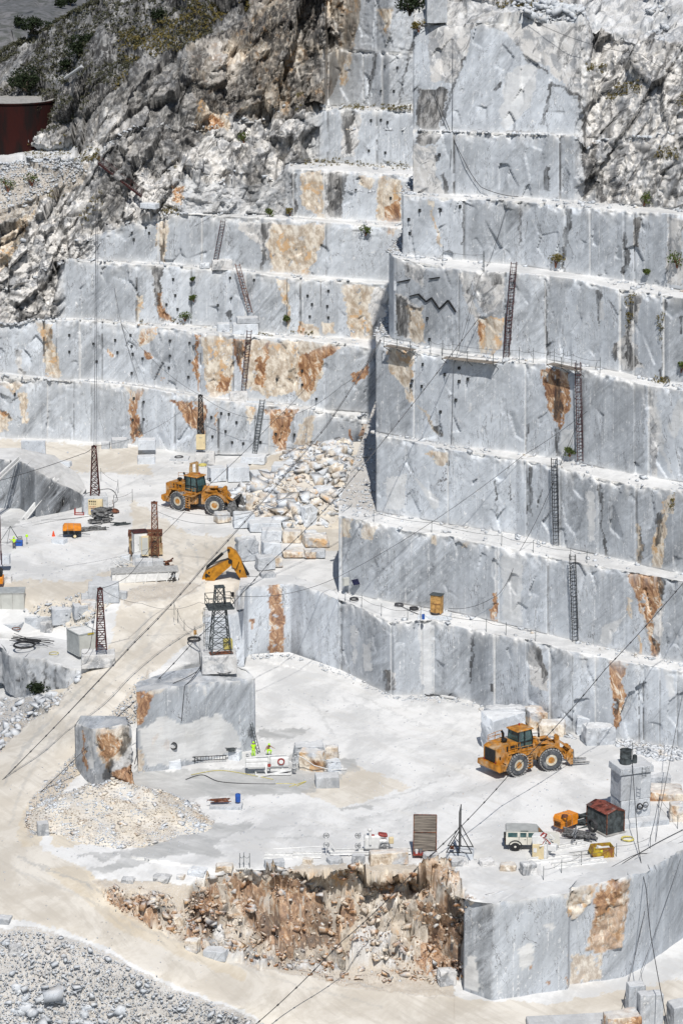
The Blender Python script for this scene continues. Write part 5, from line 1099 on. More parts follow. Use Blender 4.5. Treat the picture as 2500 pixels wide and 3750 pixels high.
def loader(root, art, tool, stair=True):
    A = Matrix.Rotation(art, 4, 'Z')      # front frame turned about the hinge
    # rear frame
    MB().box((-2.4, 0, 1.25), (4.6, 1.5, .75), bev=.05).build('rear_frame', YEL, root)
    cw = MB().prism([(-5.1, 1.1), (-4.75, .8), (-3.9, .85), (-3.75, 1.5), (-5.05, 1.62)], -1.62, 1.62).build('counterweight', YEL, root)
    h = MB().prism([(-4.72, 1.55), (-1.95, 1.55), (-1.95, 3.42), (-2.3, 3.52), (-4.35, 3.30), (-4.72, 3.12)], -1.08, 1.08).build('engine_hood', YEL, root)
    gr = MB()
    for k in range(9): gr.box((-4.75, 0, 1.78+k*.145), (.05, 1.62, .09))
    gr.box((-4.73, 0, 2.35), (.03, 1.7, 1.36)); gr.build('grille', BLK, h)
    sv = MB()
    for s_ in (-1, 1):
        sv.box((-3.35, s_*1.09, 2.5), (.22, .03, 1.5)); sv.box((-2.55, s_*1.09, 3.0), (.8, .03, .42)); sv.box((-4.3, s_*1.09, 2.15), (.16, .04, .3))
    sv.build('side_vent', BLK, h)
    wb = MB()
    for y in (-.9, .9): wb.box((-4.76, y, 1.7), (.05, .16, .24))
    wb.build('rear_light', RED, h)
    MB().tube([(-2.75, .35, 3.4), (-2.75, .35, 4.15), (-2.95, .35, 4.45)], .13, 10).build('exhaust_stack', BLK, root, smooth=True)
    MB().lathe([(.12, 0), (.12, .25), (.30, .27), (.33, .42), (.2, .52), (.001, .54)], (-3.1, -.25, 3.35), n=16).build('air_intake', BLK, root, smooth=True)
    # cab
    cab = MB().box((-.85, 0, 2.35), (1.9, 1.75, .35), bev=.03).build('cab', YEL, root)
    MB().prism([(-1.72, 2.5), (.10, 2.5), (.22, 3.3), (-.05, 4.35), (-1.6, 4.35), (-1.75, 3.4)], -.80, .80).build('cab_glass', GLS, cab)
    pz = MB()
    for y in (-.82, .82):
        for p, q in (((-1.74, y, 2.5), (-1.62, y, 4.4)), ((.12, y, 2.5), (.24, y, 3.3)), ((.24, y, 3.3), (-.03, y, 4.4)), ((-.85, y, 2.5), (-.85, y, 4.4)), ((-1.74, y, 2.52), (.14, y, 2.52)), ((-1.74, y, 3.2), (.24, y, 3.2))): pz.bar(p, q, .10)
    for z in (2.55, 4.38): pz.bar((-1.68, -.8, z), (-1.68, .8, z), .1); pz.bar((.08, -.8, z), (.08, .8, z), .1)
    pz.build('cab_pillar', BLK, cab)
    rf = MB().box((-.82, 0, 4.48), (2.25, 2.0, .16), bev=.06, taper=.93).build('cab_roof', YEL, cab)
    MB().lathe([(.09, 0), (.09, .2), (.001, .24)], (-.5, .5, 4.56), n=10).build('beacon', RED, rf, smooth=True)
    for y in (-1, 1): MB().bar((.2, y*.85, 3.9), (.55, y*1.35, 4.0), .05).box((.55, y*1.4, 3.8), (.07, .22, .45)).build('mirror', BLK, cab)
    # platforms, fenders, rails, steps
    pf = MB()
    for s_ in (-1, 1):
        pf.box((-1.0, s_*1.32, 2.12), (2.2, .85, .10)); pf.box((-2.9, s_*1.35, 2.62), (1.7, .72, .09)); pf.prism([(-2.1, 2.1), (-2.0, 2.2), (-2.1, 2.66), (-2.2, 2.66)], s_*1.0, s_*1.7)
        pf.prism([(-3.95, 1.6), (-3.85, 1.6), (-3.6, 2.58), (-3.75, 2.66)], s_*1.0, s_*1.7)
    pf.build('fender_platform', YEL, root)
    rl = MB()
    def rail(pts, hgt=.95):
        for i, p in enumerate(pts):
            rl.tube([p, (p[0], p[1], p[2]+hgt)], .028, 5)
            if i:
                for hh in (hgt, hgt*.5): rl.tube([(pts[i-1][0], pts[i-1][1], pts[i-1][2]+hh), (p[0], p[1], p[2]+hh)], .028, 5)
    for s_ in (-1, 1):
        rail([(-2.0, s_*1.68, 2.15), (-1.1, s_*1.72, 2.15), (.05, s_*1.72, 2.15), (.1, s_*1.1, 2.15)]); rail([(-3.6, s_*1.66, 2.66), (-2.8, s_*1.66, 2.66), (-2.15, s_*1.66, 2.66)])
    rail([(-4.3, .95, 3.3), (-3.3, 1.0, 3.42), (-2.4, 1.0, 3.5)], .8)
    rl.build('handrail', YEL, root)
    for s_ in (-1, 1):
        st = MB()
        for k in range(5): st.box((-3.55-.16*k, s_*1.45, 2.35-.33*k), (.34, .62, .07))
        st.bar((-3.35, s_*1.13, 2.5), (-4.3, s_*1.13, .95), .06, .2); st.bar((-3.35, s_*1.77, 2.5), (-4.3, s_*1.77, .95), .06, .2); st.build('stair', YEL, root)
        st = MB()
        for k in range(5): st.box((-.75, s_*1.62, 1.85-.32*k), (.55, .22, .05))
        st.bar((-.48, s_*1.62, 2.1), (-.48, s_*1.62, .5), .05, .22); st.bar((-1.02, s_*1.62, 2.1), (-1.02, s_*1.62, .5), .05, .22); st.build('cab_ladder', YEL, root)
    MB().box((-.8, 0, 1.5), (1.1, 2.5, 1.1), bev=.05).build('fuel_tank', YEL, root)
    MB().lathe([(.28, -.55), (.28, .55)], (0, 0, 1.35), n=14).build('hinge', BLK, root)
    # front frame
    f = xf(MB().box((1.75, 0, 1.35), (3.0, 1.15, .85), bev=.05), A); f.build('front_frame', YEL, root)
    tw = MB()
    for s_ in (-1, 1): tw.prism([(.35, 1.5), (2.3, 1.5), (1.9, 2.3), (1.25, 3.15), (.55, 3.15), (.3, 2.3)], s_*.42, s_*.56)
    xf(tw, A).build('lift_tower', YEL, root)
    fd = MB()
    for s_ in (-1, 1):
        prof = []
        for k in range(8):
            a = math.pi*(.10+.80*k/7); prof.append((2.3+1.42*math.cos(a), 1.2+1.42*math.sin(a)))
        for k in range(7): fd.bar((prof[k][0], s_*1.37, prof[k][1]), (prof[k+1][0], s_*1.37, prof[k+1][1]), .80, .05)
    n0 = len(fd.v); xf(fd, A).build('front_fender', YEL, root)
    a_ = MB()
    for s_ in (-1, 1):
        P = [(.85, 2.85), (2.1, 2.75), (3.1, 2.35), (4.15, 1.05)] if tool == 'fork' else [(.85, 2.85), (2.2, 2.65), (3.3, 2.05), (4.2, .85)]
        for k in range(3): a_.bar((P[k][0], s_*.62, P[k][1]), (P[k+1][0], s_*.62, P[k+1][1]), .42 if k < 2 else .36, .17)
        for q in P[1:]: a_.lathe([(.26, -.12), (.26, .12)], (q[0], s_*.62, q[1]), axis='Y', n=12)
    a_.bar((3.0, -.6, 2.2), (3.0, .6, 2.2), .38)
    xf(a_, A).build('lift_arm', YEL, root)
    c_ = MB(); c_.tube([(.55, 0, 3.05), (2.35, 0, 3.12)], .21, 12); 
    for s_ in (-1, 1): c_.tube([(1.1, s_*.36, 1.5), (2.3, s_*.36, 1.95)], .14, 10)
    xf(c_, A); cy = c_.build('hydraulic_cylinder', YEL, root, smooth=True)
    r_ = MB().tube([(2.35, 0, 3.12), (3.25, 0, 3.12)], .09, 8)
    for s_ in (-1, 1): r_.tube([(2.3, s_*.36, 1.95), (2.95, s_*.5, 2.15)], .07, 8)
    xf(r_, A).build('cylinder_rod', GRS, cy, smooth=True)
    bc = MB(); bc.prism([(3.05, 3.25), (3.0, 2.95), (3.25, 1.9), (3.65, 1.85), (3.55, 3.0), (3.4, 3.32)], -.18, .18); bc.lathe([(.24, -.24), (.24, .24)], (3.3, 0, 3.12), axis='Y', n=12); bc.bar((3.45, 0, 1.9), (4.5, 0, 1.5), .2, .26)
    xf(bc, A).build('bellcrank', YEL, root)
    hz = MB()
    for k, (y, z) in enumerate(((-.3, 2.5), (-.15, 2.75), (.2, 2.6), (.35, 2.4))): hz.tube([(.1, y, 2.0), (.5, y, z), (1.4, y*1.3, z-.15), (2.6, y*1.4, 2.15+.1*k)], .045, 5)
    xf(hz, A).build('hydraulic_hose', BLK, root)
    if tool == 'fork':
        cr = MB()
        for s_ in (-1, 1): cr.prism([(4.2, .75), (4.6, .25), (4.85, .25), (4.85, 1.9), (4.55, 2.0), (4.1, 1.35)], s_*.75, s_*.95); cr.bar((4.55, s_*.5, 1.9), (3.6, s_*.3, 2.6), .2, .12)
        for z in (.45, 1.1, 1.75): cr.bar((4.72, -1.05, z), (4.72, 1.05, z), .22, .16)
        xf(cr, A); cc = cr.build('fork_carriage', YEL, root)
        for s_ in (-1, 1):
            ft = MB().prism([(4.78, .22), (6.75, .25), (6.75, .30), (5.1, .42), (5.0, 1.8), (4.82, 1.8)], s_*.62-.11, s_*.62+.11); xf(ft, A).build('fork_tine', OLD, cc)
    else:
        sec = [(4.1, 1.55), (4.0, .55), (4.35, .12), (5.9, .08), (5.9, .15), (4.5, .25), (4.18, .62), (4.3, 1.5), (5.0, 2.0), (4.95, 2.08)]
        b_ = MB(); n = len(sec)
        for i in range(n-1):
            p, q = sec[i], sec[i+1]
            b_.add([(p[0], -1.8, p[1]), (p[0], 1.8, p[1]), (q[0], 1.8, q[1]), (q[0], -1.8, q[1])], [(0, 1, 2, 3)])
        for y in (-1.8, 1.8): b_.prism([(4.95, 2.05), (4.1, 1.55), (4.0, .55), (4.35, .12), (5.9, .1), (5.3, 1.0)], y-.04, y+.04)
        xf(b_, A); bb = b_.build('bucket', OLD, root, fixn=False)
        th = MB()
        for k in range(9): th.prism([(5.85, .08), (6.15, .10), (5.85, .2)], -1.75+k*.42, -1.6+k*.42)
        xf(th, A).build('bucket_teeth', OLD, bb)
    for s_ in (-1, 1):
        wheel(root, (-2.3, s_*1.38, 1.19), 0); p = A @ Vector((2.3, s_*1.38, 1.19)); wheel(root, p, art)
def place_loader(ur, vr, uf, vf, z, hr, hf, label, tool):
    a = PZ(ur, vr, z); b = PZ(uf, vf, z); sc_ = 1.06
    hinge = ((a+b)/2)
    pr = Vector((math.cos(hr), math.sin(hr), 0)); nr_ = Vector((-math.sin(hr), math.cos(hr), 0)); nf = Vector((-math.sin(hf), math.cos(hf), 0))
    c = ((a+nr_*1.38*sc_+pr*2.3*sc_) + (b+nf*1.38*sc_-Vector((math.cos(hf), math.sin(hf), 0))*2.3*sc_))/2
    r = empty('wheel_loader', (c.x, c.y, z), hr, label, 'wheel loader'); r.scale = (sc_,)*3
    loader(r, hf-hr, tool); return r
place_loader(1893, 2841, 2012, 2819, 0.02, R_(36), R_(12), 'ochre wheel loader with fork tines on the lower pad before the boulders', 'fork')
place_loader(659, 1868, 786, 1880, 9.02, R_(-36), R_(-12), 'ochre wheel loader with a bucket working at the rubble on the upper pad', 'bucket')
# ------------------------------------------------------------------ excavator arm over the edge of the upper pad
# photo points measured in the arm's own plane
Ya = PZ(905, 2130, 8.8).y + .6
def ar(x, y): p = PY(640+x*.2339, 1950+y*.2339, Ya); return (p.x, p.z)
root = empty('excavator_arm', (ar(1100, 760)[0], Ya, 8.8), 0, 'ochre excavator boom and stick with black cylinders reaching over the upper pad edge', 'excavator arm')
def loc(pts, dx=root.location.x, dz=root.location.z): return [(a-dx, b-dz) for a, b in pts]
bo = MB().prism(loc([ar(*p) for p in [(820,235),(870,230),(960,290),(1040,420),(1140,720),(1120,760),(1060,770),(900,530),(840,400)]]), -.34, .34).build('stick', YEL2, root)
MB().prism(loc([ar(*p) for p in [(420,790),(430,700),(475,600),(820,410),(875,425),(890,500),(640,710),(575,830),(490,780)]]), -.45, .45).build('boom', YEL2, root)
for nm, a, b, r in (('arm_cylinder', (505, 540), (750, 325), .19), ('bucket_cylinder', (1025, 450), (1150, 660), .20)):
    p, q = loc([ar(*a), ar(*b)]); c = MB().tube([(p[0], -.05 if nm[0] == 'a' else -.1, p[1]), (q[0], -.05 if nm[0] == 'a' else -.1, q[1])], r, 10); c.build(nm, BLK, root, smooth=True)
p, q = loc([ar(750, 325), ar(835, 262)]); MB().tube([(p[0], -.05, p[1]), (q[0], -.05, q[1])], .09, 8).build('cylinder_rod', GRS, root)
p, q = loc([ar(1150, 660), ar(1190, 740)]); MB().tube([(p[0], -.1, p[1]), (q[0], -.1, q[1])], .10, 8).build('cylinder_rod', GRS, root)
hs = MB()
for k in range(3): 
    pp = loc([ar(490, 700-k*14), ar(492, 560-k*12), ar(560, 500-k*14), ar(740, 430-k*10), ar(840, 400-k*8), ar(890, 440), ar(900, 530+k*12), ar(960, 560), ar(1010, 440)])
    hs.tube([(a, -.50, b) for a, b in pp], .04, 5)
hs.build('hydraulic_hose', BLK, root)
pn = MB()
for x, y, r in ((870, 440, .26), (500, 655, .22), (540, 610, .1), (540, 665, .1), (845, 262, .16), (1022, 585, .12), (1085, 715, .12)):
    a, b = loc([ar(x, y)])[0]; pn.lathe([(r, -.56), (r, .56)], (a, 0, b), axis='Y', n=14)
pn.build('pivot_pin', BLK, root)
p, q = loc([ar(620, 740), ar(600, 850)]); MB().bar((p[0], 0, p[1]), (q[0], 0, q[1]), .14).build('support_prop', BLK, root)
p = loc([ar(1100, 760)])[0]; MB().box((.3, .8, -.35), (2.6, 1.6, .9), bev=.12).build('boom_bracket', OLD, root)
# ------------------------------------------------------------------ off-road car
p = PZ(1918, 3120, 0.); q = PZ(2006, 3119, 0.)
c = PZ(1892, 3120, 0.)
root = empty('off_road_car', (c.x+1.6, c.y+1.0, 0.02), R_(-2), 'boxy sand white off road car with a grey roof parked near the rim', 'car')
root.scale = (1.2, 1.14, 1.14); bd = MB(); bd.prism([(-2.25, .62), (2.3, .62), (2.3, 1.18), (1.0, 1.25), (.95, 1.22), (-2.25, 1.22)], -.88, .88); bd.prism([(-2.25, 1.22), (.85, 1.22), (.42, 1.86), (-2.22, 1.86)], -.82, .82); bd.build('body', CAR, root)
MB().prism([(-2.3, 1.86), (.48, 1.86), (.36, 1.97), (-.4, 2.03), (-2.2, 2.02)], -.84, .84).build('roof', CARR, root)
for s_ in (-1, 1):
    w1 = MB()
    for a, b in ((-2.08, -1.28), (-1.05, -.52), (-.36, .28)):
        w1.prism([(a, 1.32), (b + (.15 if b > 0 else 0), 1.32), (b, 1.74), (a, 1.74)], s_*.825, s_*.84)
    w1.build('side_window', GLS, root)
    MB().prism([(-1.05, 1.88), (-.35, 1.88), (-.4, 1.95), (-1.02, 1.95)], s_*.84, s_*.855).build('roof_light', GLS, root)
    dr = MB()
    for x in (-1.15, -.45, .45): dr.box((x, s_*.885, 1.02), (.025, .012, .75))
    for x in (-.62, .3): dr.box((x, s_*.89, 1.12), (.14, .02, .04))
    dr.build('door_trim', BLK, root)
    for x in (-1.45, 1.35):
        ac = MB(); prof = [(x+.56*math.cos(math.pi*k/9), .5+.52*math.sin(math.pi*k/9)) for k in range(10)]
        for k in range(9): ac.bar((prof[k][0], s_*.90, prof[k][1]), (prof[k+1][0], s_*.90, prof[k+1][1]), .10, .06)
        ac.build('wheel_arch', BLK, root)
        t = MB().lathe([(.20, -.12), (.36, -.13), (.42, -.08), (.42, .08), (.36, .13), (.20, .12)], (x, s_*.78, .42), axis='Y', n=24).build('wheel', BLK, root, smooth=True)
        MB().lathe([(.25, s_*.11), (.20, s_*.07), (.10, s_*.12), (.001, s_*.13)], (x, s_*.78, .42), axis='Y', n=16).build('rim', CAR, t, smooth=True)
MB().lathe([(.001, -2.42), (.36, -2.42), (.38, -2.34), (.38, -2.28), (.001, -2.26)], (0, -.1, 1.15), axis='X', n=24).build('spare_wheel', BLK, root, smooth=True)
MB().box((-2.3, 0, .6), (.12, 1.6, .14)).build('bumper', BLK, root)
lt = MB()
for y in (-.72, .72): lt.box((-2.26, y, 1.0), (.03, .1, .22))
lt.build('tail_light', RED, root)
MB().prism([(.98, 1.26), (.93, 1.22), (.45, 1.85), (.5, 1.85)], -.72, .72).build('windscreen', GLS, root)
# ------------------------------------------------------------------ wire saws, rails
def rails(u, v, z, L, rz, label, n=2, wdt=1.0, cat='rail'):
    p = PZ(u, v, z); r = empty('steel_rail_set', (p.x, p.y, z), rz, label, cat)
    for k in range(n):
        y = (k-(n-1)/2)*wdt/(max(1, n-1)); m = MB(); m.box((0, y, .30), (L, .14, .08)); m.box((0, y, .16), (L, .05, .22)); m.box((0, y, .05), (L, .16, .06)); m.build('rail_beam', WHT, r)
    t = MB()
    for k in range(5): t.box((-L/2+.3+k*(L-.6)/4, 0, .12), (.10, wdt, .08))
    t.build('cross_tie', WHT, r); return r
rails(1020, 3140, 0, 2.9, R_(-3), 'left set of white steel rails behind the long grey boulder'); rails(1124, 3136, 0, 2.9, R_(-3), 'right set of white steel rails lying beside its twin on the rim')
p = PZ(1345, 3128, 0.)
r = empty('wire_saw_machine', (p.x, p.y, 0), R_(3), 'white wire saw with red parts mounted on long rails near the rim', 'wire saw')
for y in (-.45, .45):
    m = MB(); m.box((.3, y, .42), (8.2, .16, .08)); m.box((.3, y, .28), (8.2, .06, .2)); m.box((.3, y, .15), (8.2, .18, .06)); m.build('rail_beam', WHT, r)
t = MB()
for k in range(6): t.box((-3.4+k*1.5, 0, .14), (.12, 1.2, .12))
t.build('cross_tie', WHT, r)
MB().box((.5, 0, 1.35), (1.7, 1.0, 1.5), bev=.15).box((1.5, -.1, 1.1), (.9, .8, 1.1), bev=.1).build('machine_body', WHT, r)
MB().box((1.55, 0, 2.05), (.95, .8, .3), bev=.1, rot=(0, .15, 0)).box((.45, -.2, 2.0), (.5, .35, .3), bev=.05).build('motor_cover', RED, r)
MB().tube([(.25, -.55, 1.2), (.25, -.55, 2.4), (.2, -.5, 2.9)], .14, 10).lathe([(.001, -.2), (.22, -.15), (.25, 0), (.2, .15), (.001, .2)], (.18, -.5, 2.85), n=12).build('motor_mast', WHT, r)
MB().box((2.4, -.2, 1.5), (.5, .35, .7), bev=.06).build('battery_box', CRM, r)
def ring(R, rr, c, parent, name, mat, axis='Y', n=20):
    pts = []
    for k in range(n):
        a = 2*math.pi*k/n; x, y = R*math.cos(a), R*math.sin(a)
        pts.append({'Y': (c[0]+x, c[1], c[2]+y), 'Z': (c[0]+x, c[1]+y, c[2]), 'X': (c[0], c[1]+x, c[2]+y)}[axis])
    m = MB().tube(pts, rr, 6, closed=True); m.bar(pts[0], pts[n//2], rr*1.2); m.bar(pts[n//4], pts[3*n//4], rr*1.2); m.lathe([(rr*2.4, -.06), (rr*2.4, .06)], c, axis=axis, n=8)
    return m.build(name, mat, parent)
for c_ in ((-1.0, -.5, 1.1), (-1.0, -.5, 2.2), (-4.2, -.1, 1.1), (-4.2, -.1, 2.1)): ring(.27, .05, c_, r, 'guide_wheel', GRS)
ring(.5, .09, (1.7, -.62, 1.0), r, 'drive_wheel', GRS)
fr = MB(); fr.bar((-3.8, 0, .3), (-4.0, 0, 1.5), .1); fr.bar((-3.2, 0, .4), (-3.9, 0, 1.5), .08); fr.bar((-4.2, -.1, .1), (-4.2, -.1, 2.3), .07); fr.bar((-.9, -.4, .5), (-.9, -.4, 2.3), .09); fr.bar((-.9, -.4, 1.6), (0, -.4, 1.6), .08); fr.build('guide_frame', WHT, r)
p = PZ(1003, 2843, 0.)
r = empty('wire_saw_machine', (p.x, p.y+.6, 0), R_(4), 'white wire saw with a large red wheel beside the tall grey massif', 'wire saw')
MB().box((-1.9, 0, 1.25), (2.4, .9, .55), bev=.04).box((-1.9, 0, 1.75), (2.4, .7, .35), bev=.04).box((.6, 0, 1.5), (2.1, .7, 1.1), bev=.12).build('machine_body', WHT, r)
dw = MB().lathe([(.25, -.10), (.36, -.10), (.40, -.04), (.40, .04), (.25, .06)], (.75, -.45, 1.6), axis='Y', n=24, caps=False).build('drive_wheel', RED, r, smooth=True); MB().lathe([(.001, -.09), (.25, -.09), (.25, .04)], (.75, -.45, 1.6), axis='Y', n=16).build('wheel_disc', WHT, dw)
MB().lathe([(.001, -.10), (.18, -.10), (.20, .04), (.001, .06)], (-.55, -.45, 1.2), axis='Y', n=20).build('drive_wheel', RED, r, smooth=True)
bs = MB()
for p_, q_ in (((-2.0, -.6, .2), (1.8, -.6, .2)), ((-2.0, .6, .2), (1.8, .6, .2)), ((-2.0, -.6, .2), (-2.0, .6, .2)), ((1.8, -.6, .2), (1.8, .6, .2)), ((-.9, -.6, .3), (-.9, -.35, 1.5)), ((-1.0, 0, .3), (-1.0, 0, 1.0)), ((.9, 0, .3), (.9, 0, 1.0)), ((-1.8, -.9, .1), (1.9, -.2, .55))): bs.bar(p_, q_, .14, .16)
bs.box((.6, 0, .55), (2.0, .7, .22)); bs.build('base_frame', WHT, r)
for c_ in ((2.2, -.4, .55), (2.2, -.4, 1.15), (2.1, -.4, 1.75), (2.3, -.4, 2.3)): ring(.2, .05, c_, r, 'guide_wheel', GRS)
MB().bar((2.1, -.3, .3), (2.1, -.3, 2.4), .08).bar((1.6, -.3, 1.5), (2.1, -.3, 1.5), .08).bar((-3.1, 0, 2.0), (1.4, 0, 2.3), .12).build('guide_frame', WHT, r)
MB().box((-2.9, .2, 1.9), (.3, .5, .8), bev=.05).build('motor_mast', GRS, r)
MB().tube([(2.3, -.3, 2.35), (3.2, -.2, 1.9), (4.4, 0, .9), (6.2, .3, .25), (8.0, .6, .2)], .05, 6).build('water_hose', WHT, r)
# ------------------------------------------------------------------ screens
p = PZ(1555, 3122, .35)
r = empty('sheet_metal_screen', (p.x, p.y, .32), R_(-3), 'tall brown weathered sheet metal screen in a rusty frame on a plinth', 'screen')
sh = MB()
for k in range(24):
    z0_ = .12+k*.155; sh.prism([(.0, z0_), (.035, z0_+.078), (.0, z0_+.155), (-.02, z0_+.155), (.015, z0_+.078), (-.02, z0_)], -1.12, 1.12, plane='YZ')
for i in range(len(sh.v)): x, y, z = sh.v[i]; sh.v[i] = (y if False else x, y+.12*z, z)
sh.build('corrugated_sheet', WOD, r)
f = MB(); sl = lambda x, z: (x, .12*z, z)
for a, b in ((sl(-1.16, 0), sl(-1.16, 3.9)), (sl(1.16, 0), sl(1.16, 3.9)), (sl(-1.16, 3.9), sl(1.16, 3.9)), (sl(-1.16, 2.1), sl(1.16, 2.1)), ((1.16, -.9, 0), sl(1.16, 2.4)), ((-1.16, -.9, 0), sl(-1.16, 2.4)), ((-1.16, -.9, 0), (1.16, -.9, 0)), ((-1.16, -.9, 0), (-1.16, 0, 0)), ((1.16, -.9, 0), (1.16, 0, 0))): f.bar(a, b, .08)
f.build('frame', RST, r)
MB().box((0, -.45, .03), (2.3, .9, .05)).build('base_tray', RED, r)
q = empty('paint_bucket', (p.x-.85, p.y-.45, .4), 0, 'pale bucket standing on the tray of the brown screen', 'bucket'); MB().lathe([(.14, 0), (.19, .42), (.17, .42), (.13, .03)], n=14).build('bucket_body', WHT, q, smooth=True); MB().tube([(-.18, 0, .4), (-.1, -.15, .55), (.1, -.15, .55), (.18, 0, .4)], .012, 4).build('bucket_handle', BLK, q)
q = empty('paint_bucket', (p.x-.45, p.y-.35, .4), 0, 'grey bucket right of the pale one on the screen tray', 'bucket'); MB().lathe([(.14, 0), (.19, .42), (.17, .42), (.13, .03)], n=14).build('bucket_body', GRS, q, smooth=True); MB().tube([(-.18, 0, .4), (-.1, -.15, .55), (.1, -.15, .55), (.18, 0, .4)], .012, 4).build('bucket_handle', BLK, q)
def coil(p_, R, rr, turns, mat, label, name='hose_coil', cat='hose coil', tilt=None, rz=0, seed=1, group=None):
    rs = random.Random(seed); pts = []
    for k in range(turns*22):
        a = 2*math.pi*k/22; Rr = R*(1+.08*math.sin(k*.31+seed)); pts.append(Vector((Rr*math.cos(a), Rr*math.sin(a), rr+(k/22)*rr*.9+rs.uniform(0, .01))))
    if tilt is not None: pts = [Euler(tilt).to_matrix() @ q for q in pts]
    m = MB().tube(pts, rr, 5); o = m.build(name, mat); o.location = p_; o.rotation_euler = (0, 0, rz); tag(o, label, cat, group); return o
coil((p.x+.6, p.y-.45, .4), .42, .045, 3, CBL, 'black cable coil lying on the tray of the brown screen')
p = PZ(1683, 3112, 1.1)
r = empty('braced_board', (p.x, p.y, 1.05), R_(83), 'tall black board seen edge on, held by black braces', 'screen')
MB().box((0, 0, 2.35), (2.3, .08, 4.3), bev=.01).build('board', BLK, r)
f = MB()
for x in (-1, 1): f.bar((x*.9, 0, 2.4), (x*.9, 1.3, 0), .08); f.bar((x*.9, 0, 2.4), (x*.9, -1.3, 0), .08); f.bar((x*.9, 1.3, .05), (x*.9, -1.3, .05), .08); f.bar((x*.9, .7, 1.1), (x*.9, -.1, .1), .06)
f.build('brace', BLK, r)
MB().box((.2, .8, .12), (.4, .4, .2)).build('ballast_box', RST, r)
# ------------------------------------------------------------------ compressors
def compressor(u, v, z, rz, label, sc_=1.0, wheels=True, junk=False):
    p = PZ(u, v, z); r = empty('air_compressor', (p.x, p.y, z), rz, label, 'compressor'); r.scale = (sc_,)*3
    MB().prism([(-1.2, 1.05), (1.15, 1.05), (1.2, 1.35), (1.1, 1.72), (-1.0, 1.80), (-1.22, 1.5)], -.62, .62).build('canopy', ORG, r)
    MB().box((0, 0, .78), (2.35, 1.2, .52), bev=.05).build('lower_body', BLK if wheels else ORG, r)
    for k in range(5): MB().box((-1.225, 0, .72+k*.12), (.02, .9, .05)).build('louvre', BLK, r); MB().box((-.3, -.63, .72+k*.12), (.9, .02, .04)).build('louvre', BLK, r)
    if wheels:
        for s_ in (-1, 1):
            w_ = MB().lathe([(.001, -.1), (.33, -.1), (.36, -.05), (.36, .05), (.33, .1), (.001, .1)], (.35, s_*.72, .36), axis='Y', n=20).build('wheel', BLK, r, smooth=True)
            MB().lathe([(.001, s_*.11), (.19, s_*.11), (.2, s_*.09)], (.35, s_*.72, .36), axis='Y', n=14).build('rim', CRM, w_)
            MB().bar((-.15, s_*.74, .75), (.85, s_*.74, .75), .22, .06).build('mudguard', BLK, r)
    MB().bar((1.2, 0, .5), (2.3, 0, .35), .1).bar((-1.2, 0, .45), (-1.7, .1, .3), .08).build('drawbar', GRS, r)
    st = MB()
    for x in (-.5, .3): st.bar((x, -.64, .6), (x-.1, -.64, 1.76), .03); st.bar((x-.1, -.64, 1.77), (x-.1, .64, 1.77), .03)
    st.build('strap', GRS, r); return r
compressor(265, 1968, 9, R_(4), 'orange and black towable compressor on one axle by the traffic cone')
compressor(2070, 3040, 0, R_(42), 'orange compressor with louvred end standing left of the dark shed', 1.02, False)
p = PZ(2, 2150, 9.); r = empty('air_compressor', (p.x-1.2, p.y, 9.), 0, 'orange and black machine mostly cut off by the left edge', 'compressor'); MB().box((0, 0, 1.0), (3.2, 1.6, .9), bev=.1).build('lower_body', ORG, r); MB().box((0, 0, 1.9), (3.0, 1.5, .9), bev=.2).build('canopy', BLK, r)
# debris of hoses on the compressor
q = PZ(2068, 3000, 1.8); coil((q.x, q.y+.3, 1.86), .3, .05, 4, RST, 'tangle of brown hose on top of the louvred orange compressor', seed=5)
# ------------------------------------------------------------------ shed, pillar, cabinets, skip
p = PZ(2222, 3052, 0.)
r = empty('corrugated_shed', (p.x-.1, p.y+1.1, 0), R_(32), 'dark corrugated shed with a rusty ribbed roof beside the marble pillar', 'shed')
wl = MB()
def corr(a, b, z0_, z1_, m, amp=.03, pitch=.16):
    a, b = Vector(a), Vector(b); L = (b-a).length; n = int(L/pitch*2); d = (b-a)/n; nn = Vector((-(b-a).y, (b-a).x, 0)).normalized()
    vs = []
    for i in range(n+1): q = a+d*i+nn*(amp if i % 2 else -amp); zt = z1_(i/n) if callable(z1_) else z1_; vs += [(q.x, q.y, z0_), (q.x, q.y, zt)]
    m.add(vs, [(2*i, 2*i+2, 2*i+3, 2*i+1) for i in range(n)])
W2, D2 = 2.2, 1.7
for a, b, t in (((-W2/2, -D2, 0), (W2/2, -D2, 0), lambda f: 2.35+.35*(1-abs(2*f-1))), ((W2/2, -D2, 0), (W2/2, D2, 0), 2.35), ((W2/2, D2, 0), (-W2/2, D2, 0), lambda f: 2.35+.35*(1-abs(2*f-1))), ((-W2/2, D2, 0), (-W2/2, -D2, 0), 2.35)): corr(a, b, .1, t, wl)
wl.build('wall', CRG, r, fixn=False)
for s_ in (-1, 1):
    m = MB(); n = 24
    for i in range(n):
        y0_, y1_ = -D2-.12+(2*D2+.24)*i/n, -D2-.12+(2*D2+.24)*(i+1)/n; h0, h1 = (.04 if i % 2 else 0), (0 if i % 2 else .04)
        m.add([(0, y0_, 2.80+h0), (0, y1_, 2.80+h1), (s_*(W2/2+.15), y1_, 2.38+h1), (s_*(W2/2+.15), y0_, 2.38+h0)], [(0, 1, 2, 3)])
    m.build('roof_sheet', plain('roof_rust'+str(s_), (.24, .07, .05), .8, .1, .5, 1.4, .3, .3, dirtcol=(.36, .35, .34)), r, fixn=False)
f = MB()
for x in (-W2/2, W2/2):
    for y in (-D2, D2): f.bar((x*1.02, y*1.02, 0), (x*1.02, y*1.02, 2.36), .09)
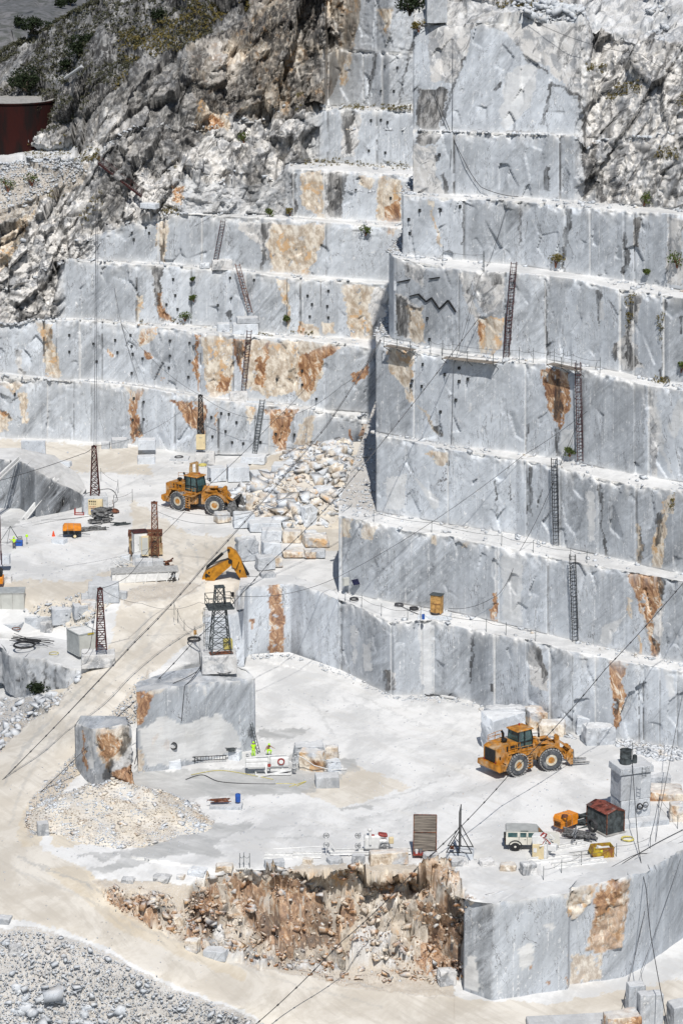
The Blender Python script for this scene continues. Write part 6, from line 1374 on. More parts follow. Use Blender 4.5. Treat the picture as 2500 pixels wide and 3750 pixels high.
for y in (-D2, D2): f.bar((-W2/2, y*1.03, 2.36), (0, y*1.03, 2.74), .07); f.bar((0, y*1.03, 2.74), (W2/2, y*1.03, 2.36), .07)
f.bar((0, -D2*1.04, 2.70), (0, D2*1.04, 2.70), .06); f.bar((-W2/2*1.02, -D2, 2.34), (-W2/2*1.02, D2, 2.34), .05); f.bar((W2/2*1.02, -D2, 2.34), (W2/2*1.02, D2, 2.34), .05)
f.build('frame', RST, r)
MB().box((0, 0, .06), (2.5, 3.7, .14)).build('concrete_base', CON, r)
q = r.location
c1 = coil((q.x-1.25, q.y-1.55, 1.05), .62, .09, 4, CBL, 'big black hose coil hanging on the left wall of the dark shed', tilt=(math.pi/2, 0, R_(-58)), seed=3)
coil((q.x+1.45, q.y-.55, 1.75), .24, .035, 4, CBG, 'grey rope coil on the right wall of the dark shed', tilt=(math.pi/2, 0, R_(32)), seed=4)
# marble pillar: base slab, lower block, upper block, cap; drum on top
p = PZ(2312, 3018, 0.); px_, py_ = p.x, p.y+1.6
G4 = 'stacked blocks of the marble pillar'
rk_at((px_+.8, py_-.4, 0.), 5.6, 4.2, .62, 'grey', 'broad base slab of the stacked marble pillar', .9, .25, 'marble_block', 'marble block', G4)
rk_at((px_-.05, py_, .6), 3.5, 2.6, 2.0, 'grey', 'lower block of the marble pillar with hose coils hung on it', .97, .35, 'marble_block', 'marble block', G4)
rk_at((px_-.05, py_, 2.6), 3.5, 2.6, 2.9, 'grey', 'upper tall block of the marble pillar', .97, .35, 'marble_block', 'marble block', G4)
rk_at((px_-.05, py_, 5.5), 3.9, 3.0, .75, 'grey', 'overhanging cap block of the marble pillar carrying the drum', .95, .35, 'marble_block', 'marble block', G4)
r = empty('water_drum', (px_-.65, py_-.2, 6.2), 0, 'dark grey metal drum standing on the marble pillar', 'drum')
MB().lathe([(.62, 0), (.64, .05), (.62, .1), (.62, .7), (.64, .74), (.62, .78), (.62, 1.45), (.65, 1.5), (.6, 1.52), (.58, 1.3), (.001, 1.28)], n=28).build('drum_body', CRG, r, smooth=True)
MB().tube([(.7, -.3, -.3), (.66, -.2, 2.3)], .04, 6).build('standpipe', DGR, r)
MB().lathe([(.25, 0), (.28, .3), (.25, .8), (.1, .9)], (.95, .2, 0), n=14).build('side_vessel', CRG, r, smooth=True)
coil((px_+.75, py_-1.42, 1.9), .30, .05, 4, CBL, 'black hose coil on the front of the marble pillar', tilt=(math.pi/2, 0, .35), seed=6)
coil((px_+1.4, py_-1.2, 2.0), .28, .03, 4, CBG, 'pale rope coil right of the black one on the pillar', tilt=(math.pi/2, 0, .35), seed=7)
r = empty('leaning_ladder', (px_+1.95, py_+.1, .6), R_(-60), 'small dark ladder leaning against the right side of the pillar', 'ladder')
m = MB()
for x in (-.2, .2): m.bar((x, -.6, 0), (x, 0, 3.0), .05)
m.build('rail', DRS, r); m = MB()
for k in range(9): m.bar((-.2, -.6+.066*k, .2+.32*k), (.2, -.6+.066*k, .2+.32*k), .035)
m.build('rung', DRS, r)
coil(tuple(PZ(2297, 3076, 0.)), .62, .035, 5, HOS, 'coil of yellow hose on the ground in front of the shed and pillar', seed=8)
# rusty yellow skip
p = PZ(2215, 3146, 0.); r = empty('open_skip', (p.x-.2, p.y+.75, 0), R_(12), 'rusty yellow open steel bin near the right end of the rails', 'skip')
m = MB(); w_, d_, h_ = 2.0, 1.4, 1.15
for (a, b) in (((-w_/2, -d_/2), (w_/2, -d_/2)), ((w_/2, -d_/2), (w_/2, d_/2)), ((w_/2, d_/2), (-w_/2, d_/2)), ((-w_/2, d_/2), (-w_/2, -d_/2))): m.bar((a[0], a[1], h_/2), (b[0], b[1], h_/2), .05, h_) if abs(a[1]-b[1]) < .01 else m.bar((a[0], a[1], h_/2), (b[0], b[1], h_/2), .05, h_)
m.v = []; m.f = []; m.m = []
for c_, dd in (((0, -d_/2, h_/2), (w_, .06, h_)), ((0, d_/2, h_/2), (w_, .06, h_)), ((w_/2-.03, 0, h_/2), (.06, d_-.06, h_)), ((-w_/2+.03, 0, h_/2), (.06, d_-.06, h_)), ((0, 0, .05), (w_-.1, d_-.1, .06))): m.box(c_, dd)
m.prism([(-w_/2-.35, .45), (-w_/2, .1), (-w_/2, h_), (-w_/2-.1, h_)], -d_/2, d_/2)
m.build('bin_body', YRU, r); m = MB()
for x in (-.8, -.3, .25, .8): m.box((x, -d_/2-.05, h_/2), (.08, .05, h_))
m.box((0, -d_/2-.05, h_-.04), (w_+.06, .08, .08)); m.build('rib', YRU, r)
MB().box((-.35, -d_/2-.09, .85), (.26, .02, .26)).build('notice_plate', plain('lemon_plate', (.8, .75, .04), .5), r)
MB().box((.1, 0, .75), (1.5, 1.0, .3), bev=.1).box((-.3, .2, .95), (.5, .4, .2), bev=.05, rot=(0, .3, .4)).build('scrap_load', WHT, r)
# cream cabinet with the red and white pump
p = PZ(1975, 3152, 0.); r = empty('pump_cabinet', (p.x+.1, p.y+.8, 0), R_(-22), 'cream and white steel cabinet topped by red and white machinery', 'cabinet')
MB().box((0, 0, .85), (1.25, 1.4, 1.5), bev=.03).build('cabinet_body', CRM, r)
MB().box((.75, 0, .95), (.28, 1.45, 1.5), bev=.03).build('side_panel', WHT, r)
MB().box((-.1, 0, 2.05), (1.3, 1.2, .9), rot=(0, -.12, .1), bev=.05).build('tilted_hood', WHT, r)
MB().box((.35, -.1, 2.45), (.5, .9, .2), rot=(.1, .3, 0)).tube([(.4, -.5, 1.7), (.7, -.5, 2.3), (1.2, -.4, 1.8)], .07, 6).build('red_trim', RED, r)
m = MB(); rs = random.Random(4)
for k in range(14): a = Vector((rs.uniform(.3, 1.5), rs.uniform(-.7, .6), rs.uniform(1.3, 2.2))); m.bar(a, a+Vector((rs.uniform(-.5, .5), rs.uniform(-.4, .4), rs.uniform(-.5, .5))), rs.uniform(.04, .12))
m.box((1.3, 0, 1.3), (.9, .7, .7), bev=.08); m.build('pump_unit', WHT, r)
MB().box((-.64, -.25, 1.25), (.03, .4, .35)).box((-.3, -.72, 1.0), (.35, .03, .45)).build('notice_plate', WHT, r)
for nm, u, v, L, rz, lb in (('a', 2075, 3105, 4.4, 26, 'upper left white rail set beside the pump cabinet'), ('b', 2060, 3145, 7.2, 18, 'long grey rails lying in front of the pump cabinet'), ('c', 2120, 3166, 5.6, 17, 'rail set nearest the rim below the rusty bin'), ('d', 2150, 3134, 3.6, 18, 'short rail set left of the rusty bin')): rails(u, v, 0., L, R_(rz), lb, wdt=.9)
def junk(u, v, z, n, L, hgt, mat, label, name, cat, seed, wd=.09, rz=0.4, spread=.6, part='bar'):
    p = PZ(u, v, z); rs = random.Random(seed); m = MB()
    for k in range(n):
        a = rz+rs.uniform(-.25, .25); c_ = Vector((rs.uniform(-spread, spread), rs.uniform(-spread, spread), rs.uniform(.06, hgt))); d = Vector((math.cos(a), math.sin(a), rs.uniform(-.12, .12)*(1 if hgt < 1 else 3)))*rs.uniform(.4, 1)*L/2
        m.bar(c_-d, c_+d, wd*rs.uniform(.6, 1.5))
    o = m.build(name, mat); o.location = (p.x, p.y, z); tag(o, label, cat); return o
junk(2118, 3072, 0, 26, 3.6, .75, OLD, 'heap of grey steel sections between the car and the shed', 'steel_scrap_heap', 'scrap heap', 1, .13, -.35, .55)
junk(2135, 3022, 0, 22, 2.8, 1.3, DGR, 'dark drill frame parts between orange compressor and shed', 'drilling_rig_parts', 'drilling gear', 2, .12, .15, .6)
junk(2105, 3092, 0, 8, 2.2, 1.5, GRS, 'silvery upright jack among the rails beside the pump cabinet', 'steel_jack', 'jack', 3, .08, 1.2, .2)
# ------------------------------------------------------------------ upper pad: control panel block, mast, drilling rig
p = PZ(345, 1888, 9.)
o = rk_at((p.x, p.y+1.4, 9.), 3.4, 2.4, 2.6, 'grey', 'grey marble plinth carrying the left lattice mast and control panel', .8, .15, 'marble_block', 'marble block')
r = empty('control_panel', (p.x+.15, p.y-.05, 9.), R_(-8), 'cream control cabinet with rows of red and black sockets at the plinth', 'control panel')
MB().box((0, .35, 1.15), (1.9, .7, 2.1), bev=.03).build('cabinet_body', CRM, r)
s1 = MB()
for k in range(4): s1.box((-.75+k*.26, -.02, 1.95), (.16, .04, .2)); s1.box((-.75+k*.26, -.02, 1.6), (.12, .05, .12))
s1.build('socket', BLK, r); s1 = MB()
for j in range(2):
    for k in range(5): s1.box((-.8+k*.2, -.02, 1.25-.22*j), (.09, .05, .09))
s1.build('switch', RED, r); MB().box((-.3, -.1, .6), (.5, .2, .4), bev=.05).build('plug', BLU, r)
def lattice(name, p_, h, wb, wt, nb, mat, label, r=.05, rz=0., brace='X', cat='lattice mast', rungs=0):
    ro = empty(name, p_, rz, label, cat); lg = MB(); br = MB()
    def cr(f): w_ = (wb+(wt-wb)*f)/2; return [Vector((sx*w_, sy*w_, h*f)) for sx, sy in ((-1, -1), (1, -1), (1, 1), (-1, 1))]
    for i in range(4): lg = MB().bar(cr(0)[i], cr(1)[i], r*2); lg.build('leg', mat, ro)
    for k in range(nb):
        a, b = cr(k/nb), cr((k+1)/nb)
        for i in range(4):
            j = (i+1) % 4
            if brace == 'X': br.bar(a[i], b[j], r*1.1); br.bar(a[j], b[i], r*1.1)
            else: br.bar(a[i], b[j], r*1.1) if k % 2 else br.bar(a[j], b[i], r*1.1)
            br.bar(b[i], b[j], r*1.2)
    br.build('bracing', mat, ro)
    if rungs:
        rg_ = MB()
        for k in range(rungs): a = cr((k+.5)/rungs); rg_.bar(a[0], a[1], r*1.2)
        rg_.build('rung', mat, ro)
    tp_ = MB(); t = cr(1); tp_.box((0, 0, h+.05), (wt+.2, wt+.2, .1)); tp_.lathe([(.14, 0), (.14, .12)], (0, 0, h+.12), n=10); tp_.build('pulley_head', mat, ro)
    return ro
T1 = lattice('lattice_mast', (p.x+.05, p.y+1.5, 11.5), 6.6, 1.2, .5, 8, DRS, 'dark red lattice mast on the plinth with the control panel', .06)
junk(372, 1915, 9., 60, 2.2, 1.9, OLD, 'grey hydraulic drill rig with coiled hoses below the control panel plinth', 'drill_rig', 'drill rig', 9, .2, .3, .8)
junk(330, 1945, 9., 16, 5.0, .5, OLD, 'drill feed beams lying between compressor and drill rig', 'feed_beam_stack', 'drilling gear', 10, .13, .32, .35)
junk(440, 1924, 9., 10, 3.0, .5, DGR, 'black drill rod bundle on the ground right of the drill rig', 'rod_bundle', 'drilling gear', 12, .1, .35, .3)
r = empty('red_pallet_frame', tuple(PZ(290, 1888, 9.)), 0, 'small red steel frame left of the control panel', 'frame'); m = MB()
for a, b in (((-.6, 0, .1), (.6, 0, .1)), ((-.6, 1, .1), (.6, 1, .1)), ((-.6, 0, 0), (-.6, 0, .9)), ((.6, 1, 0), (.6, 1, .8)), ((-.6, 0, .1), (-.6, 1, .1)), ((.6, 0, .1), (.6, 1, .1)), ((-.6, 1, 0), (-.6, 1, .8)), ((.6, 0, 0), (.6, 0, .5))): m.bar(a, b, .12)
m.build('frame_bar', RED, r)
r = empty('dirt_umbrella', tuple(PZ(418, 1880, 9.)), 0, 'brown metal hood lying behind the drill rig', 'metal hood'); MB().lathe([(.75, 0), (.5, .25), (.15, .38), (.001, .4)], (0, 0, .3), n=12).build('hood', RST, r, smooth=True); MB().bar((0, 0, .7), (-.2, 0, 1.9), .05).build('pole', RST, r)
# traffic cone
r = empty('traffic_cone', tuple(PZ(196, 1966, 9.)), 0, 'orange traffic cone beside the towable compressor', 'traffic cone'); MB().lathe([(.24, .04), (.06, .78), (.001, .8)], n=16).build('cone_body', ORD, r, smooth=True); MB().box((0, 0, .03), (.55, .55, .05)).build('base_plate', BLK, r)
# blue generator with the left worker
p = PZ(70, 2004, 9.); r = empty('portable_generator', (p.x, p.y, 9.), 0, 'blue portable machine under a tripod beside the left worker', 'generator')
MB().box((0, .3, .5), (.9, .7, .8), bev=.08).build('machine_body', BLU, r); MB().box((.1, .3, 1.1), (.6, .5, .5), bev=.1).build('tank', GRS, r)
m = MB(); ap = (-1.1, .4, 2.7)
for q in ((-2.9, -.1, 0), (-1.7, .9, 0), (.6, -.1, 0), (.2, 1.0, 0)): m.bar(q, ap, .05)
m.bar((-2.3, -.1, .7), (.3, -.1, .7), .04); m.build('tripod_leg', DGR, r)
r = empty('warning_post', tuple(PZ(99, 2000, 9.)), 0, 'thin post with a lime marker right of the left worker', 'post'); MB().bar((0, 0, 0), (0, 0, 1.3), .05).build('post', DGR, r); MB().lathe([(.001, 1.15), (.17, 1.25), (.17, 1.5), (.001, 1.6)], n=10).build('marker', HIV, r)
r = empty('steel_pole', tuple(PZ(5, 2068, 11.)), 0, 'dark upright pole on the block stack at the left edge', 'pole'); MB().bar((0, 0, 0), (0, 0, 6.2), .10).build('pole', DRS, r); MB().box((0, -.05, 1.2), (.16, .16, 1.2)).build('clamp', DRS, r)
# white chutes down the cut
for a, b, lb in (((0, 1752), (68, 1690), 'left white chute slanting down the face of the raised cut'), ((92, 1902), (205, 1762), 'right white chute slanting down the grey cut face to the floor')):
    if a[0] == 0: A_ = PY(-30, 1778, 372.); B_ = PZ(70, 1684, 15.9)
    else: A_ = PZ(90, 1905, 9.0); B_ = PZ(206, 1758, 13.3)
    r = empty('white_chute', tuple(A_), 0, lb, 'chute'); m = MB().bar((0, 0, .15), tuple(B_-A_+Vector((0, -.3, .2))), .16, .75); m.build('chute_bed', WHT, r)
    m = MB()
    for s_ in (-1, 1): m.bar((s_*.36, -.05, .26), tuple(B_-A_+Vector((s_*.36, -.35, .32))), .12, .06)
    m.build('chute_edge', WHT, r)
# cream cabinet and its mast
p = PZ(738, 1699, 9.); zc = 10.9
MAST2 = lattice('lattice_mast', (p.x-.15, p.y+2.2, zc), 7.6, .95, .5, 11, BLK, 'black lattice mast behind the tall cream cabinet', .055)
r = empty('cream_cabinet', (p.x-.1, p.y+.9, zc), R_(-4), 'tall plain cream cabinet on a pale plinth at the foot of the left wall', 'cabinet'); MB().box((0, 0, 1.15), (1.3, .8, 2.1), bev=.03).build('cabinet_body', CRM, r); MB().box((0, -.42, 1.85), (.4, .02, .08)).box((.5, -.42, 1.1), (.05, .03, .15)).build('handle', GRS, r); MB().box((0, 0, .05), (1.2, .7, .1)).build('feet', BLK, r)
coil(tuple(PZ(742, 1706, 9.)), .55, .05, 4, HOS, 'yellow hose coiled in front of the pale plinth under the cream cabinet', seed=11)
coil(tuple(PZ(655, 1676, 10.)), .6, .05, 3, CBG, 'grey cable ring lying on the flat grey slab', seed=12)
# spare loader tool standing behind the upper loader
p = PZ(711, 1745, 9.); r = empty('quick_coupler_tool', (p.x, p.y, 9.), 0, 'tan steel loader attachment standing behind the upper loader cab', 'loader tool')
MB().prism([(-.7, 0), (-.2, 0), (-.2, 1.7), (-.6, 1.8), (-.7, 1.2)], -.2, .2).prism([(.25, 0), (.65, 0), (.65, 2.1), (.2, 2.1)], -.2, .2).bar((-.6, 0, 1.8), (.5, 0, 2.1), .25).build('coupler_plate', plain('dusty_tan_steel', (.38, .24, .11), .8, 0, .3, 3), r)
# ------------------------------------------------------------------ cabin island by the third mast
p = PZ(510, 2070, 9.)
r = empty('site_cabin', (p.x, p.y+1.2, 10.2), R_(14), 'narrow white metal cabin with a glazed door on the equipment island', 'cabin')
MB().box((0, 0, 1.5), (1.75, 1.5, 2.7), bev=.03).build('cabin_wall', WHT, r); MB().box((0, 0, 2.92), (1.95, 1.7, .14), bev=.02).build('cabin_roof', DRS, r)
d = MB().box((.12, -.77, 1.45), (1.0, .05, 2.3)).build('door', WHT, r); MB().box((.12, -.80, 1.55), (.62, .03, 1.8)).build('door_glass', GCT, d); MB().box((-.3, -.82, 1.35), (.05, .05, .18)).build('handle', BLK, d)
f = MB()
for x in (-.85, .85): f.bar((x, -.76, .15), (x, -.76, 2.85), .08)
f.build('corner_post', GRS, r); m = MB()
for x in (-.15, .4): m.bar((x, -1.4, -1.3), (x, -.8, .1), .05)
for k in range(5): m.bar((-.15, -1.4+.12*k, -1.2+.26*k), (.4, -1.4+.12*k, -1.2+.26*k), .05)
m.build('access_ladder', DGR, r); MB().box((.0, 0, .08), (1.8, 1.5, .14)).build('cabin_base', BLK, r)
r = empty('rusty_container', (p.x+.5, p.y+4.6, 9.4), R_(3), 'open rusty box container behind the white cabin', 'container')
m = MB(); W3, D3, H3 = 4.1, 2.2, 2.5
m.box((0, D3/2, H3/2), (W3, .08, H3)); m.box((-W3/2, 0, H3/2), (.08, D3, H3)); m.box((W3/2, 0, H3/2), (.08, D3, H3)); m.box((0, 0, .06), (W3, D3, .1)); m.box((-W3/2+.45, -D3/2, H3*.42), (.9, .08, H3*.84)); m.box((1.2, -D3/2, H3*.30), (2.0, .08, H3*.6)); m.build('container_wall', plain('rusty_cream', (.56, .43, .26), .8, 0, .4, 1.6, .3, .4, dirtcol=(.20, .09, .05)), r)
MB().box((0, -.9, H3+.05), (W3+.2, .3, .35)).box((0, D3/2, H3+.05), (W3+.2, .2, .35)).box((-W3/2, 0, H3+.05), (.25, D3, .35)).box((W3/2, 0, H3+.05), (.25, D3, .35)).build('top_beam', RST, r)
bk(492, 560, 2040, 2088, 'grey', 'grey block under the narrow white cabin', df=.8, z=9.)
rk(484, 520, 2020, 2075, 'grey', 'rounded grey block left of the cabin steps', boxy=.8, z=9.)
bk(440, 478, 2026, 2062, 'white', 'white block at the back left of the equipment island', df=.8, z=9.)
bk(545, 602, 2040, 2080, 'grey', 'pale block under the rusty lattice mast', df=.8, z=9.)
q = PZ(567, 2078, 9.); T3 = lattice('lattice_mast', (q.x, q.y+1., 10.3), 6.8, .95, .6, 10, RST, 'brown rusty lattice mast on the equipment island', .045, brace='X')
r = empty('electrical_cabinet', (q.x-1.25, q.y+1.3, 10.2), 0, 'upright pale metal cabinet left of the rusty lattice mast', 'cabinet'); MB().box((0, 0, 1.25), (.9, .7, 2.5), bev=.03).build('cabinet_body', CRM, r); MB().box((0, -.36, 1.3), (.75, .02, 2.2)).build('door', GCT, r)
q = PZ(528, 2136, 8.9); r = empty('truck_body', (q.x, q.y+1.2, 8.95), R_(8), 'long low white ribbed tipper body lying by the haul road', 'tipper body')
MB().prism([(-4.1, 0), (4.0, .25), (4.0, 1.3), (-4.1, 1.3)], -1.1, 1.1).build('tub', WHT, r); MB().box((0, 0, 1.35), (8.3, 2.5, .10)).build('flat_cover', plain('dusty_grey_cover', (.46, .46, .45), .8), r); m = MB()
for k in range(7): m.bar((-3.9+k*1.3, -1.16, 0.05), (-3.6+k*1.3, -1.16, 1.3), .12, .1)
m.build('side_rib', WHT, r)
junk(452, 2098, 9., 24, 3.0, 1.7, WHT, 'tangle of white steel frames at the left end of the tipper body', 'steel_frame_scrap', 'scrap heap', 21, .1, -.9, .5)
junk(612, 2098, 9.2, 16, 1.8, 1.6, RST, 'rusty scrap tangle right of the rusty lattice mast', 'rusty_scrap', 'scrap heap', 22, .12, 1.2, .4)
junk(634, 2122, 9.2, 12, 1.5, 1.0, CBL, 'black hose tangle at the right end of the tipper body', 'hose_tangle', 'hoses', 23, .12, 1.4, .3)
# ------------------------------------------------------------------ left terrace containers
q = PZ(40, 2258, 6.9)
r = empty('site_container', (q.x-1.2, q.y+1.2, 7.0), R_(2), 'light grey site container at the left edge of the terrace', 'container')
MB().box((0, 0, 1.45), (5.6, 2.3, 2.7), bev=.02).build('container_wall', GCT, r); MB().box((0, 0, 2.86), (5.7, 2.4, .12)).build('container_roof', GCD, r); m = MB()
for x in (-2.8, -1.4, 0, 1.4, 2.8): m.box((x, -1.17, 1.45), (.05, .03, 2.7))
m.box((0, -1.17, 2.78), (5.7, .05, .14)); m.box((0, -1.17, .08), (5.7, .05, .14)); m.build('frame', CON, r); MB().box((0, 0, -.1), (5.4, 2.0, .24)).build('skid', BLK, r)
q = PZ(290, 2408, 5.5)
r = empty('site_container', (q.x+.25, q.y+2.1, 5.5), R_(33), 'small cubic grey container with a ribbed roof beside the rough boulder', 'container')
MB().box((0, 0, 1.35), (2.5, 2.9, 2.5), bev=.02).build('container_wall', GCT, r); MB().box((-1.27, 0, 1.35), (.03, 2.7, 2.3)).build('side_panel', GCD, r)
m = MB()
for k in range(13): m.box((0, -1.35+k*.225, 2.64), (2.4, .12, .05))
m.box((0, 0, 2.60), (2.5, 2.9, .04)); m.build('container_roof', WHT, r)
m = MB()
for x in (-1.25, 1.25):
    for y in (-1.45, 1.45): m.bar((x, y, 0), (x, y, 2.68), .12)
for z in (.05, 2.66): m.bar((-1.25, -1.45, z), (1.25, -1.45, z), .12); m.bar((-1.25, -1.45, z), (-1.25, 1.45, z), .12); m.bar((1.25, -1.45, z), (1.25, 1.45, z), .12); m.bar((-1.25, 1.45, z), (1.25, 1.45, z), .12)
m.build('frame', GCD, r); MB().box((.3, -1.52, 2.6), (.8, .02, .2)).build('notice_plate', plain('plate_yellow', (.55, .42, .05), .6), r)
q = PZ(370, 2377, 7.6); T4 = lattice('lattice_mast', (q.x, q.y+.4, 7.5), 7.2, 1.2, .45, 6, DRS, 'dark red ladder-like mast on the rough white boulder', .06, R_(8), brace='Z', rungs=26)
coil(tuple(PZ(88, 2368, 5.6)), 1.25, .075, 3, CBL, 'large black cable ring on top of the left marble bench', seed=31)
coil(tuple(PZ(196, 2395, 5.5)), .55, .03, 3, HOS, 'small loose wire ring on the left marble bench', seed=32)
junk(115, 2350, 5.6, 12, 6.0, .35, CBL, 'tangle of thick black cables behind the large cable ring', 'cable_tangle', 'cables', 33, .07, -.45, .8)
coil(tuple(PZ(60, 2305, 8.3)), .5, .03, 3, RST, 'thin brown wire ring on the flat grey terrace block', seed=34)
# ------------------------------------------------------------------ tower on the massif
q = PZ(800, 2466, 9.2)
rk_at((q.x, q.y+1.4, 9.1), 4.0, 2.8, 2.15, 'rough', 'grey block carrying the dark tower on the tall massif', .93, .08, 'marble_block', 'marble block')
r = lattice('lookout_tower', (q.x+.15, q.y+1.5, 11.25), 7.5, 2.2, .9, 6, DGR, 'dark lattice tower with a railed platform on the tall grey massif', .05, R_(12), cat='tower')
m = MB().box((0, 0, 5.25), (2.9, 2.6, .12)); m.build('platform', DGR, r); m = MB()
for z in (5.85, 6.5):
    for a, b in (((-1.45, -1.3), (1.45, -1.3)), ((1.45, -1.3), (1.45, 1.3)), ((1.45, 1.3), (-1.45, 1.3)), ((-1.45, 1.3), (-1.45, -1.3))): m.bar((a[0], a[1], z), (b[0], b[1], z), .06)
for x, y in ((-1.45, -1.3), (0, -1.3), (1.45, -1.3), (1.45, 1.3), (-1.45, 1.3), (0, 1.3)): m.bar((x, y, 5.3), (x, y, 6.5), .06)
m.build('railing', DGR, r); m = MB()
for k in range(6): 
    pts = [(-1.5+.38*math.cos(a), -.2+.38*math.sin(a), .9+k*.85) for a in [2*math.pi*j/10 for j in range(10)]]; m.tube(pts, .025, 4, closed=True)
for j in range(5): a = math.pi*(.6+.9*j/4*1.0); m.bar((-1.5+.38*math.cos(a), -.2+.38*math.sin(a), .9), (-1.5+.38*math.cos(a), -.2+.38*math.sin(a), 5.2), .03)
m.build('ladder_cage', DGR, r); MB().box((1.0, .8, .6), (1.0, .8, 1.1), bev=.05).build('motor_box', plain('dull_yellow', (.55, .48, .15), .7), r)
MB().lathe([(.001, -.3), (.16, -.25), (.18, .2), (.001, .3)], (1.25, -1.3, 6.95), n=12).bar((1.25, -1.3, 6.5), (1.25, -1.3, 6.9), .05).build('floodlight', BLK, r)
m = MB().box((0, -.6, .04), (2.6, .9, .08)); m.build('timber_planks', RST, r)
# cabling on the block
coil(tuple(PZ(712, 2346, 6.4)), .75, .05, 5, CBL, 'black cable coil on the ground left of the lookout tower', seed=41)
r = empty('orange_junction_box', tuple(PZ(715, 2340, 6.4)), 0, 'small orange box on a stake above the cable coil', 'junction box'); MB().box((0, 0, .8), (.35, .25, .5)).build('box_body', PLY, r); MB().bar((0, 0, -.5), (0, 0, 1.6), .04).build('stake', DGR, r)
# ------------------------------------------------------------------ things leaning on the massif
q = PZ(633, 2722, 3.3); coil((q.x, PZ(633, 2806, 0).y-.5, PY(633, 2725, PZ(633, 2806, 0).y).z), .36, .05, 6, CBL, 'black hose coil hung on the front of the tall grey massif', tilt=(math.pi/2, 0, 0), seed=43)
def small_ladder(u, v, z, h, w_, lean, mat, label, rz=0.):
    p = PZ(u, v, z); r = empty('leaning_ladder', (p.x, p.y, z), rz, label, 'ladder'); m = MB()
    for x in (-w_/2, w_/2): m.bar((x, 0, 0), (x, lean, h), .06)
    m.build('rail', mat, r); m = MB(); n = int(h/.32)
    for k in range(n): f_ = (k+.5)/n; m.bar((-w_/2, lean*f_, h*f_), (w_/2, lean*f_, h*f_), .04)
    m.build('rung', mat, r); return r
small_ladder(690, 2796, 0, 3.2, .5, .5, DGR, 'grey ladder leaning on the tall massif beside the long rods', R_(3))
small_ladder(948, 2759, 0, 3.4, .45, 1.0, DGR, 'slim ladder at the right corner of the tall massif behind the worker', R_(60))
r = empty('walkway_ladder', tuple(PZ(745, 2790, .2)), R_(9), 'long black ladder lying flat along the foot of the tall massif', 'ladder'); m = MB()
for z in (.15, .6): m.bar((-2.6, 0, z), (2.6, 0, z), .07)
m.build('rail', BLK, r); m = MB()
for k in range(17): m.bar((-2.5+k*.31, 0, .15), (-2.5+k*.31, 0, .6), .05)
m.build('rung', BLK, r)
for u, v, h, lean, lb in ((713, 2797, 5.4, -.15, 'tallest thin steel rod leaning on the massif'), (804, 2770, 4.2, -.5, 'thin steel rod leaning left, near the grey concrete box'), (822, 2768, 3.3, -.35, 'shorter steel rod right of the leaning one at the massif'), (540, 2824, 3.2, .1, 'short pole at the left lower corner of the massif'), (600, 2810, 2.0, 0, 'white pole stub standing on the pale ledge')):
    r = empty('steel_rod', tuple(PZ(u, v, 0)), 0, lb, 'rod'); MB().bar((0, 0, 0), (lean, .5, h), .09).build('rod', DGR if 'white' not in lb else WHT, r)
bk(835, 885, 2742, 2788, 'white', 'pale concrete box at the foot of the massif left of the workers', df=.8, rz=-.3)
bk(545, 665, 2790, 2818, 'white', 'ragged pale ledge slab at the left foot of the massif', df=.4, rz=.08, boxy=.8)
for u, v, z, lb in ((846, 2752, 1.15, 'dark pump head on the pale concrete box'), (800, 2938, .6, 'rusty tool pile on the low grey slab')):
    junk(u, v, z, 12, 1.0 if 'pump' in lb else 2.6, .4, RST if 'rusty' in lb else DGR, lb, 'tool_pile', 'tools', int(u), .09, .2, .3)
def drum(u, v, z, mat, label, R=.28, h=.85, name='plastic_drum'):
    r = empty(name, tuple(PZ(u, v, z)), 0, label, 'drum'); MB().lathe([(R*.94, 0), (R, .05), (R, h*.33), (R*1.04, h*.36), (R, h*.4), (R, h*.66), (R*1.04, h*.7), (R, h*.74), (R, h*.95), (R*.9, h), (.001, h)], n=20).build('drum_body', mat, r, smooth=True); MB().lathe([(.06, 0), (.06, .05), (.001, .06)], (R*.5, 0, h), n=8).build('cap', BLK, r)
drum(871, 2936, .6, BLU, 'blue plastic drum on the low grey slab by the pool')
# ------------------------------------------------------------------ ledge cabinet, solar panel
y1r = float(MR.P0[np.where(MR.seg == 1)[0][-1], int(np.searchsorted(UR, 1600)), 1]); z1r = float(MR.P0[np.where(MR.seg == 1)[0][-1], int(np.searchsorted(UR, 1600)), 2])
q = PZ(1592, 2272, z1r); rk_at((q.x, q.y+1.2, z1r), 3.9, 2.0, .55, 'white', 'flat pale slab on the first ledge under the wooden cabinet', .9, -.15, 'marble_block', 'marble block')
r = empty('wooden_cabinet', (q.x+.25, q.y+1.2, z1r+.5), R_(-22), 'orange wooden cabinet standing on the first ledge of the right wall', 'cabinet')
MB().box((0, 0, 1.2), (1.3, .95, 2.2), bev=.02).build('cabinet_body', PLY, r); MB().box((0, 0, 2.34), (1.5, 1.15, .08)).build('cabinet_top', DGR, r); MB().box((0, -.49, 1.25), (1.2, .03, .05)).box((0, -.49, .6), (.04, .03, 1.1)).build('door_trim', RST, r)
m = MB()
for x in (-.6, .6):
    for y in (-.42, .42): m.bar((x, y, -.02), (x, y, .14), .08)
m.build('leg', RST, r)
drum(1549, 2268, z1r+.5, BLU, 'blue canister left of the wooden cabinet on the ledge', .17, .6)
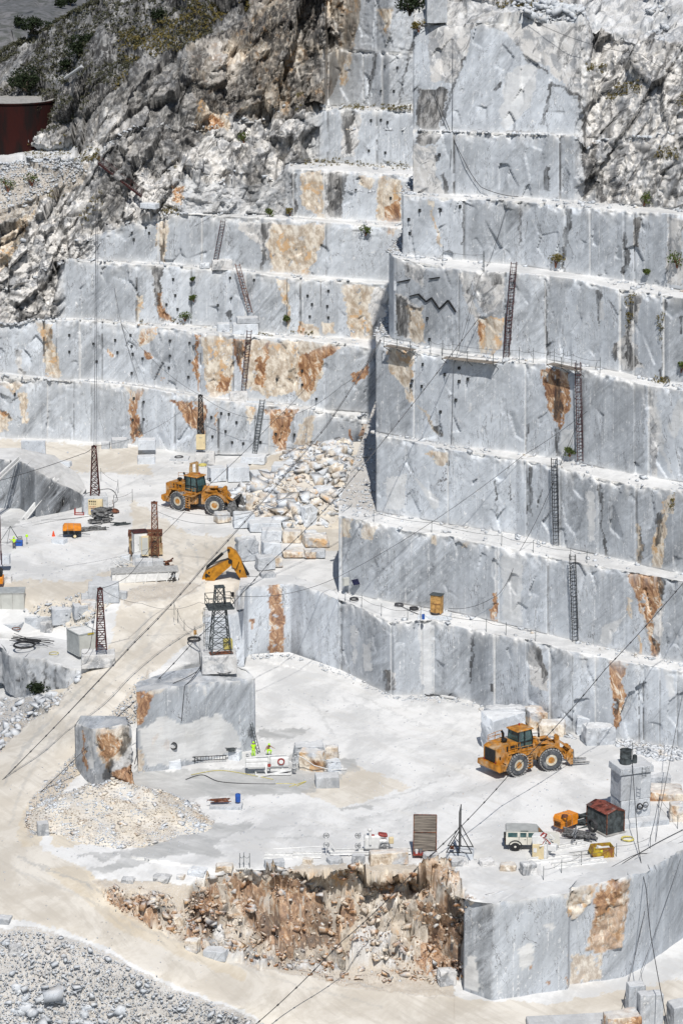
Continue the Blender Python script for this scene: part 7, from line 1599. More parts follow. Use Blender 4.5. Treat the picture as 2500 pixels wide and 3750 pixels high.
for u, v, lb, k in ((1295, 2198, 'black cable coil at the left end of the first ledge', 1), (1460, 2218, 'grey cable coil midway along the first ledge', 2), (1516, 2232, 'dark cable coil nearest the wooden cabinet slab', 3), (1595, 2250, 'cable coil spread at the foot of the wooden cabinet', 4)):
    coil(tuple(PZ(u, v, z1r+(.5 if k == 4 else .02))), .5, .05, 4, CBL if k != 2 else CBG, lb, seed=50+k)
coil(tuple(PZ(1570, 2546, .05)), .5, .05, 3, CBG, 'grey hose coil on the pad at the foot of the right wall', seed=58)
c = int(np.searchsorted(UR, 1305)); rr_ = np.where(MR.seg == 2)[0][6]; pw = MR.P[rr_, c]
nrm = math.atan2(-.55, -.83)
q = PY(1302, 2132, float(pw[1])-.6); r = empty('solar_panel', tuple(q), R_(35), 'small dark solar panel bracketed to the second bench wall', 'solar panel')
MB().box((0, 0, 0), (.95, .04, .75), rot=(R_(-38), 0, 0)).build('cell_panel', PNL, r); MB().box((0, .03, -.02), (1.02, .04, .82), rot=(R_(-38), 0, 0)).build('frame', GRS, r); MB().bar((0, .1, 0), (0, .8, -.1), .05).build('bracket', GRS, r)
q = PY(1266, 2130, float(pw[1])-.1); r = empty('meter_box', tuple(q), R_(35), 'pale grey box mounted on the wall left of the solar panel', 'box'); MB().box((0, 0, 0), (.75, .4, 1.0), bev=.02).build('box_body', GCT, r); MB().box((0, -.21, 0), (.6, .02, .85)).build('door', GCT, r)
# ------------------------------------------------------------------ big tank at top left, walkway, pipe
q = PZ(45, 568, float(ML.P0[np.where(ML.seg == 10)[0][-1], 40, 2])+.2); s_ = FPX/(q.y*cP-(q.z-CAM_H)*sP)
R0 = 152/s_; h0 = 205/s_
r = empty('round_tank', (q.x, q.y+R0*.8, q.z-.5), 0, 'huge round dark red rusty tank cut by the left edge', 'tank')
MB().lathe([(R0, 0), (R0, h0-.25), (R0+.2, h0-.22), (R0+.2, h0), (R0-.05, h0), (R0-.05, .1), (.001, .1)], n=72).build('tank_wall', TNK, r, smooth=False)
MB().lathe([(R0-.07, h0-.02), (R0-.07, h0-2.4)], n=72).build('inner_lining', CON, r, fixn=False)
m = MB(); a0 = R_(-12)
for k in range(12): a = R_(-2)-k*.0; zz = h0-.2-k*.55; m.box(((R0+.5)*math.cos(a), (R0+.5)*math.sin(a), zz), (.9, .7, .06))
for dz in (0,): m.bar(((R0+.9)*math.cos(a0), (R0+.9)*math.sin(a0), 2), ((R0+.9)*math.cos(a0), (R0+.9)*math.sin(a0), h0+1), .08); m.bar(((R0+.1)*math.cos(a0), (R0+.1)*math.sin(a0), h0+1), ((R0+.9)*math.cos(a0), (R0+.9)*math.sin(a0), h0+1), .06)
m.build('access_stair', DGR, r)
def surf(M, u, v):
    d = (M.Upx-u)**2+(M.Vpx-v)**2; k = np.unravel_index(np.argmin(d), d.shape); return Vector([float(x) for x in M.P[k]])
a = surf(ML, 243, 300); b = surf(ML, 300, 290)
r = empty('white_pipe', tuple(a), 0, 'short white pipe lying on the scrub slope above the tank', 'pipe'); m = MB().tube([(-.2, -.8, .6), ((b-a).x+.2, (b-a).y-.8, (b-a).z+.9)], .28, 12); m.build('pipe_body', WHT, r, smooth=True); MB().tube([((b-a).x+.0, (b-a).y-.8, (b-a).z+.88), ((b-a).x+.35, (b-a).y-.8, (b-a).z+.92)], .36, 12).build('flange', GRS, r)
a = surf(ML, 368, 612)+Vector((0, -1.2, 1.2)); b = surf(ML, 520, 745)+Vector((0, -1.6, 1.0)); b.y = min(b.y, a.y)
r = empty('gangway', tuple(a), 0, 'rusty slatted gangway sloping down over the rock below the tank', 'gangway'); d = b-a; m = MB()
for k in range(26): f_ = k/25; m.box(tuple(d*f_), (.22, 1.1, .08), rot=(0, math.atan2(-d.z, d.x), 0))
m.build('tread', OLD, r); m = MB()
for y in (-.55, .55): m.bar((0, y, -.1), tuple(d+Vector((0, y, -.1))), .12, .3)
m.build('stringer', DRS, r); m = MB()
for y in (-.55, .55):
    m.bar((0, y, 1), tuple(d+Vector((0, y, 1))), .04)
    for k in range(9): q_ = d*(k/8); m.bar((q_.x, q_.y+y, q_.z), (q_.x, q_.y+y, q_.z+1), .035)
m.build('handrail', DRS, r)
rk_at(surf(ML, 548, 764)+Vector((0, -.3, -.5)), 2.6, 1.4, .8, 'white', 'pale slab at the lower end of the rusty gangway', .85, -.4)
# ------------------------------------------------------------------ caged ladders on the walls
def wallY(M, seg, u):
    r_ = np.where(M.seg == seg)[0]; return float(np.min(M.P[r_, min(len(M.U)-1, int(np.searchsorted(M.U, u)))][:, 1]))
def caged(M, seg, ub, vb, ut, vt, mat, label, cage=True, w_=.62):
    Y = wallY(M, seg, (ub+ut)/2)-.45; a = PY(ub, vb, Y); b = PY(ut, vt, Y)
    r = empty('wall_ladder', tuple(a), 0, label, 'ladder'); d = b-a; m = MB()
    for x in (-w_/2, w_/2): m.bar((x, 0, 0), (d.x+x, 0, d.z), .075)
    m.build('rail', mat, r); m = MB(); n = int(d.z/.42)
    for k in range(n): f_ = (k+.5)/n; m.bar((d.x*f_-w_/2, 0, d.z*f_), (d.x*f_+w_/2, 0, d.z*f_), .05)
    m.build('rung', mat, r)
    if cage:
        m = MB(); nh = int((d.z-1.8)/.95)
        for k in range(nh):
            f_ = (1.8+k*.95)/d.z; c_ = Vector((d.x*f_, 0, d.z*f_)); pts = [c_+Vector((.40*math.cos(t), -.72*math.sin(t), 0)) for t in [math.pi*j/8 for j in range(9)]]; m.tube(pts, .03, 4)
        for j in range(1, 8, 2): t = math.pi*j/8; o_ = Vector((.40*math.cos(t), -.72*math.sin(t), 0)); f0 = 1.8/d.z; m.bar(d*f0+o_, d+o_, .035)
        m.build('safety_cage', mat, r)
    m = MB()
    for k in range(0, n, 6): f_ = (k+.5)/n; 
    for k in range(5): f_ = .1+k*.2; m.bar((d.x*f_-w_/2, 0, d.z*f_), (d.x*f_-w_/2, .45, d.z*f_), .05)
    m.build('wall_bracket', mat, r); return r
caged(MR, 8, 1852, 1310, 1881, 958, DRS, 'dark red caged ladder on the fifth bench, tilted to the right')
caged(MR, 6, 2124, 1690, 2115, 1326, DRS, 'dark red caged ladder right of the orange teardrop stain')
caged(MR, 4, 2036, 1995, 2028, 1676, BLK, 'black caged ladder on the third right bench')
caged(MR, 2, 2106, 2352, 2095, 2030, BLK, 'black caged ladder on the second right bench, lowest of the right hand ones')
caged(ML, 6, 789, 953, 817, 806, DRS, 'slim open brown ladder, topmost on the left benches', False)
caged(ML, 4, 917, 1145, 869, 965, RST, 'brown open ladder leaning left above the block pile', True)
caged(ML, 2, 890, 1440, 913, 1208, DRS, 'dark caged ladder in the middle of the left benches beside orange rock')
caged(ML, 0, 931, 1666, 961, 1462, DGR, 'grey caged ladder on the lowest left bench')
# ------------------------------------------------------------------ wall fixtures
def bolts(M, spots, lab, group):
    src = None
    for u, v in spots:
        d = (M.Upx-u)**2+(M.Vpx-v)**2; k = np.unravel_index(np.argmin(d), d.shape); q = M.P[k]
        if src is None:
            src = empty('rock_bolt', (0, 0, 0)); MB().box((0, -.06, 0), (.34, .06, .36)).build('plate', BLK, src); MB().tube([(0, -.05, 0), (0, -.5, -.12)], .05, 6).build('rod_end', DGR, src); r = src
        else:
            r = src.copy(); COL.objects.link(r)
            for ch in list(src.children): c_ = ch.copy(); COL.objects.link(c_); c_.parent = r
        r.location = (float(q[0]), float(q[1])-.05, float(q[2])); tag(r, lab, 'rock bolt', group)
P_ = lambda t, L: [tp(t, s)[0] for s in L]
bolts(MR, P_('A4', [(372,608),(472,653),(541,625),(578,672),(541,685),(323,683),(316,705),(367,710),(522,769),(452,824),(405,492),(393,398)])+P_('A2', [(450,710),(361,965),(452,965),(543,948),(308,1007),(313,1071)]), 'small black rock bolt plate on a right hand bench face', 'rock bolts on the right hand benches')
bolts(ML, P_('A3', [(602,128),(613,158),(668,103),(687,128),(795,340),(805,415),(766,457),(815,477),(1168,344),(1058,333),(1060,425),(1000,458),(1415,415),(1430,457),(1422,512),(1508,395),(1505,463),(1508,517),(195,425),(233,478),(320,597),(321,672),(531,620),(541,677),(600,597),(605,650),(608,683),(655,705),(431,635),(444,718),(607,773),(778,622),(870,633),(778,692),(870,715),(777,747),(866,790),(1477,185)])
 + P_('A3', [(617,888),(660,906),(660,985),(612,985),(970,975),(1015,958),(1052,961),(1087,998),(1038,1041),(977,1063),(1065,1088),(1116,1096),(1196,1087),(1350,1055),(1267,1053),(1270,800),(1387,826),(70,872),(1388,762),(1453,893)]) + P_('A2', [(203,305),(257,308),(183,415),(240,418),(335,428),(350,313),(137,550),(213,558),(183,550),(280,592),(125,692),(200,697),(67,870),(227,907)]), 'small black rock bolt plate on a left hand bench face', 'rock bolts on the left hand benches')
# steel straps pinned across the cracked corner of the fifth bench
Yb = wallY(MR, 8, 1600)-.25
zig = [[(1455,1033),(1501,1022)],[(1572,1020),(1607,1012)],[(1499,1086),(1533,1077),(1561,1104),(1582,1089),(1609,1131),(1640,1099),(1667,1139)]]
for k, (pts, lb) in enumerate(zip(zig, ('short dark steel strap at the upper left of the cracked corner', 'short dark steel strap above the zigzag one', 'zigzag dark steel strap pinned across the cracked corner'))):
    w_ = [surf(MR, u, v)+Vector((0, -.12, 0)) for u, v in pts]; m = MB()
    for a, b in zip(w_[:-1], w_[1:]): m.bar(a-w_[0], b-w_[0], .28, .12)
    o = m.build('steel_strap', BLK); o.location = w_[0]; tag(o, lb, 'steel strap')
# catwalks
def catwalk(u0, v0, u1, v1, seg, label, dep=1.3):
    Y = wallY(MR, seg, (u0+u1)/2); a = PY(u0, v0, wallY(MR, seg, u0)-dep*.2); b = PY(u1, v1, wallY(MR, seg, u1)-dep*.2); d = b-a; L = d.length
    r = empty('catwalk', tuple(a), math.atan2(d.y, d.x), label, 'walkway'); n = int(L/.35); m = MB()
    for k in range(n): f_ = (k+.5)/n; m.box((L*f_, -dep*.35, d.z*f_), (.32, dep, .06))
    m.build('deck', WOD, r); m = MB(); n = max(2, int(L/2.4))
    for k in range(n+1): f_ = k/n; MB().bar((L*f_, -dep*.8, d.z*f_-.2), (L*f_, -dep*.8, d.z*f_+1.2), .05).bar((L*f_, -dep*.8, d.z*f_-.05), (L*f_, dep*.3, d.z*f_-.9), .06).build('post', DGR, r)
    m = MB()
    for z in (.6, 1.15): m.bar((0, -dep*.8, z), (L, -dep*.8, d.z+z), .03)
    m.build('guard_cable', DGR, r)
catwalk(1632, 1306, 1820, 1326, 6, 'narrow catwalk with posts along the fourth bench edge'); catwalk(1424, 1262, 1520, 1280, 6, 'short catwalk under the cracked corner of the fifth bench'); catwalk(2022, 1328, 2130, 1352, 6, 'catwalk above the orange teardrop stain')
# ------------------------------------------------------------------ posts with rope along the ledges
def posts(M, seg, us, vs_, h, lab, group, mat=DGR, frac=.08):
    src = None; prev = None; rope = []
    for i, u in enumerate(us):
        if M is not None:
            rr = np.where(M.seg == seg)[0]; row = rr[int(len(rr)*frac)]; q = M.P[row, min(len(M.U)-1, int(np.searchsorted(M.U, u)))]; q = Vector([float(x) for x in q])
        else: q = PZ(u, vs_[i][0], vs_[i][1])
        if src is None: r = MB().bar((0, 0, -.1), (0, 0, h), .055).build('fence_post', mat); src = r
        else: r = src.copy(); COL.objects.link(r)
        r.location = q; tag(r, lab, 'post', group); rope.append(q+Vector((0, 0, h*.8)))
    m = MB()
    for a, b in zip(rope[:-1], rope[1:]): m.tube(curve_pts(a, b, .25, 8), .02, 4)
    return rope, m
def posts_rope(M, seg, us, vs_, h, lab, group, rlab):
    rope, m = posts(M, seg, us, vs_, h, lab, group)
    if len(rope) > 1:
        o = m.build('guard_rope', CBG); tag(o, rlab, 'rope')
posts_rope(MR, 1, [1262,1322,1394,1490,1540,1780,1850,1960], None, 1.6, 'thin steel post on the edge of the first right ledge', 'posts along the first right ledge', 'sagging guard rope along the first right ledge')
posts_rope(MR, 3, [1365,1580,1833,1950,2085,2147], None, 1.5, 'thin steel post on the edge of the second right ledge', 'posts along the second right ledge', 'sagging guard rope along the second right ledge')
posts_rope(MR, 7, [1573,1617,1655,1900,1952,2025,2060,2090,2193], None, 1.8, 'thin steel post on the edge of the fourth right ledge', 'posts along the fourth right ledge', 'sagging guard rope along the fourth right ledge')
posts_rope(MR, 9, [1620,1765,1770], None, 2.4, 'thin steel post on the fifth right ledge', 'posts along the fifth right ledge', 'slack guard rope on the fifth right ledge')
posts_rope(None, 0, [638,652,675,712,758,790], [(2250,8.3),(2280,7.),(2320,6.2),(2345,6.2),(2400,6),(2442,9.4)], 1.7, 'thin steel stake beside the haul road near the tower', 'stakes between the haul road and the tower', 'thin rope slung between the stakes near the tower')
posts_rope(None, 0, [1989,2055,2128,2256,2380,2412,2480], [(3225,0),(3200,0),(3172,0),(3140,0),(3108,0),(2960,0),(3035,0)], 1.5, 'thin steel stake along the rim at the lower right', 'stakes along the lower right rim', 'rope between the stakes along the lower right rim')
posts_rope(None, 0, [370,433,417,485], [(1762,9),(1805,9),(1862,9),(1840,9)], 1.9, 'thin steel stake on the upper pad right of the left mast', 'stakes on the upper pad', 'thin rope between the stakes on the upper pad')
posts_rope(None, 0, [878,893,914], [(3180,0),(3178,0),(3180,0)], 1.6, 'upright steel pin beside the cream rim boulder', 'steel pins on the pit rim', 'wire joining the steel pins on the pit rim')
for u, v in ((2352, 2822),): small_ladder(2357, 2846, 6.0, 1.0, .4, .1, DGR, 'tiny ladder head showing above the marble pillar')
# ------------------------------------------------------------------ people
def skin_mesh(name, V, Ed, Rr, mat, parent, root=0, sub=1):
    me = bpy.data.meshes.new(name); me.from_pydata([tuple(v) for v in V], Ed, []); me.update()
    o = bpy.data.objects.new(name, me); COL.objects.link(o); o.parent = parent
    o.modifiers.new('skin', 'SKIN')
    if not me.skin_vertices: 
        bm = bmesh.new(); bm.from_mesh(me); bm.verts.layers.skin.verify(); bm.to_mesh(me); bm.free()
    sv = me.skin_vertices[0].data
    for i, r in enumerate(Rr): sv[i].radius = (r, r) if not isinstance(r, tuple) else r; sv[i].use_root = (i == root)
    s_ = o.modifiers.new('sub', 'SUBSURF'); s_.levels = sub; s_.render_levels = sub
    me.materials.append(mat); return o
def person(name_loc, rz, label, pose, top, legs, helmet=True, bare=False):
    r = empty('person', name_loc, rz, label, 'person')
    J = pose
    # body: one continuous figure
    order = ['pelvis', 'waist', 'chest', 'neck', 'head', 'crown', 'shL', 'elL', 'wrL', 'shR', 'elR', 'wrR', 'hipL', 'knL', 'anL', 'toL', 'hipR', 'knR', 'anR', 'toR', 'haL', 'haR']
    ed = [('pelvis','waist'),('waist','chest'),('chest','neck'),('neck','head'),('head','crown'),('chest','shL'),('shL','elL'),('elL','wrL'),('chest','shR'),('shR','elR'),('elR','wrR'),('pelvis','hipL'),('hipL','knL'),('knL','anL'),('anL','toL'),('pelvis','hipR'),('hipR','knR'),('knR','anR'),('anR','toR'),('wrL','haL'),('wrR','haR')]
    rad = dict(pelvis=(.15, .11), waist=(.14, .10), chest=(.17, .12), neck=.06, head=(.088, .10), crown=(.07, .08), shL=.07, elL=.047, wrL=.033, shR=.07, elR=.047, wrR=.033, hipL=.095, knL=.062, anL=.045, toL=.042, hipR=.095, knR=.062, anR=.045, toR=.042, haL=(.042, .02), haR=(.042, .02))
    V = [Vector(J[k]) for k in order]; ix = {k: i for i, k in enumerate(order)}; E = [(ix[a], ix[b]) for a, b in ed]; R = [rad[k] for k in order]
    for sd_ in 'LR':
        w_, h_ = Vector(J['wr'+sd_]), Vector(J['ha'+sd_]); d = (h_-w_).normalized(); x, y, _ = ortho(d)
        for k, (off, ln) in enumerate(((-.03, .075), (-.01, .085), (.01, .08), (.03, .062))):
            a = len(V); V += [h_+x*off+d*.03, h_+x*off*1.15+d*(.03+ln*.5)+y*.012, h_+x*off*1.2+d*(.03+ln)+y*.03]; R += [.010, .009, .007]; E += [(ix['ha'+sd_], a), (a, a+1), (a+1, a+2)]
        a = len(V); V += [w_+d*.04-x*.045, w_+d*.09-x*.065+y*.01]; R += [.011, .009]; E += [(ix['ha'+sd_], a), (a, a+1)]
    skin_mesh('body', V, E, R, SKN, r, sub=1)
    hd = Vector(J['head']); f = Vector(J.get('face', (0, -1, 0))).normalized(); sx = f.cross(Vector((0, 0, 1))).normalized()
    m = MB(); m.lathe([(.001, -.02), (.018, 0), (.001, .03)], hd+f*.105, n=6)
    m.box(hd+f*.095+Vector((0, 0, -.055)), (.05, .02, .012)); m.build('nose_and_mouth', SKN, r)
    m = MB()
    for s_ in (-1, 1): m.box(hd+f*.095+sx*.035*s_+Vector((0, 0, .02)), (.02, .012, .012))
    m.build('eye', BLK, r)
    m = MB()
    for s_ in (-1, 1): m.box(hd+sx*.095*s_, (.02, .04, .06), bev=.006)
    m.build('ear', SKN, r)
    def sub_(keys, edges, grow, nm, mt, over={}):
        ii = {k: i for i, k in enumerate(keys)}; VV = [Vector(over.get(k, J[k])) for k in keys]; RR = [tuple(q+grow for q in (rad[k] if isinstance(rad[k], tuple) else (rad[k], rad[k]))) for k in keys]
        return skin_mesh(nm, VV, [(ii[a], ii[b]) for a, b in edges], RR, mt, r, sub=1)
    if not bare:
        mid = lambda a, b, t: Vector(J[a]).lerp(Vector(J[b]), t)
        sub_(['pelvis','waist','chest','shL','elL','shR','elR'], [('pelvis','waist'),('waist','chest'),('chest','shL'),('shL','elL'),('chest','shR'),('shR','elR')], .022, 'shirt', top, dict(elL=mid('shL','elL',.75), elR=mid('shR','elR',.75)))
    sub_(['pelvis','hipL','knL','anL','hipR','knR','anR'], [('pelvis','hipL'),('hipL','knL'),('knL','anL'),('pelvis','hipR'),('hipR','knR'),('knR','anR')], .018, 'trousers', legs)
    m = MB()
    for s_ in 'LR': a, t = Vector(J['an'+s_]), Vector(J['to'+s_]); c = (a+t)/2; m.box((c.x, c.y, c.z-.02), (.11, .30, .11), bev=.03, rot=(0, 0, math.atan2((t-a).x*-1, (t-a).y)+math.pi))
    m.build('boots', BLK, r)
    if helmet:
        m = MB().lathe([(.135, 0), (.125, .02), (.12, .07), (.085, .125), (.001, .15)], hd+Vector((0, 0, .05)), n=16); m.box(hd+f*.13+Vector((0, 0, .055)), (.16, .10, .015)); m.build('helmet', HIV, r, smooth=True)
    return r
STAND = dict(pelvis=(0,0,.95), waist=(0,0,1.10), chest=(0,.02,1.32), neck=(0,.01,1.48), head=(0,-.02,1.60), crown=(0,-.01,1.70), shL=(.19,.02,1.40), elL=(.27,-.02,1.14), wrL=(.24,-.2,.97), haL=(.22,-.27,.93), shR=(-.19,.02,1.40), elR=(-.27,-.02,1.14), wrR=(-.25,-.18,.96), haR=(-.24,-.25,.91),
  hipL=(.10,0,.90), knL=(.12,-.02,.50), anL=(.13,.03,.09), toL=(.15,-.14,.05), hipR=(-.10,0,.90), knR=(-.12,-.02,.50), anR=(-.13,.03,.09), toR=(-.15,-.14,.05))
person(tuple(PZ(928, 2772, 0.0)), R_(170), 'standing worker in lime hi-vis shirt, trousers and helmet at the wire saw', STAND, HIV, HIV)
CRO = dict(STAND); CRO.update(pelvis=(0,.05,.55), waist=(0,.0,.70), chest=(0,-.10,.92), neck=(0,-.16,1.06), head=(0,-.22,1.17), crown=(0,-.23,1.27), shL=(.19,-.1,1.0), elL=(.38,-.2,.86), wrL=(.52,-.32,.78), haL=(.57,-.38,.76), shR=(-.19,-.1,1.0), elR=(-.36,-.22,.80), wrR=(-.50,-.36,.64), haR=(-.54,-.42,.60),
  hipL=(.10,.05,.52), knL=(.22,-.38,.52), anL=(.18,-.12,.09), toL=(.2,-.3,.05), hipR=(-.10,.05,.52), knR=(-.2,-.36,.45), anR=(-.16,-.1,.09), toR=(-.18,-.28,.05))
person((PZ(983, 2774, 0.).x, PZ(983, 2774, 0.).y, 0.35), R_(20), 'crouching bare armed worker in lime helmet behind the wire saw', CRO, TRO, HIV, True, True)
ST2 = dict(STAND); ST2.update(elL=(.38,-.06,1.24), wrL=(.52,-.22,1.30), haL=(.57,-.28,1.32))
person(tuple(PZ(52, 2014, 9.)), R_(180), 'worker in lime shirt and grey trousers by the blue machine', ST2, HIV, TRO)
# ------------------------------------------------------------------ cables
def cable(P, r=.045, mat=None, label='', name='cable', cat='cable', sag=0., bead=False):
    """P: world points; straight pieces with a little sag"""
    pts = []
    for i in range(len(P)-1):
        c = curve_pts(P[i], P[i+1], sag if isinstance(sag, (int, float)) else sag[i], 22); pts += c if i == 0 else c[1:]
    r = r*.8; o0 = pts[0].copy(); m = MB().tube([p - o0 for p in pts], r, 5)
    if bead:
        tot = 0; nxt = 2.5
        for i in range(1, len(pts)):
            tot += (pts[i]-pts[i-1]).length
            if tot > nxt: m.tube([pts[i]-o0-(pts[i]-pts[i-1]).normalized()*.12, pts[i]-o0+(pts[i]-pts[i-1]).normalized()*.12], r*1.9, 6); nxt += 2.6
    o = m.build(name, mat or CBG); o.location = o0; tag(o, label, cat); return o
A_ = surf(MR, 1392, 1255)
cable([PY(-120, 2985, 292.), PY(494, 2352, 316.), PY(753, 2070, 330.), PY(1196, 1560, 342.), Vector((A_.x, A_.y, A_.z+.3))], .055, None, 'thick twin ropeway cable rising from the lower left past the excavator arm', sag=.25, bead=True)
cable([PY(-120, 2990, 292.6), PY(494, 2346, 316.5), PY(753, 2064, 330.5), PY(1196, 1553, 342.5), Vector((A_.x, A_.y+.3, A_.z+.5))], .03, None, 'thinner strand running beside the thick ropeway cable', sag=.25)
B_ = surf(MR, 1760, 1150)
cable([PY(-120, 3145, 286.), PY(434, 2623, 302.), PY(709, 2350, 312.), PY(980, 2068, 322.), PY(1250, 1800, 330.), Vector((B_.x, B_.y-.4, B_.z))], .05, None, 'long ropeway cable crossing the lookout tower railing', sag=.3, bead=True)
cable([PY(880, 3800, 252.), PY(1250, 3450, 262.), PY(1530, 3175, 274.), PY(1860, 2842, 288.), PY(2215, 2452, 298.), PY(2620, 1990, 306.)], .05, CBL, 'dark cable sweeping from the bottom edge up over the lower loader', sag=.35, bead=True)
d0 = Vector((px_-.05, py_-1.2, 6.6))
cable([d0, PY(2335, 3090, d0.y-8), PY(2366, 3261, d0.y-18), PY(2382, 3428, d0.y-26), PY(2450, 3790, d0.y-36)], .05, CBL, 'black cable dropping from the marble pillar to the bottom edge', sag=.2)
cable([PY(2520, 2420, 300.), PY(2414, 2982, 285.), PY(2358, 3350, 272.), PY(2275, 3700, 262.)], .04, CBG, 'grey cable hanging across the lower right corner', sag=.3)
cable([PY(2560, 2760, 296.), PY(2500, 3120, 280.), PY(2345, 3560, 264.), PY(2360, 3625, 262.)], .03, CBG, 'thin wire near the right edge ending at the corner blocks', sag=.2)
t5 = Vector((q5.x, q5.y, 18.9)) if 'q5' in globals() else PZ(800, 2175, 18.6)
cable([t5, surf(MR, 1250, 2057)+Vector((0, -6, 0)), surf(MR, 1912, 1672)+Vector((0, -1.5, .5)), surf(MR, 2150, 1500)+Vector((0, -.4, 0))], .035, CBG, 'long thin cable from the lookout tower up to the right benches', sag=[1.2, .8, .2])
cable([PY(-60, 1775, 362.), PY(300, 1662, 372.), Vector((T1.location.x, T1.location.y, 18.2))], .045, CBL, 'black cable from the left edge to the dark red mast head', sag=.2)
t1 = Vector((T1.location.x, T1.location.y, 18.2)); t2 = MAST2.location+Vector((0, 0, 7.7)); t3 = T3.location+Vector((0, 0, 6.7)); t4 = T4.location+Vector((0, 0, 7.3))
cable([t1, t2], .03, CBG, 'cable strung from the dark red mast to the cream cabinet mast', sag=1.6)
hk = surf(ML, 362, 630)+Vector((0, -1.5, 1.5))
cable([t1, hk], .045, CBG, 'tall steep cable from the dark red mast up to the gangway anchor', sag=.6)
cable([t1+Vector((.25, 0, 0)), hk+Vector((.3, 0, 0))], .03, CBG, 'second steep cable beside the first one at the gangway anchor', sag=.4)
cable([hk, surf(ML, 446, 1180)+Vector((0, -1, 0)), surf(ML, 510, 1400)+Vector((0, -.6, 0))], .035, CBG, 'cable dropping from the gangway anchor across the left benches', sag=[1.6, .2])
cable([surf(ML, 446, 1180)+Vector((0, -1, 0)), t2], .03, CBG, 'slack cable crossing the left benches to the cream cabinet mast', sag=1.2)
cable([t2, surf(ML, 1250, 1370)+Vector((0, -8, 0)), surf(MR, 1400, 1262)], .035, CBG, 'slack cable from the cream cabinet mast to the corner of the right benches', sag=[4.2, .6])
cable([surf(ML, 362, 830)+Vector((0, -.6, 0)), surf(ML, 790, 785)+Vector((0, -.8, .3))], .025, CBG, 'thin wire sagging across the top left bench', sag=2.4)
cable([surf(ML, 800, 785)+Vector((0, -.8, .3)), surf(ML, 1150, 790)+Vector((0, -.8, .3))], .025, CBG, 'thin wire sagging below the brown overhang', sag=3.6)
cable([surf(MR, 1900, 85)+Vector((0, -.3, 1.2)), surf(MR, 2330, 265)+Vector((0, -4, 2.0)), surf(MR, 2560, 330)+Vector((0, -2, 1))], .03, CBL, 'thin dark wire from the top post over the broken rock', sag=.8)
cable([surf(MR, 1586, 330)+Vector((0, -.5, 0)), surf(MR, 1630, 430)+Vector((0, -.8, 0)), surf(MR, 1700, 590)+Vector((0, -.6, 0)), surf(MR, 1760, 680)+Vector((0, -.6, 0)), surf(MR, 1895, 722)+Vector((0, -.4, .2))], .05, CBL, 'black hose hanging down the tall upper face to the ledge', sag=.25)
cable([surf(MR, 1662, 80)+Vector((0, -.3, .6)), surf(MR, 1655, 430)+Vector((0, -.5, 0)), surf(MR, 1648, 608)+Vector((0, -.4, 0))], .04, CBG, 'straight rope hanging down the tall upper face', sag=.05)
cable([surf(MR, 1855, 745)+Vector((0, -.35, 0)), surf(MR, 1795, 940)+Vector((0, -.35, 0)), surf(MR, 1750, 1010)+Vector((0, -1, 0)), surf(MR, 1660, 1330)+Vector((0, -.8, 0)), surf(MR, 1652, 1625)+Vector((0, -.3, 0))], .035, CBG, 'rope trailing down four of the right hand benches', sag=.2)
cable([surf(MR, 2185, 1352)+Vector((0, -.4, 1)), surf(MR, 2060, 1640)+Vector((0, -2.5, 0)), surf(MR, 1900, 2010)+Vector((0, -1.0, 0)), surf(MR, 1800, 2180)+Vector((0, -1.2, 0)), surf(MR, 1640, 2240)+Vector((0, -1.2, .8))], .035, CBL, 'hose looping down the right benches to the wooden cabinet', sag=[.8, .8, 1.2, .5])
cable([t3, PY(900, 1880, t3.y-4), PY(1080, 1800, t3.y-1)], .03, CBG, 'cable from the rusty mast head to the right above the pad', sag=[.8, .3])
cable([t3+Vector((.2, 0, -.9)), PY(820, 1915, t3.y-2), PY(1040, 1830, t3.y+2)], .03, CBG, 'lower of two cables leaving the rusty mast', sag=[.7, .3])
cable([t4, PY(470, 2110, t4.y-1), PY(560, 1990, t4.y+3), PY(760, 1780, t4.y+10), PY(985, 1560, t4.y+20), surf(ML, 1150, 1370)+Vector((0, -3, 0))], .035, CBL, 'thin dark cable from the ladder-like mast rising to the left benches', sag=.2)
cable([t4, PY(520, 2210, t4.y+3), PY(730, 2205, t4.y+6), PZ(800, 2180, 18.4)], .025, CBG, 'slack wire between the ladder-like mast and the lookout tower', sag=[.4, .8, .5])
cable([t4+Vector((-.3, 0, -.3)), PY(330, 2370, t4.y-1.5), PY(300, 2392, t4.y-2)], .04, CBL, 'black cable hanging down the left side of the ladder-like mast', sag=.4)
cable([PY(-60, 2085, 352.), t3+Vector((0, 0, -5.6))], .02, CBG, 'very thin wire low across the upper pad', sag=1.0)
qb = PZ(660, 2482, 9.3)
cable([PZ(735, 2440, 9.4), PZ(700, 2490, 9.4), PY(676, 2512, 304.6), PY(665, 2640, 304.3), PY(640, 2710, 304.2)], .06, CBL, 'thick black hose running down the middle of the massif face', sag=.02)
cable([PZ(720, 2460, 9.5), PZ(640, 2500, 9.4), PY(570, 2530, 304.4), PY(552, 2620, 304.0), PY(520, 2680, 303.8), PY(492, 2800, 303.0)], .055, CBL, 'thick black hose drooping over the left corner of the massif', sag=.1)
cable([PZ(730, 2400, 9.9)+Vector((0,0,.3)), PZ(735, 2452, 9.3), PZ(820, 2468, 9.25), PZ(866, 2455, 9.4), PZ(860, 2420, 10.6)], .06, CBL, 'black hose wrapped round the foot of the tower block', sag=.02)
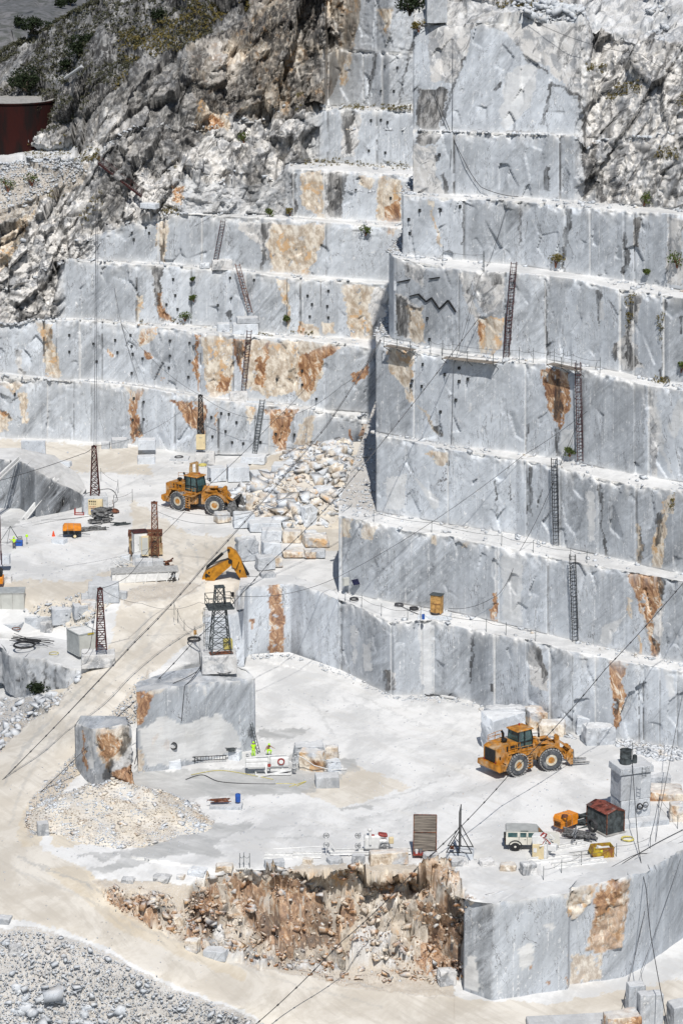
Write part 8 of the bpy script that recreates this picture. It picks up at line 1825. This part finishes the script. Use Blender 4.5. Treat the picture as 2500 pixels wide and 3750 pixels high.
for k, (pts, mt, lb) in enumerate([([(680,2855),(740,2838),(800,2862),(900,2870),(1010,2872)], CBL, 'thin dark wire snaking over the wet floor'), ([(700,2838),(800,2822),(900,2835),(1000,2855)], HOS, 'yellow hose snaking over the wet floor left of the saw'), ([(1010,2870),(1080,2872),(1060,2882),(1120,2862),(1085,2880)], HOS, 'yellow hose looping right of the wire saw'),
   ([(150,1905),(250,1900),(330,1890)], CBL, 'black hydraulic hose along the upper pad to the control panel'), ([(75,1928),(110,1935),(130,1922),(220,1905),(300,1895)], CBL, 'looped black hose near the raised cut'), ([(2030,3255),(2080,3240),(2200,3215),(2300,3150),(2420,3080),(2540,3020)], CBL, 'black cable lying along the lower right rim'), ([(2100,3250),(2250,3170),(2330,3130),(2400,3120),(2560,3060)], CBG, 'grey cable lying just inside the lower right rim'),
   ([(1460,2215),(1520,2245),(1590,2268)], CBL, 'cable along the first ledge toward the cabinet slab'), ([(300,1810),(400,1790),(430,1830),(400,1850)], CBL, 'black hose curving right of the dark red mast'), ([(1000,3110),(1190,3100)], WHT, 'white pipe lying behind the white rails')]):
    zz = 9.06 if pts[0][1] < 2000 else (0.06 if pts[0][1] > 2500 else z1r+.06)
    W_ = [PZ(u, v, zz) for u, v in pts]; S = []
    for i in range(len(W_)-1):
        p0, p1, p2, p3 = W_[max(i-1, 0)], W_[i], W_[i+1], W_[min(i+2, len(W_)-1)]
        for t in [j/8 for j in range(8)]: S.append(.5*((2*p1)+(p2-p0)*t+(2*p0-5*p1+4*p2-p3)*t*t+(3*p1-p0-3*p2+p3)*t**3))
    S.append(W_[-1]); o0 = S[0].copy(); o = MB().tube([s-o0 for s in S], .04, 5).build('ground_hose', mt); o.location = o0; tag(o, lb, 'hose')
# ------------------------------------------------------------------ shrubs, grass tufts, trees
def leafmat(name, c1, c2):
    m, t, b = nodes(name); g = NB(t); n = g.noise(g.pos(), .9, 3); oi = g.vor(g.pos(), 3.0, 'F1', 'Color'); sp_ = g.n('ShaderNodeSeparateColor'); g.lk(oi, sp_.inputs[0])
    c = g.mix(g.math('MULTIPLY', g.math('ADD', n, sp_.outputs[0]), .5), c1, c2); g.lk(c, b.inputs['Base Color']); b.inputs['Roughness'].default_value = .7; b.inputs['Specular IOR Level'].default_value = .2; return m
LFG = leafmat('leaf_green', (.045, .075, .018), (.10, .12, .03)); LFO = leafmat('leaf_olive', (.09, .085, .025), (.20, .15, .05)); LFD = leafmat('leaf_dark', (.008, .015, .007), (.025, .036, .014)); LFS = leafmat('scrub_leaf', (.035, .042, .028), (.095, .09, .055))
def leaves(centers, radii, n, size, seed, squash=.8):
    rs = np.random.RandomState(seed); C = np.array(centers, float); Rr = np.array(radii, float); k = rs.randint(0, len(C), n)
    d = rs.normal(size=(n, 3)); d /= np.linalg.norm(d, axis=1)[:, None]; rad = Rr[k]*(.35+.65*rs.random_sample(n)**.5)
    P = C[k]+d*rad[:, None]*np.array([1.15, 1, squash]); a = rs.normal(size=(n, 3)); a /= np.linalg.norm(a, axis=1)[:, None]; b = np.cross(a, rs.normal(size=(n, 3))); b /= np.linalg.norm(b, axis=1)[:, None]
    s_ = size*rs.uniform(.6, 1.4, n)[:, None]; V = np.stack([P-a*s_, P+b*s_*.5, P+a*s_, P-b*s_*.5], 1).reshape(-1, 3); return V, np.arange(4*n).reshape(-1, 4)
def shrub(p, R, label, mat, n=260, size=.14, cat='shrub', name='shrub', group=None, h=1.0, trunk=False):
    r = empty(name, tuple(p), 0, label, cat, group); rs = random.Random(int(p[0]*10+p[2]*7)); cs = []; rr = []
    for k in range(7): cs.append((rs.uniform(-.55, .55)*R, rs.uniform(-.5, .3)*R, (h+rs.uniform(-.4, .5))*R*.8)); rr.append(R*rs.uniform(.28, .62))
    V, F = leaves(cs, rr, n, size, rs.randint(0, 999)); np_mesh('foliage', V, F, mat, parent=r)
    m = MB()
    for c_ in cs[:5]: m.tube([(0, 0, -.1), (c_[0]*.4, c_[1]*.4, c_[2]*.5), c_], [R*.07, R*.045, R*.02], 5)
    m.build('stem' if not trunk else 'trunk', RST if not trunk else plain('bark'+label[:5]+str(int(p[0])), (.10, .08, .06), .9), r); return r
for (u, v, R, lb, mt, n) in [(118,90,2.4,'dark bushy tree on the ridge above the tank, left one',LFD,900),(300,150,3.6,'large dark tree in the middle of the scrub slope',LFD,1500),(95,290,3.6,'dark tree directly above the tank rim',LFD,1400),(235,210,1.6,'small dark tree between the two larger ones on the slope',LFD,450),(590,10,2.0,'dark tree at the top edge of the scrub slope',LFD,600),(1500,15,2.6,'dark shrub crown at the very top of the rubble bench',LFD,700)]:
    M_ = MR if u > 1450 else ML; q = surf(M_, u, v+30); shrub(q+Vector((0, -.8, 0)), R*.8, lb, mt, n, .2, 'tree', 'slope_tree', h=.75, trunk=True)
for (u, v, R, lb, mt) in [(28,705,1.5,'green bush low on the scree below the tank, left one',LFG),(118,680,1.6,'green bush on the scree right of the other one',LFG),(95,560,1.5,'green bush at the foot of the tank',LFG),(890,505,1.3,'round green bush on the rock under the brown overhang',LFG),(712,1100,.75,'small green bush on the third left bench face',LFG),(705,1028,.5,'tiny green bush above the other on the third left bench',LFG),(676,1172,1.0,'green bush on the ledge below the tiny ones',LFG),
   (2360,745,1.1,'green bush on the ledge at the foot of the upper right rock',LFG),(2475,975,1.3,'green bush growing on the sixth right bench near the edge',LFG),(2490,1360,1.0,'green bush at the right edge above the fourth ledge',LFG),(2086,1665,.9,'green bush at the foot of the teardrop ladder',LFG),(2030,975,1.1,'olive bush on the fifth right ledge',LFO),(1530,110,1.0,'olive bush at the left of the top rubble bench',LFO),(2365,1000,.5,'little bush halfway up the sixth bench crack',LFG),(1250+450*.797,25,1.2,'bush beside the lone pale block at the top',LFG),
   (1050,1175,.7,'green bush at the right of the third left ledge',LFG),(1338,860,1.0,'green bush below the rock bench above the left corner',LFG),(990,790,.9,'green bush on the ledge above the brown streaks',LFG),(1062,785,.8,'olive bush right of the one above the brown streaks',LFO)]:
    M_ = MR if u > 1450 else ML; q = surf(M_, u, v); shrub(q+Vector((0, -.45, 0)), R, lb, mt, 260, .13)
q = PZ(145, 2566, 0.2); shrub(q, 1.5, 'dark green shrub at the foot of the left marble bench', LFD, 900, .16, h=1.3)
# far bushes on the other mountain
for k, (u, v) in enumerate([(218,28),(57,88),(260,12),(187,105)]):
    d = (Pf[..., 0]*0); uu_, vv_ = to_px(Pf[..., 0], Pf[..., 1], Pf[..., 2]); i_ = np.unravel_index(np.argmin((uu_-u)**2+(vv_-v)**2), uu_.shape); q = Vector([float(x) for x in Pf[i_]])
    shrub(q, 2.6+.6*(k % 2), ['dark round tree on the far mountain near the ridge line','dark round tree at the far left of the far mountain','dark tree at the top of the far mountain slope','lowest dark tree on the far mountain slope'][k], LFD, 500, .4, 'tree', 'far_tree', trunk=True)
# scrub tufts on the slope and grass on ledges: uncountable
def tufts(name, M, mask, n, size, mat, seed, per=9):
    rs = np.random.RandomState(seed); ok = np.argwhere(mask); pick = ok[rs.randint(0, len(ok), n)]
    C = M.P[pick[:, 0], pick[:, 1]]+np.array([0, -.15, .1]); keep = vnoise(C*.22, seed) > .36; C = C[keep]; R_s = size*rs.uniform(.4, 1.4, len(C))
    V, F = leaves(C, R_s, len(C)*per, size*.42, seed, .8); o = np_mesh(name, V, F, mat); tag(o, kind='stuff'); return o
scr = ML.scrub & (ML.seg[:, None] >= 11)
tufts('scrub_tufts', ML, scr, 5200, .42, LFS, 1); tufts('dry_grass', ML, scr & (vnoise(ML.P*.07, 77) > .62), 1500, .36, LFO, 2)
def ledge_mask(M, polys):
    m = np.zeros(M.Upx.shape, bool)
    for p in polys: m |= inpoly(M.Upx, M.Vpx, p)
    return m
lm = ledge_mask(ML, [tp('A1', (100,690),(460,680),(460,740),(100,745)), tp('A1', (700,930),(830,960),(820,990),(600,960)), tp('A1', (1380,735),(1568,720),(1568,770),(1380,760)), tp('A1', (340,960),(470,880),(480,960),(380,1050)), tp('A2', (0,475),(330,480),(340,505),(100,500),(0,495)), tp('A2', (0,735),(310,745),(320,780),(0,765)), tp('A1', (790,755),(860,755),(850,785),(790,780)), tp('A1', (230,880),(290,870),(270,910),(230,910)), tp('A3', (640,520),(860,520),(860,550),(640,550)), tp('A3', (1180,575),(1440,580),(1440,612),(1180,600)), tp('A1', (1250,520),(1350,480),(1400,520),(1300,560))])
tufts('ledge_grass', ML, lm, 900, .24, LFO, 5, 10)
lm = ledge_mask(MR, [tp('A2', (1240,370),(1500,360),(1510,440),(1240,430)), tp('A2', (1420,690),(1540,690),(1540,750),(1420,740)), tp('A2', (1040,290),(1220,280),(1210,320),(1040,330)), tp('A2', (700,0),(1000,0),(1000,60),(700,30)), tp('A4', (900,150),(1020,150),(1020,185),(900,170)), tp('A4', (1305,300),(1350,280),(1330,440),(1310,450)), tp('A4', (1450,380),(1480,380),(1470,500),(1450,480)), tp('A4', (1430,650),(1510,680),(1500,700),(1430,690)), tp('B2', (1500,250),(1530,190),(1520,290)), tp('A2', (1500,480),(1568,440),(1568,520))])
tufts('ledge_grass', MR, lm, 700, .24, LFO, 6, 10)
